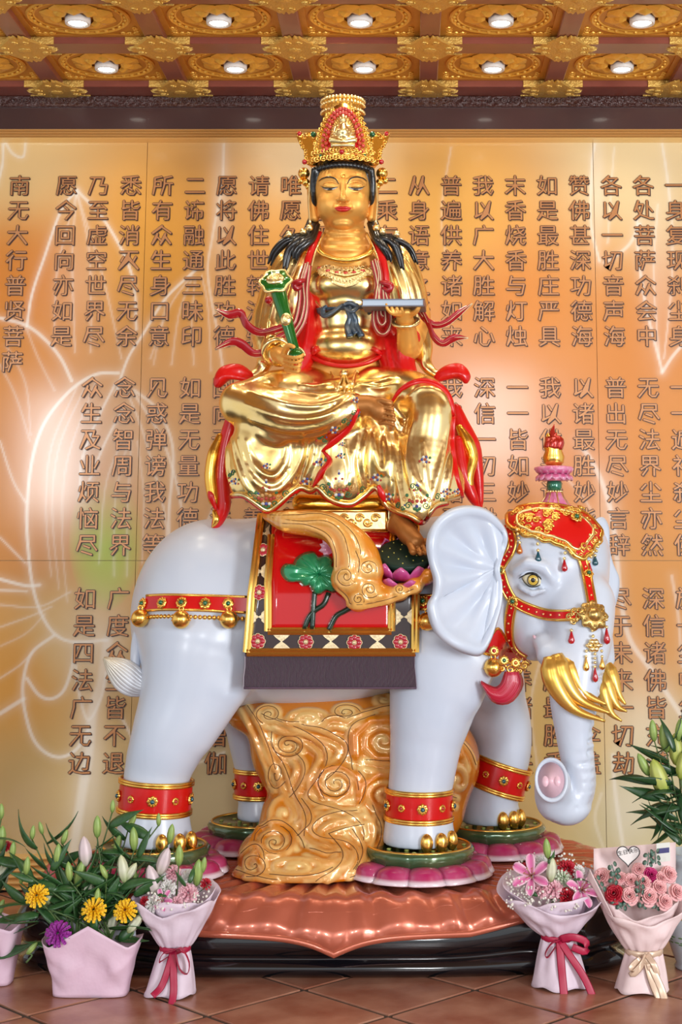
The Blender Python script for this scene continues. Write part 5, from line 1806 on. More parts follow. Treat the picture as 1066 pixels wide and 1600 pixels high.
# face paint: lips, eyes, brows, mark
M['lip'] = mat('red_lip', (0.55, 0.010, 0.010), .3, coat=.3)
def lip(upper):
    nu, nv = 15, 5
    def fn(s, t):
        x = -1 + 2 * s
        w = 12.5
        mid = 326 - 1.1 * (abs(x) ** 2) + .6
        if upper: top = mid - 4.2 * (1 - abs(x) ** 2) + 1.3 * math.exp(-(x / .18) ** 2)
        else: top = mid + 4.6 * (1 - abs(x) ** 2.4)
        v = mid + (top - mid) * t
        p, n = on_body(XC + x * w, v, .001)
        return p + Vector((0, -1, 0)) * (.006 * math.sin(PI * (t * .8 + .1)) * (1 - x * x * .9))
    VF = grid(fn, nu, nv)
    return thick(VF, .003)
for up in (True, False):
    mk('upper_lip' if up else 'lower_lip', lip(up), M['lip'], deity)
M['eyewhite'] = mat('eye_white', (0.72, 0.70, 0.62), .3)
for s in (-1, 1):
    def fn(a, t, s=s):
        x = -1 + 2 * a
        v = 294.0 + 1.6 * x * x * 0 - 1.0 * x * x + (3.3 * (1 - x * x)) * t
        p, n = on_body(XC + s * (20 + 11.5 * x), v, .0022)
        return p
    ey = mk('eye', thick(grid(fn, 11, 4), .002), M['eyewhite'], deity)
    P = [on_body(XC + s * (20 + 3.6 * x), 295.6 - .8 * 0, .0035)[0] for x in (-1, 0, 1)]
    mk('pupil', tube(P, [.0025, .0032, .0025], 6), M['hair'], ey)
    P = [on_body(XC + s * (20 + 12.5 * x), 293.6 - 1.4 * x * x + (-.9 if x > .85 else 0), .003)[0] for x in np.linspace(-1, 1.15, 13)]
    mk('eye_line', tube(P, [.001, .0024, .0027, .0024, .0008], 5), M['hair'], ey)
    P = [on_body(XC + s * (20 + 11 * x), 288.6 - 3.2 * (1 - x * x), .001)[0] for x in np.linspace(-1, 1, 11)]
    mk('eye_fold', tube(P, [.0005, .0012, .0005], 5), M['footskin'], ey)
    Q = spline([(XC + s * 6.5, 287), (XC + s * 12, 279.5), (XC + s * 21, 276.8), (XC + s * 31, 279), (XC + s * 37.5, 283.5)], 16)
    P = [on_body(a, b, .002)[0] for a, b in Q]
    mk('eyebrow', tube(P, [.0014, .0030, .0032, .0024, .0008], 5), M['hair'], deity)
p, n = on_body(XC, 274.5, .002)
mk('forehead_mark', xf(tube([(.0075 * math.cos(a), .0075 * math.sin(a), 0) for a in np.linspace(0, 2 * PI, 18, endpoint=False)], .0024, 6, closed=True), p, frame(n)), M['goldt'], deity)

# ---------------------------------------------------------------- hair
hs_ = Sdf()
hc = W(XC, 288, 5.65)
hs_.ell(hc, (53 * k5, .135, 54 * k5), .02)
CH(hs_, [(XC - 44, 266, 5.56, 6), (XC - 46, 285, 5.575, 6), (XC - 45.5, 305, 5.585, 5.5), (XC - 44, 326, 5.60, 3.5)], .012, 12)
CH(hs_, [(XC + 44, 266, 5.56, 6), (XC + 46, 285, 5.575, 6), (XC + 45.5, 305, 5.585, 5.5), (XC + 44, 326, 5.60, 3.5)], .012, 12)
# open the face
fcen = W(XC, 312, 5.56)
hs_.ell(fcen, (43.5 * k5, .15, 50 * k5), .008, sub=True)
hs_.ell(W(XC, 300, 5.52), (42 * k5, .09, 37 * k5), .008, sub=True)
V, Fq = hs_.mesh(.005)
hair = mk('hair', (relax(V, Fq, 1, .4), Fq), M['hair'], deity)
hm = MB()
for i in range(15):
    u = XC - 40 + 80 * i / 14
    c = W(u, 257 + 8 * ((u - XC) / 42) ** 2, 5.505 + .06 * ((u - XC) / 42) ** 2)
    hm.add(ball(.0145, 8, 6, c, (1, .8, 1)))
mk('curls', hm.vf(), M['hair'], hair)
LOCKS = [[(490, 340, 5.63), (478, 366, 5.60), (462, 372, 5.585), (446, 378, 5.59), (430, 394, 5.60), (421, 414, 5.61)], [(492, 345, 5.63), (482, 370, 5.585), (464, 380, 5.57), (451, 396, 5.57), (445, 422, 5.57)], [(494, 350, 5.62), (486, 372, 5.57), (474, 382, 5.555), (464, 394, 5.555), (461, 406, 5.555)],
         [(582, 340, 5.63), (592, 366, 5.60), (606, 372, 5.585), (622, 376, 5.59), (640, 388, 5.60), (651, 412, 5.61)], [(581, 345, 5.63), (592, 370, 5.585), (612, 378, 5.57), (622, 394, 5.57), (629, 421, 5.57)], [(580, 350, 5.62), (588, 372, 5.57), (598, 384, 5.555), (606, 397, 5.555), (609, 408, 5.555)]]
for L in LOCKS:
    for o_ in (-1, 1):
        P = spline([W(u + o_ * 2.2, v + o_ * 1.2, Y - .01) for u, v, Y in L], 24)
        mk('hair_lock', tube(P, np.array([5, 5.5, 6.2, 6, 4.6, 1.6]) * k5, 8), M['hair'], hair)
for s in (-1, 1):   # gold hair clasps beside the neck, cords in front of the ears
    c = W(XC + s * 46, 352, 5.58)
    mk('hair_cord', tube(spline([W(XC + s * 52, 286, 5.58), W(XC + s * 53.5, 315, 5.575), W(XC + s * 51, 350, 5.57)], 14), .005, 6), M['goldpale'], hair)
    for dv, du in ((362, 62), (366, 84), (356, 52)):
        mk('hair_clasp', xf(ball(.014, 10, 8, W(XC + s * du, dv, 5.555))), M['goldpale'], hair)

# ---------------------------------------------------------------- crown
crown = mk('crown', lathe([(52 * k5, -.004), (55 * k5, .0), (55.5 * k5, .018), (53 * k5, .022), (51 * k5, .03)], 48, W(XC, 258, 5.645), lambda i, a: 1.0), M['goldt'], deity)
def on_crown(u, v, lift=.0):
    """front of the crown: a drum round the head"""
    x = (u - XC) / 58.0
    return W(u, v, 5.645 - .145 * math.sqrt(max(.04, 1 - x * x)) + .10 * max(0, (250 - v) / 95) * .35 - lift)
def crown_plate(outline, name, m, t=.02, lift=0.0, centre=None):
    O = spline(outline, len(outline) * 5, True); n = len(O)
    A = np.array(centre) if centre is not None else O.mean(0)
    V = []; Fc = []
    for j in range(6):
        for i in range(n):
            q = A + (O[i] - A) * max(.02, j / 5)
            V.append(on_crown(q[0], q[1], lift))
    for j in range(5):
        for i in range(n):
            i2 = (i + 1) % n
            Fc.append((j * n + i, (j + 1) * n + i, (j + 1) * n + i2, j * n + i2))
    Fc.append(tuple(range(n)))
    return mk(name, thick((V, Fc), t), m, crown)
crown_plate([(497, 250), (493, 235), (499, 215), (504, 195), (512, 178), (524, 168), (536, 163), (548, 168), (560, 178), (568, 195), (573, 215), (579, 235), (575, 250), (536, 246)], 'crown_front', M['goldt'])
# filigree over the front and the sides
fg = MB()
def curl_at(u, v, r, lift, sg=1, w=.0034):
    c = on_crown(u, v, lift)
    fg.add(tube([(c.x + r * math.cos(t) * (1 - t / 11), c.y - .003 * t / 9, c.z + sg * r * math.sin(t) * (1 - t / 11)) for t in np.linspace(0, 9, 13)], w, 5))
for i in range(20):
    u = 490 + 92 * i / 19
    curl_at(u, 245 + 5 * ((u - XC) / 46) ** 2, .0125, .016, (-1) ** i)
    curl_at(u, 234 + 6 * ((u - XC) / 46) ** 2, .0125, .016, -(-1) ** i)
for i in range(9):
    for s in (-1, 1):
        v = 232 - i * 7.5
        du = np.interp(v, [165, 180, 200, 235], [8, 24, 34, 43])
        curl_at(XC + s * du, v, .011, .014, s)
mk('crown_filigree', fg.vf(), M['goldt'], crown)
# top drum behind the front plate
td = W(XC, 178, 5.66)
mk('crown_drum', lathe([(26 * k5, W(XC, 235, 5.66).z - td.z), (31 * k5, W(XC, 200, 5.66).z - td.z), (34 * k5, 0.0), (34 * k5, W(XC, 168, 5.66).z - td.z), (33 * k5, W(XC, 158, 5.66).z - td.z), (30 * k5, W(XC, 157, 5.66).z - td.z), (28 * k5, W(XC, 165, 5.66).z - td.z), (.001, W(XC, 163, 5.66).z - td.z)], 48, td, lambda i, a: 1 + (.03 * math.cos(12 * a) if 2 <= i <= 5 else 0)), M['goldt'], crown)
dm_ = MB()
for i in range(18):
    a = PI + PI * i / 17
    for z, r in ((.0, .007), (.03, .0075), (.048, .008)):
        dm_.add(ball(r, 8, 6, (td.x + 34.5 * k5 * math.cos(a), td.y + 34.5 * k5 * math.sin(a), td.z + z)))
mk('drum_studs', dm_.vf(), M['goldpale'], crown)
# red bead arch
M['bead'] = mat('coral_bead', (0.60, 0.05, 0.03), .15, coat=.8)
bead_me = mesh_data('bead', *ball(.0088, 10, 8), M['bead'])
for row, sc in ((0, 1.0), (1, .82)):
    Q = spline([(505, 236), (505, 218), (510, 200), (517, 184), (526, 174), (536, 170), (546, 174), (555, 184), (562, 200), (567, 218), (567, 236)], 23 if row == 0 else 19)
    for u, v in Q:
        inst('bead', bead_me, on_crown(XC + (u - XC) * sc, 212 + (v - 212) * (1 if row == 0 else .86), .016 + .004 * row), crown)
crown_plate([(514, 233), (512, 215), (518, 198), (526, 186), (536, 181), (546, 186), (554, 198), (560, 215), (558, 233), (536, 236)], 'red_backing', M['red'], .012, .010)
# small seated figure on the crown front
bu = Sdf()
def CC(u, v, l): return on_crown(u, v, l)
bu.ell(CC(536, 187, .028), (.0145, .013, .017), .004)
bu.ell(CC(536, 180.5, .026), (.007, .007, .006), .004)
bu.chain([CC(536, 194, .026), CC(536, 206, .03)], [.012, .026], .008)
for s in (-1, 1):
    bu.chain([CC(536 + s * 9, 199, .026), CC(536 + s * 12, 208, .03), CC(536 + s * 3, 212, .042)], [.010, .010, .008], .005)
    bu.chain([CC(536 + s * 4, 216, .03), CC(536 + s * 17, 219, .034), CC(536 + s * 2, 221, .045)], [.014, .014, .009], .006)
V, Fq = bu.mesh(.0028)
mk('crown_figure', (V, Fq), M['goldpale'], crown)
crown_plate([(521, 226), (516, 210), (521, 193), (529, 178), (536, 174), (543, 178), (551, 193), (556, 210), (551, 226)], 'figure_halo', M['goldpale'], .008, .016)
hl = MB()
for q in np.linspace(-2.4, 2.4, 25):
    hl.add(tube([on_crown(536 + 13 * math.sin(q), 205 - 17 * math.cos(q), .024), on_crown(536 + 20 * math.sin(q), 204 - 27 * math.cos(q), .022)], .0022, 4))
mk('halo_rays', hl.vf(), M['goldt'], crown)
mk('figure_throne', tube([on_crown(u, 227, .03) for u in np.linspace(518, 554, 10)], .010, 8), M['goldpale'], crown)
# side wings of the crown
M['wing'] = mat('amber_gold', (0.80, 0.38, 0.04), .26, .8)
for s in (-1, 1):
    O = [(XC + s * a, b) for a, b in ((42, 254), (52, 259), (58, 247), (58, 238), (65, 227), (71, 208), (62, 213), (53, 207), (44, 212), (41, 230))]
    n = len(O) * 4
    Q = spline(O, n, True); A = Q.mean(0)
    V = []; Fc = []
    for j in range(4):
        for i in range(n):
            q = A + (Q[i] - A) * max(.03, j / 3)
            V.append(W(q[0], q[1], 5.60 + .06 * (abs(q[0] - XC) - 42) / 25))
    for j in range(3):
        for i in range(n):
            i2 = (i + 1) % n
            Fc.append((j * n + i, (j + 1) * n + i, (j + 1) * n + i2, j * n + i2))
    Fc.append(tuple(range(n)))
    wg = mk('crown_wing', thick((V, Fc), .018), M['wing'], crown)
    fm2 = MB()
    for i in range(16):
        q = Q[(i * n) // 16]; q = A + (q - A) * .86
        c = W(q[0], q[1], 5.585 + .06 * (abs(q[0] - XC) - 42) / 25)
        fm2.add(tube([(c.x + .010 * math.cos(t) * (1 - t / 11), c.y, c.z + .010 * math.sin(t) * (1 - t / 11)) for t in np.linspace(0, 8, 11)], .003, 5))
    mk('wing_filigree', fm2.vf(), M['goldt'], crown)
    for u, v, m, r in ((68, 209, 'ruby', .0095), (46, 210, 'emerald', .012), (60, 253, 'ruby', .0105)):
        mk('gem_ball', ball(r, 12, 8, W(XC + s * u, v, 5.575)), M[m], crown)
    bs = MB()
    for u, v, r in ((61, 271, 9.5), (58, 285, 6.5), (66, 283, 5), (54, 292, 5)):
        bs.add(ball(r * k5, 14, 10, W(XC + s * u, v, 5.60)))
    mk('side_knob', bs.vf(), M['goldt'], crown)
mk('gem_ball', ball(.010, 12, 8, on_crown(534, 237, .022)), M['ruby'], crown)
for u, g in ((515, 'amber'), (501, 'emerald'), (556, 'amber'), (570, 'emerald')):
    mk('gem_ball', ball(.006, 10, 6, on_crown(u, 240 + 4 * ((u - XC) / 40) ** 2, .02)), M[g], crown)

# ---------------------------------------------------------------- robe: gold upper garment
M['goldin'] = mat('gold_leaf_amber', (0.90, 0.48, 0.07), 0.22, 1.0, noise=(9, (0.95, 0.58, 0.14), .6), bump=(14, .25, .004))
ts = Sdf()
E(ts, 540, 448, 5.675, 63, 42, .132, .03)
E(ts, 514, 448, 5.635, 34, 28, .082, .04)
E(ts, 566, 448, 5.635, 34, 28, .082, .04)
E(ts, 540, 500, 5.675, 56, 50, .122, .03)
E(ts, 540, 545, 5.65, 62, 38, .125, .03)
# neckline
ts.ell(W(540, 392, 5.60), (46 * k5, .2, 26 * k5), .01, sub=True)
V, Fq = ts.mesh(.007)
V = relax(V, Fq, 1)
mk('bodice', (V, Fq), M['gold'], deity)
TBv = bvh_of((V, Fq))

def folded(base_fn, folds, name, m, h0, h1, w=4.0, k=.014, extra=None, lam=.4, Yg=5.4, flatten=.6):
    """cloth mass with fold ridges laid where the sight lines meet it"""
    s = Sdf(); base_fn(s)
    V0, F0 = s.mesh(h0)
    B = bvh_of((V0, F0))
    s2 = Sdf(); base_fn(s2)
    subs = [q for q in s2.p if s2.bounds(q)[3]]; s2.p = [q for q in s2.p if not s2.bounds(q)[3]]
    for f in folds:
        pts, ww = (f if isinstance(f, tuple) else (f, w))
        P, N = trace(pts, B, 22, Yg)
        P = smooth_path(P, 2)
        r = np.array([.35, .9, 1.0, .9, .35]) * ww * mpp(5.45)
        s2.chain(P[::1], interp(r, 22), k)
    s2.p += subs
    if extra: extra(s2)
    V, Fq = s2.mesh(h1)
    V = relax(V, Fq, 1, lam)
    o = mk(name, (V, Fq), m, deity)
    return o, bvh_of((V, Fq))

def sl_left(s):
    CH(s, [(478, 398, 5.68, 22), (458, 415, 5.68, 34), (440, 460, 5.67, 35), (424, 510, 5.64, 31), (424, 540, 5.58, 25), (436, 556, 5.53, 18)], .03, 24)
    CH(s, [(420, 500, 5.66, 22), (414, 540, 5.64, 16), (414, 566, 5.62, 13), (402, 584, 5.60, 9), (380, 592, 5.58, 7)], .03, 20)
def sl_right(s):
    CH(s, [(598, 398, 5.68, 22), (618, 415, 5.68, 34), (636, 460, 5.67, 32), (646, 510, 5.66, 26), (652, 545, 5.64, 20)], .03, 24)
    CH(s, [(652, 500, 5.66, 18), (662, 540, 5.63, 13), (664, 566, 5.61, 11), (676, 582, 5.59, 8), (692, 588, 5.57, 6)], .03, 20)
    s.ell(W(634, 520, 5.50), (17 * k5, .10, 32 * k5), .01, sub=True)
folded(sl_left, [[(484, 398), (470, 440), (462, 480), (458, 520)], [(472, 395), (452, 440), (440, 490), (438, 520)], [(458, 400), (434, 450), (420, 500), (418, 530)], [(444, 408), (420, 460), (408, 510)], ([(446, 530), (430, 526), (416, 535), (412, 560)], 5), [(470, 450), (460, 500), (448, 530)], ([(430, 545), (442, 540), (452, 545)], 4)], 'sleeve', M['gold'], .011, .0065)
folded(sl_right, [[(594, 398), (606, 440), (612, 470)], [(606, 395), (624, 440), (632, 480)], [(620, 398), (640, 440), (650, 490), (652, 530)], [(634, 405), (654, 450), (662, 500)], ([(652, 520), (664, 545), (662, 570), (680, 586)], 4), [(602, 440), (616, 480), (618, 500)]], 'sleeve', M['gold'], .011, .0065)

# red lining, collar, sleeve tips
def lining(s):
    CH(s, [(486, 440, 5.62, 9), (482, 490, 5.62, 14), (478, 545, 5.61, 20), (462, 578, 5.58, 16), (440, 590, 5.56, 10)], .02, 20)
    CH(s, [(594, 440, 5.62, 9), (600, 490, 5.63, 14), (608, 545, 5.62, 20), (618, 580, 5.60, 20), (640, 592, 5.56, 12)], .02, 20)
    CH(s, [(638, 530, 5.58, 20), (632, 560, 5.58, 17), (640, 590, 5.56, 14)], .02, 12)
    CH(s, [(462, 500, 5.64, 12), (440, 520, 5.62, 10)], .02)
folded(lining, [[(484, 470), (480, 520), (470, 565)], [(600, 500), (606, 550), (616, 590)], [(612, 520), (618, 560), (634, 590)], [(624, 530), (628, 570), (640, 595)]], 'red_lining', M['red'], .011, .0065, 3.2, .01)
for s, pts in ((-1, [(392, 588, 5.585, 7), (372, 580, 5.57, 12), (352, 584, 5.56, 13), (342, 597, 5.55, 9), (340, 602, 5.55, 4)]), (1, [(684, 588, 5.575, 7), (700, 582, 5.565, 12), (716, 580, 5.56, 13), (727, 588, 5.55, 9), (728, 596, 5.55, 4)])):
    t = Sdf(); CH(t, pts, .02, 20)
    CH(t, [(pts[0][0], pts[0][1] + 6, 5.56, 4), (pts[2][0], pts[2][1] + 4, 5.535, 5), (pts[4][0], pts[4][1], 5.54, 3)], .012, 12)
    V, Fq = t.mesh(.006); mk('sleeve_tip', (relax(V, Fq, 1), Fq), M['red'], deity)
for s in (-1, 1):
    Q = [(540 + s * 40, 362, 5.60), (540 + s * 50, 382, 5.565), (540 + s * 58, 405, 5.545), (540 + s * 63, 430, 5.54), (540 + s * 66, 462, 5.545)]
    P = spline([W(*q) for q in Q], 20)
    mk('red_collar', tube(P, [.010, .014, .015, .014, .010], 8, .45, up=(s * .8, .2, .5)), M['red'], deity)
    P = spline([W(u - s * 7, v + 2, Y - .004) for u, v, Y in Q], 20)
    mk('collar_edge', tube(P, .005, 6), M['goldpale'], deity)
# collar ring and necklace
P = spline([W(540 - 44, 372, 5.60), W(540 - 40, 392, 5.555), W(540 - 22, 403, 5.535), W(540, 407, 5.53), W(562, 403, 5.535), W(580, 392, 5.555), W(584, 372, 5.60)], 30)
neck = mk('necklace', tube(P, .011, 8), M['goldt'], deity)
nm_ = MB()
for i in range(34):
    t = i / 33 * 2 - 1
    for row in range(4):
        u, v = 540 + t * (54 - row * 7), 413 + row * 8 + 9 * (1 - t * t) - 5 * abs(t)
        p, n = hit(u, v, TBv, 5.5, .005)
        if row == 3 and abs(t) > .6: continue
        r = .0115 if (i + row) % 2 else .008
        nm_.add(xf(tube([(r * math.cos(a) * (1 - a / 11), ((-1) ** i) * r * math.sin(a) * (1 - a / 11), .002) for a in np.linspace(0, 8, 10)], .0028, 5), p, frame(n)))
meta(mk('necklace_filigree', nm_.vf(), M['goldpale'], neck), kind='stuff')
for i in range(7):
    t = i / 3 - 1
    p, n = hit(540 + t * 40, 421 + 7 * (1 - t * t), TBv, 5.5, .008)
    mk('coral_inlay', xf(ball(1, 10, 6, (0, 0, 0), (.010, .006, .005)), p, frame(n)), M['bead'], neck)

# belt with blue bow
M['slate'] = mat('slate_blue_sash', (0.03, 0.06, 0.10), .3, .3, coat=.4, noise=(25, (.18, .20, .20), .6))
P, N = trace([(476, 484), (505, 484), (540, 482), (570, 480), (602, 482)], TBv, 24, 5.5, .004)
blt = mk('belt', tube(smooth_path(P, 3), .010, 8, .6), M['slate'], deity)
for pts in ([(514, 480), (508, 486), (510, 494), (520, 490), (536, 478)], [(536, 480), (546, 476), (556, 482), (548, 488), (538, 482)]):
    mk('bow_loop', tube(spline([hit(u, v, TBv, 5.5, .016)[0] for u, v in pts], 18), [.006, .011, .012, .011, .006], 8, .6), M['slate'], blt)
for pts in ([(540, 480), (546, 496), (543, 512), (547, 528)], [(545, 480), (554, 496), (556, 512), (564, 528)], [(543, 482), (550, 500), (550, 515), (556, 524)]):
    mk('bow_tail', tube(spline([hit(u, v, TBv, 5.5, .012)[0] for u, v in pts], 16), [.006, .010, .012, .013], 8, .6), M['slate'], blt)
for s in (-1, 1):
    for q in range(3):
        pts = [(540 + s * (34 + 2 * q), 483 - q), (540 + s * 46, 476 - 2 * q), (540 + s * 60, 462 - 4 * q)]
        mk('bodice_fold', tube(spline([hit(u, v, TBv, 5.5, .001)[0] for u, v in pts], 12), [.001, .004, .001], 6), M['gold'], deity)
# waist sash
P, N = trace([(478, 548), (505, 563), (540, 569), (575, 563), (602, 548)], TBv, 24, 5.5, .010)
mk('waist_sash', tube(smooth_path(P, 2), .016, 8, .6), M['red'], deity)

# ---------------------------------------------------------------- robe: skirt over both legs
HEM = [(345, 764), (362, 772), (380, 772), (400, 786), (418, 797), (436, 786), (454, 769), (470, 760), (486, 766), (497, 760), (510, 775), (528, 784), (550, 786), (570, 772), (588, 760), (600, 785), (620, 798), (640, 804), (660, 816), (672, 800), (682, 788), (700, 783), (726, 776)]
hw = np.array([W(u, v, 5.42) for u, v in HEM])
def hem_cut(X, Y, Z): return Z - np.interp(X, hw[:, 0], hw[:, 2]) + 0 * Y
def skirt(s):
    CH(s, [(490, 608, 5.63, 36), (430, 614, 5.54, 36), (376, 628, 5.47, 30)], .03, 14)
    CH(s, [(376, 632, 5.46, 32), (440, 646, 5.385, 38), (500, 650, 5.375, 36), (548, 640, 5.375, 28)], .03, 18)
    E(s, 540, 622, 5.60, 90, 34, .15, .04)
    E(s, 436, 712, 5.52, 84, 62, .15, .05)
    E(s, 420, 748, 5.48, 62, 62, .115, .03)
    E(s, 402, 690, 5.46, 36, 36, .09, .03)
    E(s, 545, 712, 5.50, 76, 66, .14, .05)
    E(s, 530, 752, 5.46, 52, 50, .11, .03)
    CH(s, [(585, 612, 5.62, 42), (640, 618, 5.52, 40), (672, 634, 5.44, 35), (668, 690, 5.43, 38), (662, 740, 5.425, 44), (658, 800, 5.42, 46)], .04, 28)
    E(s, 690, 760, 5.44, 36, 46, .09, .03)
    E(s, 610, 740, 5.47, 36, 62, .10, .03)
    E(s, 606, 668, 5.53, 40, 40, .09, .03)
    s.fn(hem_cut, (-9, -9, -9), (9, 9, W(500, 740, 5.4).z), .006, True)
    s.ell(W(592, 632, 5.33), (30 * k5, .05, 22 * k5), .02, sub=True)      # opening for the crossed foot
FOLDS = [([(550, 606), (505, 618), (455, 612), (412, 602)], 4), ([(552, 612), (505, 634), (450, 632), (392, 612)], 4.5), ([(553, 620), (510, 650), (452, 655), (384, 632)], 5), ([(552, 630), (512, 662), (452, 672), (392, 655)], 5), ([(548, 645), (505, 676), (450, 684), (400, 672)], 5),
         ([(560, 600), (540, 612), (500, 622)], 3), ([(362, 684), (372, 724), (388, 762), (416, 790)], 5), ([(384, 690), (398, 728), (426, 746), (446, 724), (452, 694)], 5), ([(372, 688), (392, 745), (428, 768), (456, 738), (462, 690)], 4.5), ([(474, 676), (470, 712), (454, 756)], 6), ([(494, 690), (488, 724), (474, 756)], 5),
         ([(400, 676), (430, 690), (452, 684)], 6), ([(584, 676), (588, 712), (598, 738), (608, 716), (606, 680)], 4.5), ([(512, 700), (508, 736), (522, 772)], 4.5), ([(600, 668), (606, 720), (610, 782)], 4), ([(614, 668), (620, 730), (630, 794)], 5), ([(626, 680), (640, 740), (656, 800)], 5), ([(574, 676), (566, 720), (574, 762)], 4.5),
         ([(540, 690), (548, 740), (536, 776)], 4), ([(646, 660), (638, 700), (646, 742), (664, 768)], 5), ([(702, 664), (692, 712), (680, 758), (668, 800)], 5), ([(706, 700), (702, 740), (694, 780)], 4.5), ([(660, 690), (664, 740), (672, 790)], 4), ([(560, 680), (552, 720), (560, 770)], 3.5), ([(354, 700), (358, 740), (366, 768)], 5),
         ([(630, 612), (612, 640), (628, 668)], 3.5), ([(640, 620), (660, 606), (690, 614), (704, 640)], 4), ([(566, 602), (590, 606), (620, 600)], 4), ([(560, 598), (585, 598), (612, 590)], 3), ([(520, 596), (495, 604), (470, 602)], 3)]
sk, SKB = folded(skirt, FOLDS, 'skirt', M['gold'], .012, .0068, 4.5, .012)
# hem braid: gold lip with a red underside
Q = spline([(u, v + 1) for u, v in HEM[1:-1]], 110)
P = []
for u, v in Q:
    p, n = hit(u, v - 3.5, SKB, 5.4, .001)
    P.append(tuple(W(u, v, p.y - .001)))
P = smooth_path(P, 2)
mk('hem', tube(P, .0075, 6), M['goldpale'], deity)
mk('hem_lining', tube(P + np.array([0, .012, -.004]), .010, 6, .7), M['red'], deity)
# red facings that show where the cloth turns over
def facing(pts, rad, name='red_facing', m=None, lift=.004, flat=.45):
    P, N = trace(pts, SKB, 26, 5.4, lift)
    return mk(name, tube(smooth_path(P, 2), np.array(rad) * mpp(5.4), 8, flat, up=None), m or M['red'], deity)
facing([(560, 640), (546, 668), (520, 692), (504, 706)], [2.5, 5, 6.5, 2])
facing([(506, 706), (514, 720), (500, 742), (490, 760)], [2, 5, 6, 2])
facing([(452, 770), (462, 764), (474, 762)], [3, 7, 2])
facing([(592, 758), (598, 772), (604, 788)], [3, 6, 2])
facing([(612, 630), (628, 608), (656, 596), (684, 602), (702, 622), (708, 650)], [2, 4, 5, 5, 4.5, 3])
facing([(708, 650), (706, 690), (712, 740), (722, 776)], [3, 4, 4, 3])
facing([(640, 806), (652, 812), (662, 814)], [4, 7, 3])
# thigh-side robe falls: red with gold turned edges
def fall(name, m, pts, folds=(), k=.015):
    s = Sdf(); CH(s, pts, k, 20)
    V, Fq = s.mesh(.0065)
    return mk(name, (relax(V, Fq, 1), Fq), m, deity)
fall('robe_fall', M['red'], [(364, 655, 5.60, 12), (352, 700, 5.60, 13), (347, 745, 5.60, 14), (349, 790, 5.60, 12), (340, 815, 5.60, 9), (332, 827, 5.60, 3)])
fall('robe_fall', M['goldin'], [(344, 682, 5.585, 6), (334, 710, 5.58, 10), (330, 745, 5.58, 11), (334, 780, 5.58, 9), (337, 792, 5.58, 3)])
fall('robe_fall', M['red'], [(328, 752, 5.575, 4), (331, 775, 5.57, 7), (337, 795, 5.57, 3)])
fall('robe_fall', M['goldin'], [(336, 800, 5.585, 5), (338, 812, 5.58, 6), (332, 824, 5.58, 2)])
fall('robe_fall', M['red'], [(712, 640, 5.60, 10), (724, 675, 5.60, 16), (738, 700, 5.60, 14), (746, 740, 5.60, 10), (750, 780, 5.60, 6), (751, 796, 5.60, 3)])
fall('robe_fall', M['red'], [(716, 690, 5.56, 10), (722, 735, 5.55, 12), (738, 775, 5.55, 9), (748, 794, 5.56, 3)])
fall('robe_fall', M['goldin'], [(718, 668, 5.565, 6), (730, 690, 5.56, 11), (738, 715, 5.56, 10), (732, 745, 5.545, 9), (736, 775, 5.545, 6), (742, 788, 5.545, 2)])
fall('robe_fall', M['goldin'], [(470, 786, 5.62, 14), (530, 788, 5.60, 14), (590, 786, 5.60, 14)])

# embroidered sprays on the robe
M['embblue'] = mat('thread_blue', (0.07, 0.08, 0.30), .5); M['embred'] = mat('thread_red', (0.42, 0.05, 0.03), .5)
M['embgreen'] = mat('thread_green', (0.04, 0.17, 0.07), .5); M['embgold'] = mat('thread_ochre', (0.60, 0.34, 0.12), .5); M['embwhite'] = mat('thread_white', (0.7, 0.68, 0.6), .5)
EM = [M['embblue'], M['embred'], M['embgreen'], M['embgold'], M['embwhite']]
def spray(u, v, s, kind, B=None):
    """flower, scroll or stacked lotus motif, stitched onto the cloth"""
    B = B or SKB
    m = MB()
    def dot(du, dv, r, k):
        p, n = hit(u + du * s, v + dv * s, B, 5.4, .0012)
        m.add(xf(ball(1, 7, 4, (0, 0, 0), (r * s * mpp(5.4), r * s * mpp(5.4), .0018)), p, frame(n)), k=k)
    def curl(du, dv, r, sg, k, w=.0019):
        p, n = hit(u + du * s, v + dv * s, B, 5.4, .0015)
        r = r * s * mpp(5.4)
        m.add(xf(tube([(r * math.cos(a) * (1 - a / 11), sg * r * math.sin(a) * (1 - a / 11), 0) for a in np.linspace(0, 8, 11)], w, 4), p, frame(n)), k=k)
    if kind == 0:
        for i in range(6):
            a = i * PI / 3
            dot(5 * math.cos(a), 5 * math.sin(a), 2.6, 0 if i % 2 else 4)
        dot(0, 0, 2.4, 1)
        dot(-9, 3, 2.5, 1); dot(9, -3, 2.5, 2); dot(8, 5, 2, 1)
    elif kind == 1:
        curl(0, 0, 7, 1, 2); curl(9, 5, 5, -1, 2); dot(-7, 6, 2.2, 1); dot(13, -1, 2, 0)
    else:
        for i, (dx, dy, k) in enumerate(((0, -26, 4), (0, -22, 0), (-5, -14, 1), (5, -14, 1), (0, -10, 4), (0, -4, 3), (-6, -2, 3), (6, -2, 3), (-12, 2, 1), (12, 2, 1), (-7, 4, 1), (7, 4, 1), (0, 3, 1), (0, 11, 0), (-5, 11, 4), (5, 11, 4), (0, 17, 2), (-16, -6, 2), (16, -6, 2), (-4, 15, 2), (4, 15, 2))):
            dot(dx, dy, 3.0 if i > 4 else 2.2, k)
        curl(-14, 10, 6, 1, 2); curl(14, 10, 6, -1, 2); curl(-19, 0, 5, 1, 3); curl(19, 0, 5, -1, 3)
    mk('embroidery', m.vf(), None, deity, mats=EM, fm=m.k)
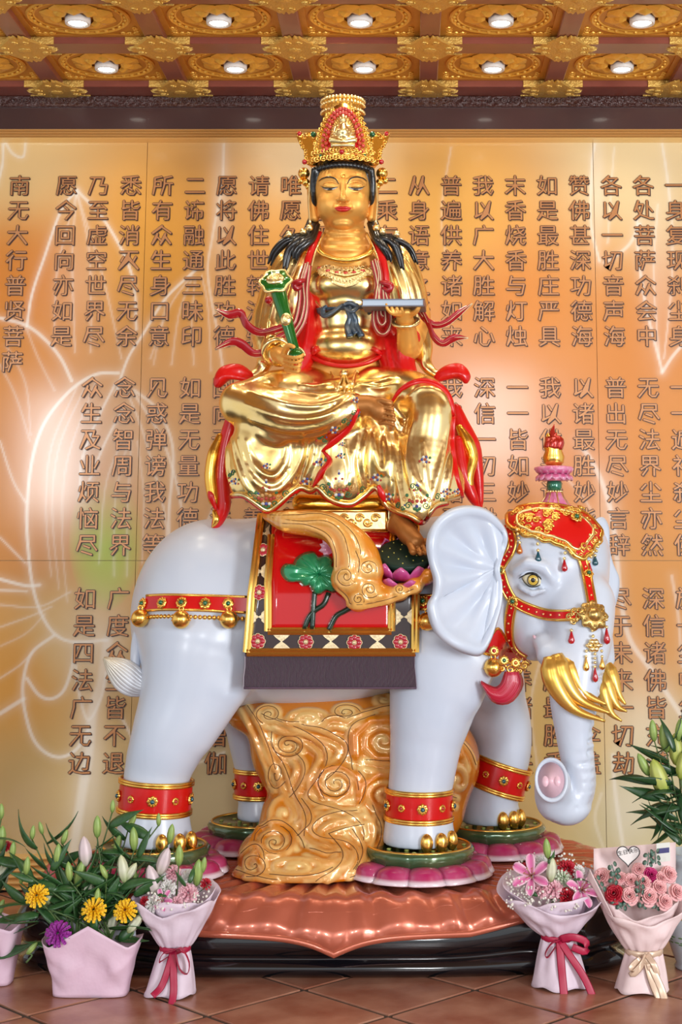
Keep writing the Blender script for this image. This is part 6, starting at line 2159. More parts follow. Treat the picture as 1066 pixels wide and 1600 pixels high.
for a in ((416, 776, 1.0, 2), (416, 728, .7, 0), (392, 772, .9, 1), (446, 772, .9, 1), (530, 762, 1.0, 2), (532, 712, .7, 0), (534, 694, .5, 0), (500, 722, 1.0, 0), (478, 752, .9, 0), (522, 672, .9, 0), (500, 684, .8, 1), (538, 658, .8, 1), (504, 762, .9, 1), (566, 766, .9, 1), (588, 746, .9, 0),
          (652, 780, 1.0, 2), (664, 718, .9, 0), (606, 776, .9, 0), (622, 790, .8, 1), (684, 776, .8, 1), (697, 768, .8, 0), (714, 768, .7, 0), (366, 752, .8, 0), (352, 738, .8, 1), (556, 625, .7, 0), (553, 645, .7, 1), (645, 760, .7, 1)):
    spray(*a)
# waist knot in gold
kn = MB()
for a0, L, w in ((-2.6, 26, 9), (-.5, 26, 9), (2.0, 26, 5), (1.57, 28, 5), (1.1, 26, 5)):
    pts = []
    for t in np.linspace(0, 1, 7):
        bend = 6 * math.sin(PI * t)
        pts.append((538 + L * t * math.cos(a0) * (1 if abs(a0) > 1.2 else 1), 588 + L * t * abs(math.sin(a0)) * (1 if a0 > 0 else -.25) + (-bend if a0 < 0 else 0)))
    P, N = trace(pts, SKB, 12, 5.4, .010)
    kn.add(tube(smooth_path(P, 1), np.array([2, w * .6, w * .6, 2]) * mpp(5.4), 8, .6))
kn.add(ball(.018, 12, 8, hit(538, 589, SKB, 5.4, .012)[0]))
mk('waist_knot', kn.vf(), M['goldpale'], deity)

# cuffs, bracelet
mk('cuff', xf(tube([(.048 * math.cos(a), .048 * math.sin(a), 0) for a in np.linspace(0, 2 * PI, 28, endpoint=False)], .012, 8, closed=True), W(432, 549, 5.52), frame(Vector((.25, -.8, -.45)))), M['gold'], deity)
mk('bracelet', xf(tube([(.047 * math.cos(a), .047 * math.sin(a), 0) for a in np.linspace(0, 2 * PI, 28, endpoint=False)], .0085, 8, closed=True), W(634, 503, 5.485), frame(Vector((-.05, -.55, .9)))), M['goldpale'], deity)

# ---------------------------------------------------------------- cords and ribbons
def ribbon(pts, rad, name, m, Y0, Y1, edge=True, flat=.35, n=34):
    q = len(pts)
    P = spline([W(u, v, Y0 + (Y1 - Y0) * i / (q - 1)) for i, (u, v) in enumerate(pts)], n)
    up = np.tile((0, -.35, 1.0), (n, 1))
    o = mk(name, tube(P, np.array(rad) * mpp(5.5), 10, flat, up=up), m, deity)
    if edge:
        R = interp(rad, n) * mpp(5.5)
        T = np.gradient(P, axis=0); T /= np.linalg.norm(T, axis=1)[:, None]
        U = up - (up * T).sum(1)[:, None] * T; U /= np.linalg.norm(U, axis=1)[:, None]
        for s in (-.9, 0.0):
            mk('gold_thread', tube(P + U * (R * s)[:, None] + np.array([0, -.004, 0]) * (1 if s == 0 else .3), .0018, 4), M['lace'], o)
    return o
ribbon([(478, 500), (440, 512), (408, 520), (386, 508), (376, 490), (358, 492), (336, 483)], [5, 6, 6.5, 7, 8, 7, 1.5], 'ribbon', M['redrib'], 5.53, 5.52)
ribbon([(462, 515), (436, 528), (416, 548), (396, 552), (378, 538), (362, 534), (336, 546)], [5, 6, 6, 6.5, 8, 7, 1.5], 'ribbon', M['redrib'], 5.52, 5.52)
ribbon([(652, 482), (664, 498), (680, 508), (698, 504), (716, 490), (738, 474)], [4, 5.5, 6, 6, 6, 1], 'ribbon', M['redrib'], 5.54, 5.52)
ribbon([(660, 486), (670, 506), (678, 526), (692, 537), (710, 528), (732, 528)], [4, 5.5, 6, 6, 7, 1], 'ribbon', M['redrib'], 5.53, 5.52)
M['cord'] = mat('red_gold_cord', (0.42, .03, .03), .35, .2, coat=.3)
for s, loops in ((-1, [[(482, 410), (474, 440), (476, 470), (470, 500), (458, 520)], [(478, 412), (470, 440), (468, 470), (462, 500), (452, 515)], [(484, 415), (480, 450), (480, 480), (474, 505), (460, 528)]]),
                 (1, [[(586, 405), (592, 430), (588, 460), (584, 500), (592, 520), (604, 520), (612, 500), (606, 470), (598, 440)], [(590, 408), (595, 432), (592, 465), (590, 495), (596, 508), (603, 500), (600, 470), (598, 440)], [(582, 408), (588, 432), (594, 470), (596, 490), (600, 495)]])):
    for L in loops:
        P = spline([W(u, v, 5.515 if s > 0 else 5.52) for u, v in L], 30)
        c = mk('tassel_cord', tube(P, .0095, 8, .7), M['cord'], deity)
        mk('gold_thread', tube(P + np.array([0, -.008, 0]), .0022, 4), M['lace'], c)
    b = (468, 444) if s < 0 else (603, 447)
    P = spline([W(b[0] - s * 8, b[1] - 6, 5.51), W(b[0], b[1] - 4, 5.50), W(b[0] + s * 8, b[1], 5.505), W(b[0] + s * 4, b[1] + 7, 5.505), W(b[0] - s * 4, b[1] + 2, 5.51)], 18)
    mk('cord_bow', tube(P, [.008, .012, .014, .012, .008], 8), M['redrib'], deity)
mk('cord_bow', ball(.016, 10, 8, W(420, 469, 5.56)), M['redrib'], deity)

# ---------------------------------------------------------------- what the hands hold
scep = thing('sceptre', 'green and gold ceremonial sceptre resting in the statue hand', 'sceptre', W(462, 566, 5.40))
P = spline([W(433, 448, 5.43), W(441, 478, 5.415), W(449, 505, 5.405), W(456, 530, 5.40), W(463, 553, 5.395)], 22)
mk('shaft', tube(P, np.array([13, 12, 10.5, 9, 8, 7.5]) * mpp(5.4), 14), M['green'], scep)
ax_ = (W(433, 440, 5.43) - W(441, 478, 5.415)).normalized()
c = W(431, 440, 5.43)
R = frame((ax_ * .55 + Vector((0, -1, .1))).normalized())
kk = mpp(5.42)
cap_ = mk('sceptre_head', xf(lathe([(9 * kk, -.03), (21 * kk, -.012), (24 * kk, .002), (20 * kk, .012), (.0005, .014)], 40, mod=lambda i, a: 1 + .09 * math.cos(6 * a)), c, R), M['green'], scep)
mk('head_edge', xf(tube([(24 * kk * (1 + .09 * math.cos(6 * a)) * math.cos(a), 24 * kk * (1 + .09 * math.cos(6 * a)) * math.sin(a), .003) for a in np.linspace(0, 2 * PI, 40, endpoint=False)], .0055, 6, closed=True), c, R), M['goldpale'], scep)
hm2 = MB()
hm2.add(ball(1, 16, 10, (0, 0, .012), (15 * kk, 12 * kk, .014)))
hm2.add(tube([(10 * kk * math.cos(a) * (1 - a / 16), 8 * kk * math.sin(a) * (1 - a / 16), .026) for a in np.linspace(0, 14, 26)], .004, 5))
mk('head_boss', xf(hm2.vf(), c, R), M['goldpale'], scep)
q = W(447, 499, 5.385)
bm = MB(); bm.add(ball(1, 14, 10, (0, 0, 0), (8.5 * kk, .010, 10.5 * kk))); bm.add(tube([(5 * kk * math.cos(a) * (1 - a / 14), -.010, 6.5 * kk * math.sin(a) * (1 - a / 14)) for a in np.linspace(0, 11, 20)], .003, 5))
mk('shaft_boss', xf(bm.vf(), q), M['goldpale'], scep)
mk('end_knob', ball(1, 16, 12, W(463, 557, 5.388), (12.5 * kk, 12 * kk, 12.5 * kk)), M['green'], scep)
mk('knob_edge', tube([W(463 + 13 * math.cos(a), 555 + 12 * math.sin(a), 5.392) for a in np.linspace(PI * .95, 2 * PI * 1.02, 20)], .004, 6), M['goldpale'], scep)

book = thing('sutra_book', 'slim pale blue sutra book lying flat on the raised hand', 'book', W(618, 481, 5.45))
M['pages'] = mat('pale_blue_pages', (0.42, 0.50, 0.60), .35, .2)
M['cover'] = mat('grey_cover', (0.16, 0.17, 0.22), .4)
M['spine'] = mat('brown_cover_end', (0.20, 0.09, 0.06), .4)
A, B2 = W(567, 473, 5.40), W(663, 472.5, 5.37)
dx = (B2 - A).normalized(); dy = Vector((-dx.y, dx.x, 0)) ; dy = Vector((.05, 1, .02)).normalized(); dz = dx.cross(dy).normalized()
L = (B2 - A).length
def obox(a0, a1, b0, b1, c0, c1):
    V, Fc = box(a0, a1, b0, b1, c0, c1)
    return [A + dx * x + dy * y + dz * z for x, y, z in V], Fc
hb = 5.2 * mpp(5.4)
mk('page_block', obox(0, L - .004, .003, .15, -hb * .8, hb * .8), M['pages'], book, smooth=False)
mk('cover', obox(-.003, L, 0, .153, hb * .8, hb * 1.15), M['cover'], book, smooth=False)
mk('cover', obox(-.003, L, 0, .153, -hb * 1.15, -hb * .8), M['cover'], book, smooth=False)
mk('cover_end', obox(L - .004, L + .002, 0, .153, -hb * 1.1, hb * 1.1), M['spine'], book, smooth=False)
# ================================================================ FLOWERS ON THE FLOOR
M['paperpink'] = mat('pink_wrapping_paper', (0.72, 0.50, 0.62), .55, noise=(12, (0.78, 0.58, 0.69), .6), bump=(16, .35, .012))
M['paperlilac'] = mat('lilac_wrapping_paper', (0.70, 0.58, 0.68), .55, noise=(9, (0.78, 0.66, 0.74), .6), bump=(14, .3, .010))
M['paperblush'] = mat('blush_wrapping_paper', (0.80, 0.62, 0.62), .55, noise=(9, (0.84, 0.70, 0.69), .6), bump=(14, .3, .010))
M['papergrey'] = mat('pale_lining_paper', (0.62, 0.66, 0.72), .55, bump=(14, .3, .010))
M['satinred'] = mat('crimson_satin', (0.40, .008, .05), .4)
M['satingold'] = mat('champagne_satin', (0.70, .52, .38), .3, .3)
M['budm'] = mat('lily_bud_skin', (.4, .5, .2), .4, attr='tint', sub=.05)
M['leafm'] = mat('lily_leaf', (0.025, 0.085, 0.025), .35, noise=(12, (.05, .14, .035), .7))
M['leafd'] = mat('dark_lily_leaf', (0.015, 0.055, 0.018), .32, noise=(12, (.03, .09, .025), .7))
M['stemm'] = mat('green_stem', (0.07, .13, .035), .45)
M['eucal'] = mat('eucalyptus_leaf', (0.12, .22, .17), .5)
M['gyps'] = mat('white_breath_flower', (0.78, .76, .68), .6)
M['flowm'] = mat('flower_petal', (.8, .4, .5), .5, attr='tint', sub=.05)
M['yellow'] = mat('marigold_petal', (0.85, .42, .01), .5)
M['purple'] = mat('purple_petal', (0.22, .015, .22), .5)

def bud_mesh(c0, c1, c2, w=.17):
    """lily bud of unit length along z; colour base -> middle -> tip"""
    prof = [(.05, 0), (.6, .10), (.95, .30), (1.0, .5), (.85, .72), (.5, .90), (.08, 1.0)]
    V = []; cols = []; n = 12
    for r, z in prof:
        for j in range(n):
            a = 2 * PI * j / n
            rr = w * r * (1 + .10 * math.cos(6 * a))
            V.append((rr * math.cos(a), rr * math.sin(a), z))
            c = np.array(c0) * max(0, 1 - 2 * z) + np.array(c1) * (1 - abs(2 * z - 1)) + np.array(c2) * max(0, 2 * z - 1)
            cols.append(c * (.82 if j % 2 else 1.05))
    Fc = [(i * n + j, i * n + (j + 1) % n, (i + 1) * n + (j + 1) % n, (i + 1) * n + j) for i in range(len(prof) - 1) for j in range(n)]
    Fc += [tuple(range(n - 1, -1, -1)), tuple((len(prof) - 1) * n + j for j in range(n))]
    return mesh_data('lily_bud', V, Fc, M['budm'], True, np.array(cols))
BUD = {'g': bud_mesh((.16, .28, .06), (.36, .50, .14), (.26, .42, .10)), 'w': bud_mesh((.35, .45, .16), (.72, .74, .56), (.62, .66, .40), .19), 'p': bud_mesh((.55, .55, .40), (.78, .66, .68), (.70, .58, .60), .20), 'y': bud_mesh((.30, .40, .05), (.55, .60, .16), (.45, .52, .10), .21)}
def leaf_mesh(m, bend, w=.15):
    def fn(s, t):
        hw = w * math.sin(PI * min(1, .06 + .94 * t) ** .75) * (1 - t) ** .25
        x = (2 * s - 1) * hw
        return (x, bend * t * t + .25 * abs(x), t * (1 - .25 * bend * t))
    VF = thick(grid(fn, 5, 9), .012)
    return mesh_data('leaf', *VF, m)
LEAF = [leaf_mesh(M['leafm'], b) for b in (.15, .45, .8)]
LEAFD = [leaf_mesh(M['leafd'], b, .105) for b in (.1, .35, .7)]
def orient(loc, d, s, roll=0.0):
    m = frame(d, Vector((math.cos(roll), math.sin(roll), .3))).to_4x4() @ Matrix.Scale(s, 4)
    m.translation = Vector(loc)
    return m

def petals_flower(rings, cup, ruffle, cA, cB, name, seed=1, wide=1.35):
    """layered flower facing +z with radius about 1: rings=(radius, height, count, tilt)"""
    r_ = random.Random(seed)
    m = MB()
    for q, (rad, z0, cnt, tilt) in enumerate(rings):
        for i in range(cnt):
            a0 = 2 * PI * (i + .5 * (q % 2)) / cnt + r_.uniform(-.1, .1)
            L = rad; w = wide * PI * rad / cnt
            V = []; cols = []
            for j in range(5):
                t = j / 4
                for k in range(5):
                    s = -1 + k / 2
                    rr = .12 + (L - .12) * math.sin(t * PI / 2 * (1 - .3 * tilt)) 
                    zz = z0 + tilt * L * t * 1.0 - cup * (t ** 2) * (1 - tilt) + ruffle * t * math.sin(s * 5 + i * 2 + q)
                    a = a0 + s * w / max(rad, .25) * .5 * (.35 + .65 * math.sin(PI * min(.8, .2 + .7 * t)))
                    V.append((rr * math.cos(a), rr * math.sin(a), zz + .06 * s * s))
                    cols.append(np.array(cA) * (1 - t) + np.array(cB) * t)
            Fc = [(j * 5 + k, j * 5 + k + 1, (j + 1) * 5 + k + 1, (j + 1) * 5 + k) for j in range(4) for k in range(4)]
            VF = thick((V, Fc), .03)
            m.add(VF, np.array(cols + cols))
    return mesh_data(name, *m.vf(), M['flowm'], True, np.array(m.c))
ROSE = [(.95, -.15, 5, .15), (.82, 0, 5, .45), (.62, .05, 5, .75), (.42, .1, 4, .95), (.24, .15, 3, 1.3)]
CARN = [(1.0, -.1, 9, .12), (.9, .05, 9, .3), (.72, .15, 8, .5), (.5, .25, 7, .8), (.3, .3, 5, 1.2)]
MUM = [(1.0, 0, 14, .1), (.85, .08, 13, .22), (.65, .16, 11, .4), (.45, .24, 9, .6), (.25, .3, 6, 1.0)]
FL = dict(
    rose_pink=petals_flower(ROSE, .25, .03, (.62, .20, .22), (.88, .50, .50), 'rose', 1, 2.3), rose_red=petals_flower(ROSE, .25, .03, (.22, .0, .01), (.50, .01, .03), 'rose', 2, 2.3), rose_mag=petals_flower(ROSE, .25, .05, (.28, .0, .06), (.55, .02, .16), 'rose', 3, 2.3),
    carn_pink=petals_flower(CARN, .2, .09, (.72, .30, .38), (.88, .55, .60), 'carnation', 4), carn_white=petals_flower(CARN, .2, .09, (.62, .64, .55), (.84, .80, .80), 'carnation', 5), carn_red=petals_flower(CARN, .2, .09, (.30, .0, .01), (.55, .01, .03), 'carnation', 6),
    mum_yellow=petals_flower(MUM, .15, .03, (.75, .32, .0), (.92, .60, .01), 'marigold', 7), mum_purple=petals_flower(MUM, .15, .03, (.30, .02, .26), (.30, .02, .30), 'aster', 8), carn_green=petals_flower(CARN, .2, .09, (.45, .58, .35), (.76, .80, .68), 'carnation', 9))
def lily_open(cA, cB):
    m = MB()
    for i in range(6):
        a = i * PI / 3
        V = []; cols = []
        for j in range(9):
            t = j / 8
            hw = .24 * math.sin(PI * (.10 + .88 * t)) ** .8
            r = .08 + .95 * math.sin(t * 1.45); z = .55 * t ** .7 - .75 * max(0, t - .45) ** 1.6
            for k in range(5):
                s = -1 + k / 2
                x, y = r, s * hw
                V.append((x * math.cos(a) - y * math.sin(a), x * math.sin(a) + y * math.cos(a), z + .10 * s * s + (.03 if i % 2 else 0)))
                e = max(0, abs(s) - .35) / .65
                cols.append(np.array(cA) * (1 - e) + np.array(cB) * e)
        Fc = [(j * 5 + k, j * 5 + k + 1, (j + 1) * 5 + k + 1, (j + 1) * 5 + k) for j in range(8) for k in range(4)]
        m.add(thick((V, Fc), .02), np.array(cols + cols))
    return mesh_data('lily', *m.vf(), M['flowm'], True, np.array(m.c))
FL['lily'] = lily_open((.66, .12, .34), (.86, .58, .68))
sm = MB()
for i in range(6):
    a = i * PI / 3 + .5
    sm.add(tube([(0, 0, .1), (.12 * math.cos(a), .12 * math.sin(a), .4), (.26 * math.cos(a), .26 * math.sin(a), .62)], .018, 5)); sm.add(ball(.06, 6, 4, (.26 * math.cos(a), .26 * math.sin(a), .64), (1, .5, .5)))
STAM = mesh_data('stamens', *sm.vf(), mat('stamen_brown', (.35, .16, .04), .6))
def bloom(kind, u, v, Y, r, parent, d=None, tilt=(0, 0)):
    d = d or Vector((tilt[0], -1, .55 + tilt[1]))
    o = inst(FL[kind].name.split('.')[0], FL[kind], None, parent, matrix=orient(W(u, v, Y), d, r * mpp(Y), random.uniform(0, 6)))
    if kind == 'lily':
        put(bpy.data.objects.new('stamens', STAM), o)
    return o
def bud(kind, u, v, Y, L, parent, lean=0.0, fwd=-.15, root=None, stem=True):
    """lily bud with its stalk; (u, v) is the middle of the bud"""
    d = Vector((lean, fwd, 1)).normalized()
    c = W(u, v, Y); L *= mpp(Y)
    b = c - d * L / 2
    inst('lily_bud', BUD[kind], None, parent, matrix=orient(b, d, L))
    if stem and root is not None:
        P = spline([root, root.lerp(b, .5) + Vector((lean * .02, 0, .01)), b + d * .004], 10)
        mk('stem', tube(P, [.0035, .003, .0024], 5), M['stemm'], parent)
        return P
    return None
def leaf(u, v, Y, L, ang, parent, dark=False, fwd=-.1, kind=None):
    """leaf from (u, v) growing along the photo angle ang (degrees from straight up, clockwise)"""
    a = math.radians(ang)
    d = Vector((math.sin(a), fwd, math.cos(a)))
    S_ = LEAFD if dark else LEAF
    x = random.choice(S_) if kind is None else S_[kind]
    inst('leaf', x, None, parent, matrix=orient(W(u, v, Y), d, L * mpp(Y), random.uniform(-1.2, 1.2)))

def noise2(a, b, s):
    return math.sin(a * 3.1 + s) * math.cos(b * 4.3 + 1.7 * s) + .5 * math.sin(a * 7.7 + b * 5.1 + 2.3 * s)
def wrap_bundle(name, label, u, vf, vt, vr, R, rb, rt, paper, ribbon, seed, u_t=None, u_r=None, back=1.0, corners=4, lining=None):
    """bouquet paper: foot on the floor at (u, vf), tie at vt, rim centre at vr; R, rb, rt radii in px"""
    B = WZ(u, vf - 8, 0.0); Y = B.y
    k = mpp(Y)
    T = W(u_t or u, vt, Y + .01); Rm = W(u_r or u, vr, Y + .03)
    t = thing(name, label, 'bouquet', (B.x, B.y, 0.0))
    n = 56
    def rim(a, q):
        c = abs(math.cos(a * corners / 2 + seed)) ** 1.2
        return 1 + .20 * c - .08 + .05 * math.sin(3 * a + seed * q)
    def upper(s, tt, q=0, sc=1.0):
        a = 2 * PI * s
        f = tt ** .85
        c = T.lerp(Rm, tt)
        r = (rt + (R - rt) * f) * k * sc * (1 + (rim(a, 1) - 1) * tt) * (1 + .05 * math.cos(14 * a + seed) * (1 - tt) * 1.5)
        z = c.z + tt * (.075 * back * math.sin(a) + .03 * (rim(a, 2) - 1.05) * 3)
        crumple = .006 * noise2(a, tt * 2, seed) * tt
        return (c.x + r * math.cos(a), c.y + r * .72 * math.sin(a) + crumple, z + crumple)
    def lower(s, tt):
        a = 2 * PI * s
        c = T.lerp(B, tt)
        r = (rt + (rb - rt) * tt ** .8) * k * (1 + .06 * math.cos(9 * a + seed) * (1 - tt) + .07 * math.cos(4 * a + 1.2 * seed) * tt)
        z = c.z if tt < .99 else .002 + .004 * (1 + math.cos(5 * a + seed))
        return (c.x + r * math.cos(a), c.y + r * .8 * math.sin(a) + .004 * noise2(a, tt * 2, seed + 2) * tt, max(.002, z))
    VF = grid(lambda s, tt: upper(s, tt), n, 12, True); mk('wrapping_paper', thick((VF[0], [tuple(reversed(f)) for f in VF[1]]), .0022), paper, t)
    seed += 1.1
    VF = grid(lambda s, tt: upper(s, tt, 1, .86), n, 12, True); mk('wrapping_paper', thick(([(x, y + .004, z + .022 * 0 + .018) for x, y, z in VF[0]], [tuple(reversed(f)) for f in VF[1]]), .0022), lining or paper, t)
    VF = grid(lower, n, 10, True); mk('paper_foot', thick(VF, .0022), paper, t)
    # ribbon: band, loops, tails
    rr = rt * k * 1.10
    mk('ribbon_band', tube([(T.x + rr * math.cos(a), T.y + rr * .82 * math.sin(a), T.z + .004 * math.sin(a)) for a in np.linspace(0, 2 * PI, 28, endpoint=False)], .010, 8, .3, up=(0, 0, 1), closed=True), ribbon, t)
    K = Vector((T.x, T.y - rr * .9, T.z))
    return t, K, Y, T, Rm
def satin(pts, w, m, parent, name='ribbon_tail', up=(1, 0, 0)):
    P = spline(pts, 16)
    return mk(name, tube(P, w, 8, .12, up=up), m, parent)
def fillers(parent, cu, cv, ru, rv, Y, n, seed, skip=None):
    """baby's breath: tiny white heads"""
    r_ = random.Random(seed); m = MB(); st = MB()
    for i in range(n):
        a = r_.uniform(0, 2 * PI); q = math.sqrt(r_.uniform(.25, 1))
        p = W(cu + ru * q * math.cos(a), cv + rv * q * math.sin(a), Y + r_.uniform(-.03, .05) + .06 * (1 if math.sin(a) < 0 else -.4))
        m.add(ball(r_.uniform(.0028, .0048), 6, 4, p))
    return meta(mk('baby_breath', m.vf(), M['gyps'], parent), kind='stuff')
def eucalyptus(parent, u, v, Y, n, seed, L=40, ang=0):
    r_ = random.Random(seed)
    P = spline([W(u + L * t * math.sin(ang), v - L * t * math.cos(ang), Y) for t in (0, .5, 1)], 8)
    br = mk('eucalyptus_sprig', tube(P, .002, 5), M['eucal'], parent)
    for i in range(n):
        q = Vector(P[int(i * 7 / max(1, n - 1))])
        s = (-1) ** i
        VF = xf(lathe([(.0005, 0), (.006, .0005), (.0085, .002)], 8), q + Vector((s * .009, -.002, .002)), frame(Vector((s * .9, -1, r_.uniform(-.2, 1.2)))))
        mk('eucalyptus_leaf', thick(VF, .0012), M['eucal'], br)

# ---------------------------------------------------------------- bouquet beside the hind foot
t1, K, Y, T, Rm = wrap_bundle('flower_bouquet', 'lilac-wrapped bouquet of pink carnations and lilies with crimson ribbon, beside the paper bag', 266, 1562, 1480, 1396, 62, 38, 20, M['paperlilac'], M['satinred'], 2.0, 274, 275, .5)
for kd, u, v, r in (('carn_pink', 294, 1396, 16), ('carn_white', 262, 1388, 14), ('carn_white', 240, 1413, 15), ('carn_pink', 270, 1364, 13), ('carn_white', 296, 1370, 12), ('carn_red', 322, 1381, 9), ('carn_red', 226, 1408, 8), ('lily', 255, 1408, 17), ('carn_pink', 277, 1410, 10), ('carn_white', 252, 1368, 10)):
    bloom(kd, u, v, Y - .01 + .0012 * (1395 - v), r, t1, tilt=((u - 275) / 90, 0))
fillers(t1, 275, 1392, 52, 34, Y - .01, 170, 3)
for kd, u, v, L, ln in (('p', 239, 1376, 48, -.25), ('p', 256, 1346, 44, .35), ('g', 309, 1364, 42, .1), ('g', 280, 1337, 34, .05), ('g', 318, 1352, 26, .2)):
    bud(kd, u, v, Y + .0, L, t1, ln, -.2, W(272, 1440, Y))
for u, v, L, a in ((290, 1385, 30, -40), (296, 1380, 30, 20), (262, 1400, 26, -70), (310, 1395, 28, 60)): leaf(u, v, Y - .03, L, a, t1)
satin([K, K + Vector((-.012, -.02, -.05)), K + Vector((-.030, -.03, -.10)), K + Vector((-.055, -.045, -.125))], .011, M['satinred'], t1)
satin([K, K + Vector((.006, -.025, -.06)), K + Vector((.010, -.04, -.12)), K + Vector((.002, -.07, -.175))], .012, M['satinred'], t1)
satin([K, K + Vector((.03, -.02, .012)), K + Vector((.055, -.02, -.03)), K + Vector((.05, -.02, -.065)), K + Vector((.025, -.02, -.05)), K + Vector((.01, -.015, 0))], .011, M['satinred'], t1, 'ribbon_loop', (0, -1, 0))
satin([K, K + Vector((-.03, -.02, -.005)), K + Vector((-.04, -.015, -.03)), K + Vector((-.015, -.015, -.015))], .010, M['satinred'], t1, 'ribbon_loop', (0, -1, 0))

# ---------------------------------------------------------------- bouquet below the trunk
t2, K, Y, T, Rm = wrap_bundle('flower_bouquet', 'lilac-wrapped bouquet of open pink lilies and red carnations below the elephant trunk', 876, 1550, 1462, 1390, 78, 40, 22, M['paperlilac'], M['satinred'], 4.4, 872, 862, .55)
for kd, u, v, r in (('lily', 832, 1370, 30), ('lily', 907, 1392, 27), ('carn_pink', 847, 1388, 15), ('carn_pink', 865, 1390, 17), ('carn_green', 880, 1372, 15), ('carn_red', 887, 1358, 15), ('carn_red', 886, 1401, 14), ('carn_red', 820, 1357, 9), ('carn_white', 846, 1350, 13), ('carn_white', 905, 1362, 11)):
    bloom(kd, u, v, Y - .02 + .0012 * (1395 - v), r, t2, tilt=((u - 865) / 90, 0))
fillers(t2, 862, 1372, 72, 42, Y + .0, 260, 5)
fillers(t2, 812, 1405, 22, 18, Y - .04, 60, 6); fillers(t2, 880, 1412, 30, 12, Y - .05, 60, 8)
for kd, u, v, L, ln in (('g', 855, 1326, 32, -.1), ('w', 862, 1360, 38, .1)): bud(kd, u, v, Y - .02, L, t2, ln, -.2, W(866, 1440, Y))
for u, v, L, a in ((858, 1350, 24, 40), (896, 1375, 24, 60), (840, 1400, 26, -60)): leaf(u, v, Y - .03, L, a, t2)
satin([K, K + Vector((.002, -.02, -.06)), K + Vector((.006, -.03, -.12)), K + Vector((.01, -.05, -.185))], .013, M['satinred'], t2)
satin([K, K + Vector((.035, -.02, -.05)), K + Vector((.070, -.03, -.10)), K + Vector((.095, -.04, -.15)), K + Vector((.10, -.05, -.172))], .012, M['satinred'], t2)
satin([K, K + Vector((.04, -.02, .012)), K + Vector((.085, -.01, -.005)), K + Vector((.082, -.01, -.035)), K + Vector((.04, -.015, -.02))], .012, M['satinred'], t2, 'ribbon_loop', (0, 0, 1))
satin([K, K + Vector((-.03, -.02, -.01)), K + Vector((-.048, -.015, -.04)), K + Vector((-.04, -.012, -.052)), K + Vector((-.015, -.015, -.02))], .011, M['satinred'], t2, 'ribbon_loop', (0, -1, 0))

# ---------------------------------------------------------------- rose bouquet with the birthday card
t3, K, Y, T, Rm = wrap_bundle('rose_bouquet', 'blush-wrapped bouquet of pink roses with heart birthday card and champagne bow', 1003, 1556, 1484, 1404, 66, 40, 25, M['paperblush'], M['satingold'], 1.0, 1006, 1002, .7)
for kd, u, v, r in (('rose_pink', 941, 1370, 15), ('rose_pink', 984, 1400, 15), ('rose_pink', 1014, 1401, 16), ('rose_pink', 1039, 1409, 14), ('rose_pink', 1006, 1379, 14), ('rose_pink', 986, 1376, 13), ('rose_pink', 1030, 1387, 14), ('rose_pink', 1046, 1366, 14), ('rose_pink', 1058, 1394, 14), ('rose_pink', 999, 1359, 12), ('rose_red', 960, 1397, 16), ('rose_mag', 1017, 1368, 14), ('rose_pink', 970, 1372, 11), ('rose_pink', 1034, 1372, 12)):
    bloom(kd, u, v, Y - .03 + .0012 * (1400 - v), r, t3, tilt=((u - 1000) / 120, 0))
for q, (u, v, a) in enumerate(((962, 1370, -.3), (958, 1380, .2), (978, 1415, .6), (972, 1420, -.8), (1000, 1395, 0), (1012, 1352, .1), (1025, 1350, -.1), (940, 1390, -.5), (1024, 1420, .5), (1003, 1418, .4))):
    eucalyptus(t3, u, v, Y - .035, 5, q, 20, a)
pk = MB()
def back_panel(s, t_):
    u = 928 + (1056 - 928) * s; v = 1400 + (1326 - 10 * s - 1400) * t_
    return W(u, v, Y + .05 + .02 * math.sin(s * 7) + .03 * t_)
mk('wrapping_paper', thick(grid(back_panel, 14, 8), .0022), M['paperblush'], t3)
def side_fold(s, t_):
    return W(918 + 40 * t_ + 4 * s, 1372 + (1440 - 1372) * t_ - 14 * s * (1 - t_), Y - .035 - .02 * s)
mk('wrapping_paper', thick(grid(side_fold, 6, 8), .0022), M['paperblush'], t3)
# heart card with greeting
M['card'] = mat('white_card', (0.82, 0.78, 0.76), .5)
hp = []
for a in np.linspace(0, 2 * PI, 48, endpoint=False):
    x = 16 * math.sin(a) ** 3; y = 13 * math.cos(a) - 5 * math.cos(2 * a) - 2 * math.cos(3 * a) - math.cos(4 * a)
    hp.append((982 + x * 1.16, 1336 - y * 1.16))
Yc = Y + .01
V = [W(u, v, Yc) for u, v in hp]
card = mk('heart_card', thick((V, [tuple(range(len(V)))]), .002, (0, -1, 0)), M['card'], t3, smooth=False)
mk('card_outline', tube([W(982 + (u - 982) * .96, 1334 + (v - 1334) * .96, Yc - .002) for u, v in hp], .0016, 5, closed=True), M['hair'], card)
gx = MB()
for q, ch in enumerate('生日快乐'):
    g1 = glyph_mesh(ch, .0165, 0, 0, 0)
    p = W(970 + 8.2 * q, 1336 - 1.6 * q, Yc - .0035)
    gx.add(xf(g1, p, Matrix.Rotation(-.2, 3, 'Y')))
mk('card_greeting', gx.vf(), M['hair'], card, smooth=False)
mk('gift_card', obj := (extrude_poly([(W(1026, 1348, Yc).x, W(1026, 1348, Yc).z), (W(1048, 1345, Yc).x, W(1048, 1345, Yc).z), (W(1047, 1316, Yc).x, W(1047, 1316, Yc).z), (W(1026, 1318, Yc).x, W(1026, 1318, Yc).z)], Yc, Yc + .002)), mat('pale_card', (0.70, .72, .66), .5), t3, smooth=False)
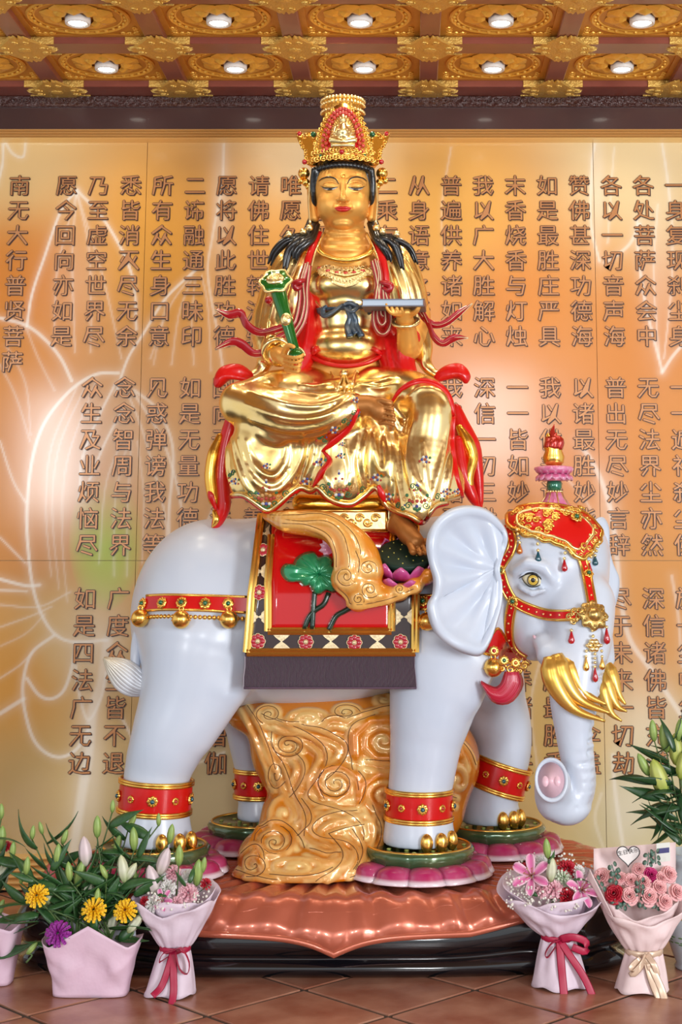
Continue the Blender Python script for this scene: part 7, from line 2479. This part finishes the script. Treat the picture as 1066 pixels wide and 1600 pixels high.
mk('gift_card_stripe', extrude_poly([(W(1027, 1334, Yc).x, W(1027, 1334, Yc).z), (W(1046, 1332, Yc).x, W(1046, 1332, Yc).z), (W(1046, 1324, Yc).x, W(1046, 1324, Yc).z), (W(1027, 1326, Yc).x, W(1027, 1326, Yc).z)], Yc - .001, Yc), mat('navy_print', (.05, .05, .18), .5), t3, smooth=False)
satin([K, K + Vector((-.02, -.02, -.03)), K + Vector((-.048, -.02, -.055)), K + Vector((-.05, -.018, -.035)), K + Vector((-.02, -.015, -.01))], .011, M['satingold'], t3, 'ribbon_loop', (0, 0, 1))
satin([K, K + Vector((.02, -.02, -.025)), K + Vector((.03, -.02, -.06)), K + Vector((.015, -.018, -.06)), K + Vector((.004, -.015, -.02))], .010, M['satingold'], t3, 'ribbon_loop')
satin([K, K + Vector((.012, -.02, -.06)), K + Vector((.030, -.03, -.11)), K + Vector((.055, -.045, -.150))], .016, M['satingold'], t3)
satin([K, K + Vector((.02, -.02, -.05)), K + Vector((.042, -.03, -.10)), K + Vector((.05, -.045, -.135))], .012, M['satingold'], t3)

# ---------------------------------------------------------------- pink paper bag of lilies
def paper_bag(label, uc, vf, hw, hd, hwt, hdt, peak, seed, edge_v):
    B = WZ(uc, vf - 6, 0.0); Y = B.y + hd * .5
    t = thing('flower_bag', label, 'flower bag', (B.x, Y, 0))
    n = 64
    k = mpp(Y)
    def fn(s, tt):
        a = 2 * PI * s
        c, s_ = math.cos(a), math.sin(a)
        p = .45
        sx = math.copysign(abs(c) ** p, c); sy = math.copysign(abs(s_) ** p, s_)
        ztop = W(uc, edge_v, Y).z + (W(uc, peak, Y).z - W(uc, edge_v, Y).z) * max(0, 1 - abs(sx) / .95) * (1 if s_ < 0 else 1.1) + .03 * max(0, abs(sx) - .8) / .2
        f = tt ** 1.4
        x = sx * (hw + (hwt - hw) * f) * k; y = sy * (hd + (hdt - hd) * f)
        cr = .004 * noise2(sx * 2.2 + tt, tt * 1.2 - sx, seed) * math.sin(PI * min(1, tt * 1.1))
        y += -.012 * abs(math.sin(2.6 * sx + 3.4 * tt + seed)) * math.sin(PI * min(1, tt)) + .010 * abs(math.sin(3.1 * sx - 4.2 * tt)) * math.sin(PI * min(1, tt)) + cr
        return (B.x + x + cr * .5, Y + y, .002 + (ztop - .002) * tt)
    VF = grid(fn, n, 18, True)
    mk('paper_bag', thick(VF, .0024), M['paperpink'], t)
    return t, Y
t4, Y = paper_bag('pink paper bag of lily buds with yellow marigolds and a purple aster', 140, 1562, 54, .055, 72, .085, 1437, 1.3, 1478)
mk('inner_paper', thick(grid(lambda s, q: W(72 + 140 * s, 1480 - 42 * q * (1 - .5 * abs(2 * s - 1)) - 8, Y + .03 + .05 * math.sin(PI * s)), 12, 6), .002), M['papergrey'], t4)
root = [W(118, 1470, Y + .0), W(145, 1465, Y + .02), W(172, 1468, Y)]
LB = [('g', 176, 1260, 20, .05), ('g', 206, 1284, 26, .5), ('g', 152, 1292, 34, .0), ('g', 51, 1301, 22, .1), ('g', 64, 1294, 20, -.25), ('g', 101, 1308, 24, .35), ('p', 133, 1331, 46, -.1), ('g', 184, 1318, 30, .3), ('g', 209, 1311, 36, -.05), ('g', 248, 1281, 20, 0), ('g', 267, 1303, 30, .15),
      ('g', 42, 1353, 28, .1), ('g', 35, 1370, 22, .3), ('w', 74, 1392, 44, -.08), ('g', 108, 1362, 30, -.1), ('g', 125, 1365, 42, .25), ('w', 138, 1389, 42, .15), ('g', 162, 1362, 24, -.5), ('w', 192, 1358, 42, -.15), ('g', 211, 1375, 26, .1), ('g', 152, 1402, 28, .1), ('g', 90, 1335, 32, .1), ('w', 174, 1442, 42, .35), ('w', 211, 1443, 36, .8), ('g', 50, 1482, 24, .9), ('g', 20, 1328, 26, .1), ('g', 62, 1405, 22, .2), ('w', 205, 1362, 30, .6)]
for i, (kd, u, v, L, ln) in enumerate(LB):
    Yb = Y + .03 * math.sin(i * 2.1) + (.04 if v < 1330 else -.02)
    P = bud(kd, u, v, Yb, L, t4, ln, -.1, root[i % 3] if v < 1430 else W(u - 10 * ln, v + 22, Yb))
    if P is not None and v < 1430:
        for q in (4, 6, 8):
            pp = Vector(P[q]); a = random.uniform(-1, 1)
            d = Vector((math.copysign(.9, (-1) ** (i + q)) + .3 * a, -.2 + .3 * a, .45))
            inst('leaf', random.choice(LEAF), None, t4, matrix=orient(pp, d, random.uniform(42, 66) * mpp(Y), random.uniform(-1, 1)))
for u, v, L, a in ((95, 1450, 70, -35), (150, 1440, 70, 15), (130, 1430, 70, -20), (175, 1430, 66, 45), (60, 1430, 60, -80), (40, 1410, 56, -60), (30, 1440, 60, -95), (205, 1450, 50, 75), (120, 1390, 60, -65), (165, 1395, 60, 75), (70, 1420, 60, -60), (60, 1440, 56, -100), (100, 1420, 60, 70), (120, 1440, 60, 10), (160, 1420, 60, 30), (190, 1440, 60, 60), (170, 1450, 64, 80), (100, 1480, 60, -75), (185, 1470, 60, 40), (110, 1400, 70, -30), (210, 1400, 56, 60), (130, 1410, 60, 50), (50, 1380, 60, -20), (215, 1340, 50, 20), (90, 1390, 60, -70), (145, 1385, 55, 65), (75, 1450, 60, 95), (200, 1420, 50, -30), (80, 1360, 55, 30), (115, 1460, 55, -60), (180, 1465, 55, 100), (150, 1455, 55, -20)):
    leaf(u, v, Y - .03 + random.uniform(-.02, .04), L, a, t4)
for kd, u, v, r in (('mum_yellow', 58, 1400, 18), ('mum_yellow', 147, 1422, 19), ('mum_yellow', 196, 1423, 18), ('mum_purple', 91, 1459, 20)):
    bloom(kd, u, v, Y - .075, r, t4)
    mk('stem', tube(spline([W(u, v + 4, Y - .06), W(u + (140 - u) * .3, v + 30, Y - .03), W(u + (140 - u) * .5, v + 60, Y)], 8), .003, 5), M['stemm'], t4)

# bag cut by the left edge of the photo
t5, Y5 = paper_bag('lilac paper bag of lilies at the far left edge', -32, 1545, 44, .05, 60, .08, 1430, 3.1, 1450)
for i, (kd, u, v, L, ln) in enumerate((('g', 2, 1311, 40, .1), ('g', 2, 1268, 24, 0), ('w', 4, 1368, 44, .15), ('g', -20, 1300, 30, -.1), ('w', -30, 1350, 40, 0), ('g', -50, 1310, 30, -.2), ('g', 0, 1420, 30, .4))):
    bud(kd, u, v, Y5, L, t5, ln, -.1, W(-30, 1470, Y5))
for u, v, L, a in ((-10, 1420, 70, 60), (-5, 1440, 80, 85), (-10, 1400, 60, 30), (-15, 1470, 80, 75), (-20, 1490, 90, 95), (-10, 1380, 60, 50), (-30, 1400, 60, -40), (-8, 1340, 50, 70), (-12, 1310, 55, 75), (-6, 1360, 45, 20)):
    leaf(u, v, Y5 - .04, L, a, t5, random.random() < .5)
bloom('carn_red', 10, 1322, Y5 + .05, 8, t5)

# ---------------------------------------------------------------- porcelain vase of lilies at the right edge
Bv = WZ(1088, 1512, 0.0); Yv = Bv.y
kv = mpp(Yv)
vase = thing('porcelain_vase', 'pale porcelain vase of tall lilies at the right edge, painted with small flowers', 'vase', (Bv.x, Yv, 0))
H = W(1088, 1330, Yv).z
M['porcelain'] = mat('pale_porcelain', (0.52, .60, .66), .15, coat=.8)
vprof = [(30, 0), (32, .02), (29, .05), (34, .12), (46, .35), (52, .55), (46, .72), (34, .84), (33, .9), (40, 1.0), (37, 1.0), (30, .9), (.01, .86)]
mk('vase_body', lathe([(r * kv, H * z) for r, z in vprof], 40, (Bv.x, Yv, 0)), M['porcelain'], vase)
for u, v, m in ((1060, 1440, 'mum_yellow'), (1066, 1450, 'mum_purple'), (1056, 1452, 'mum_purple'), (1063, 1460, 'mum_yellow')):
    pass
pm_ = MB()
def vr(z): return np.interp(z / H, [q[1] for q in vprof[:10]], [q[0] for q in vprof[:10]]) * kv
for i in range(26):
    a = -PI / 2 + random.uniform(-1.3, .6); z = H * random.uniform(.42, .66)
    r = vr(z)
    nrm = Vector((math.cos(a), math.sin(a), 0))
    pm_.add(xf(ball(1, 7, 4, (0, 0, 0), (.007, .005, .0012)), Vector((Bv.x, Yv, z)) + nrm * r, frame(nrm)), k=i % 3)
for i in range(8):
    a = -PI / 2 + random.uniform(-1.2, .3); z = H * random.uniform(.22, .30); r = vr(z); nrm = Vector((math.cos(a), math.sin(a), 0))
    pm_.add(xf(ball(1, 7, 4, (0, 0, 0), (.012, .0025, .0012)), Vector((Bv.x, Yv, z)) + nrm * r, frame(nrm)), k=2)
mk('painted_flowers', pm_.vf(), None, vase, mats=[mat('vase_yellow', (.6, .42, .05), .3), mat('vase_navy', (.06, .08, .16), .3), mat('vase_green', (.12, .26, .08), .3)], fm=pm_.k)
rv = W(1076, 1335, Yv)
for i, (kd, u, v, L, ln) in enumerate((('g', 1021, 1142, 34, -.1), ('g', 1039, 1153, 46, -.12), ('g', 1062, 1141, 36, .1), ('g', 1006, 1195, 38, -.5), ('y', 1030, 1214, 56, -.35), ('y', 1057, 1172, 50, -.1), ('y', 1068, 1195, 46, .2), ('g', 1090, 1150, 40, .2), ('y', 1100, 1190, 46, .3))):
    P = bud(kd, u, v, Yv - .03 + .02 * math.sin(i * 3), L, vase, ln, -.1, rv)
    for q in range(2, 10, 2):
        pp = Vector(P[q]); sx = (-1) ** (q + i)
        inst('leaf', LEAFD[(q + i) % 3], None, vase, matrix=orient(pp, Vector((sx * .9, random.uniform(-.6, .3), .35)), random.uniform(50, 80) * kv, random.uniform(-1, 1)))
for u, v, L, a in ((1050, 1225, 74, -84), (1055, 1238, 62, -70), (1062, 1262, 76, -84), (1060, 1282, 62, -68), (1060, 1300, 72, -50), (1064, 1320, 64, -35), (1050, 1255, 60, -150), (1056, 1290, 60, -140), (1045, 1190, 50, -70), (1066, 1160, 60, 5), (1055, 1175, 60, -15), (1062, 1310, 66, -75), (1070, 1290, 60, -20), (1035, 1270, 50, -170), (1048, 1250, 60, -60)):
    leaf(u, v, Yv - .05 + random.uniform(-.03, .03), L, a, vase, True)
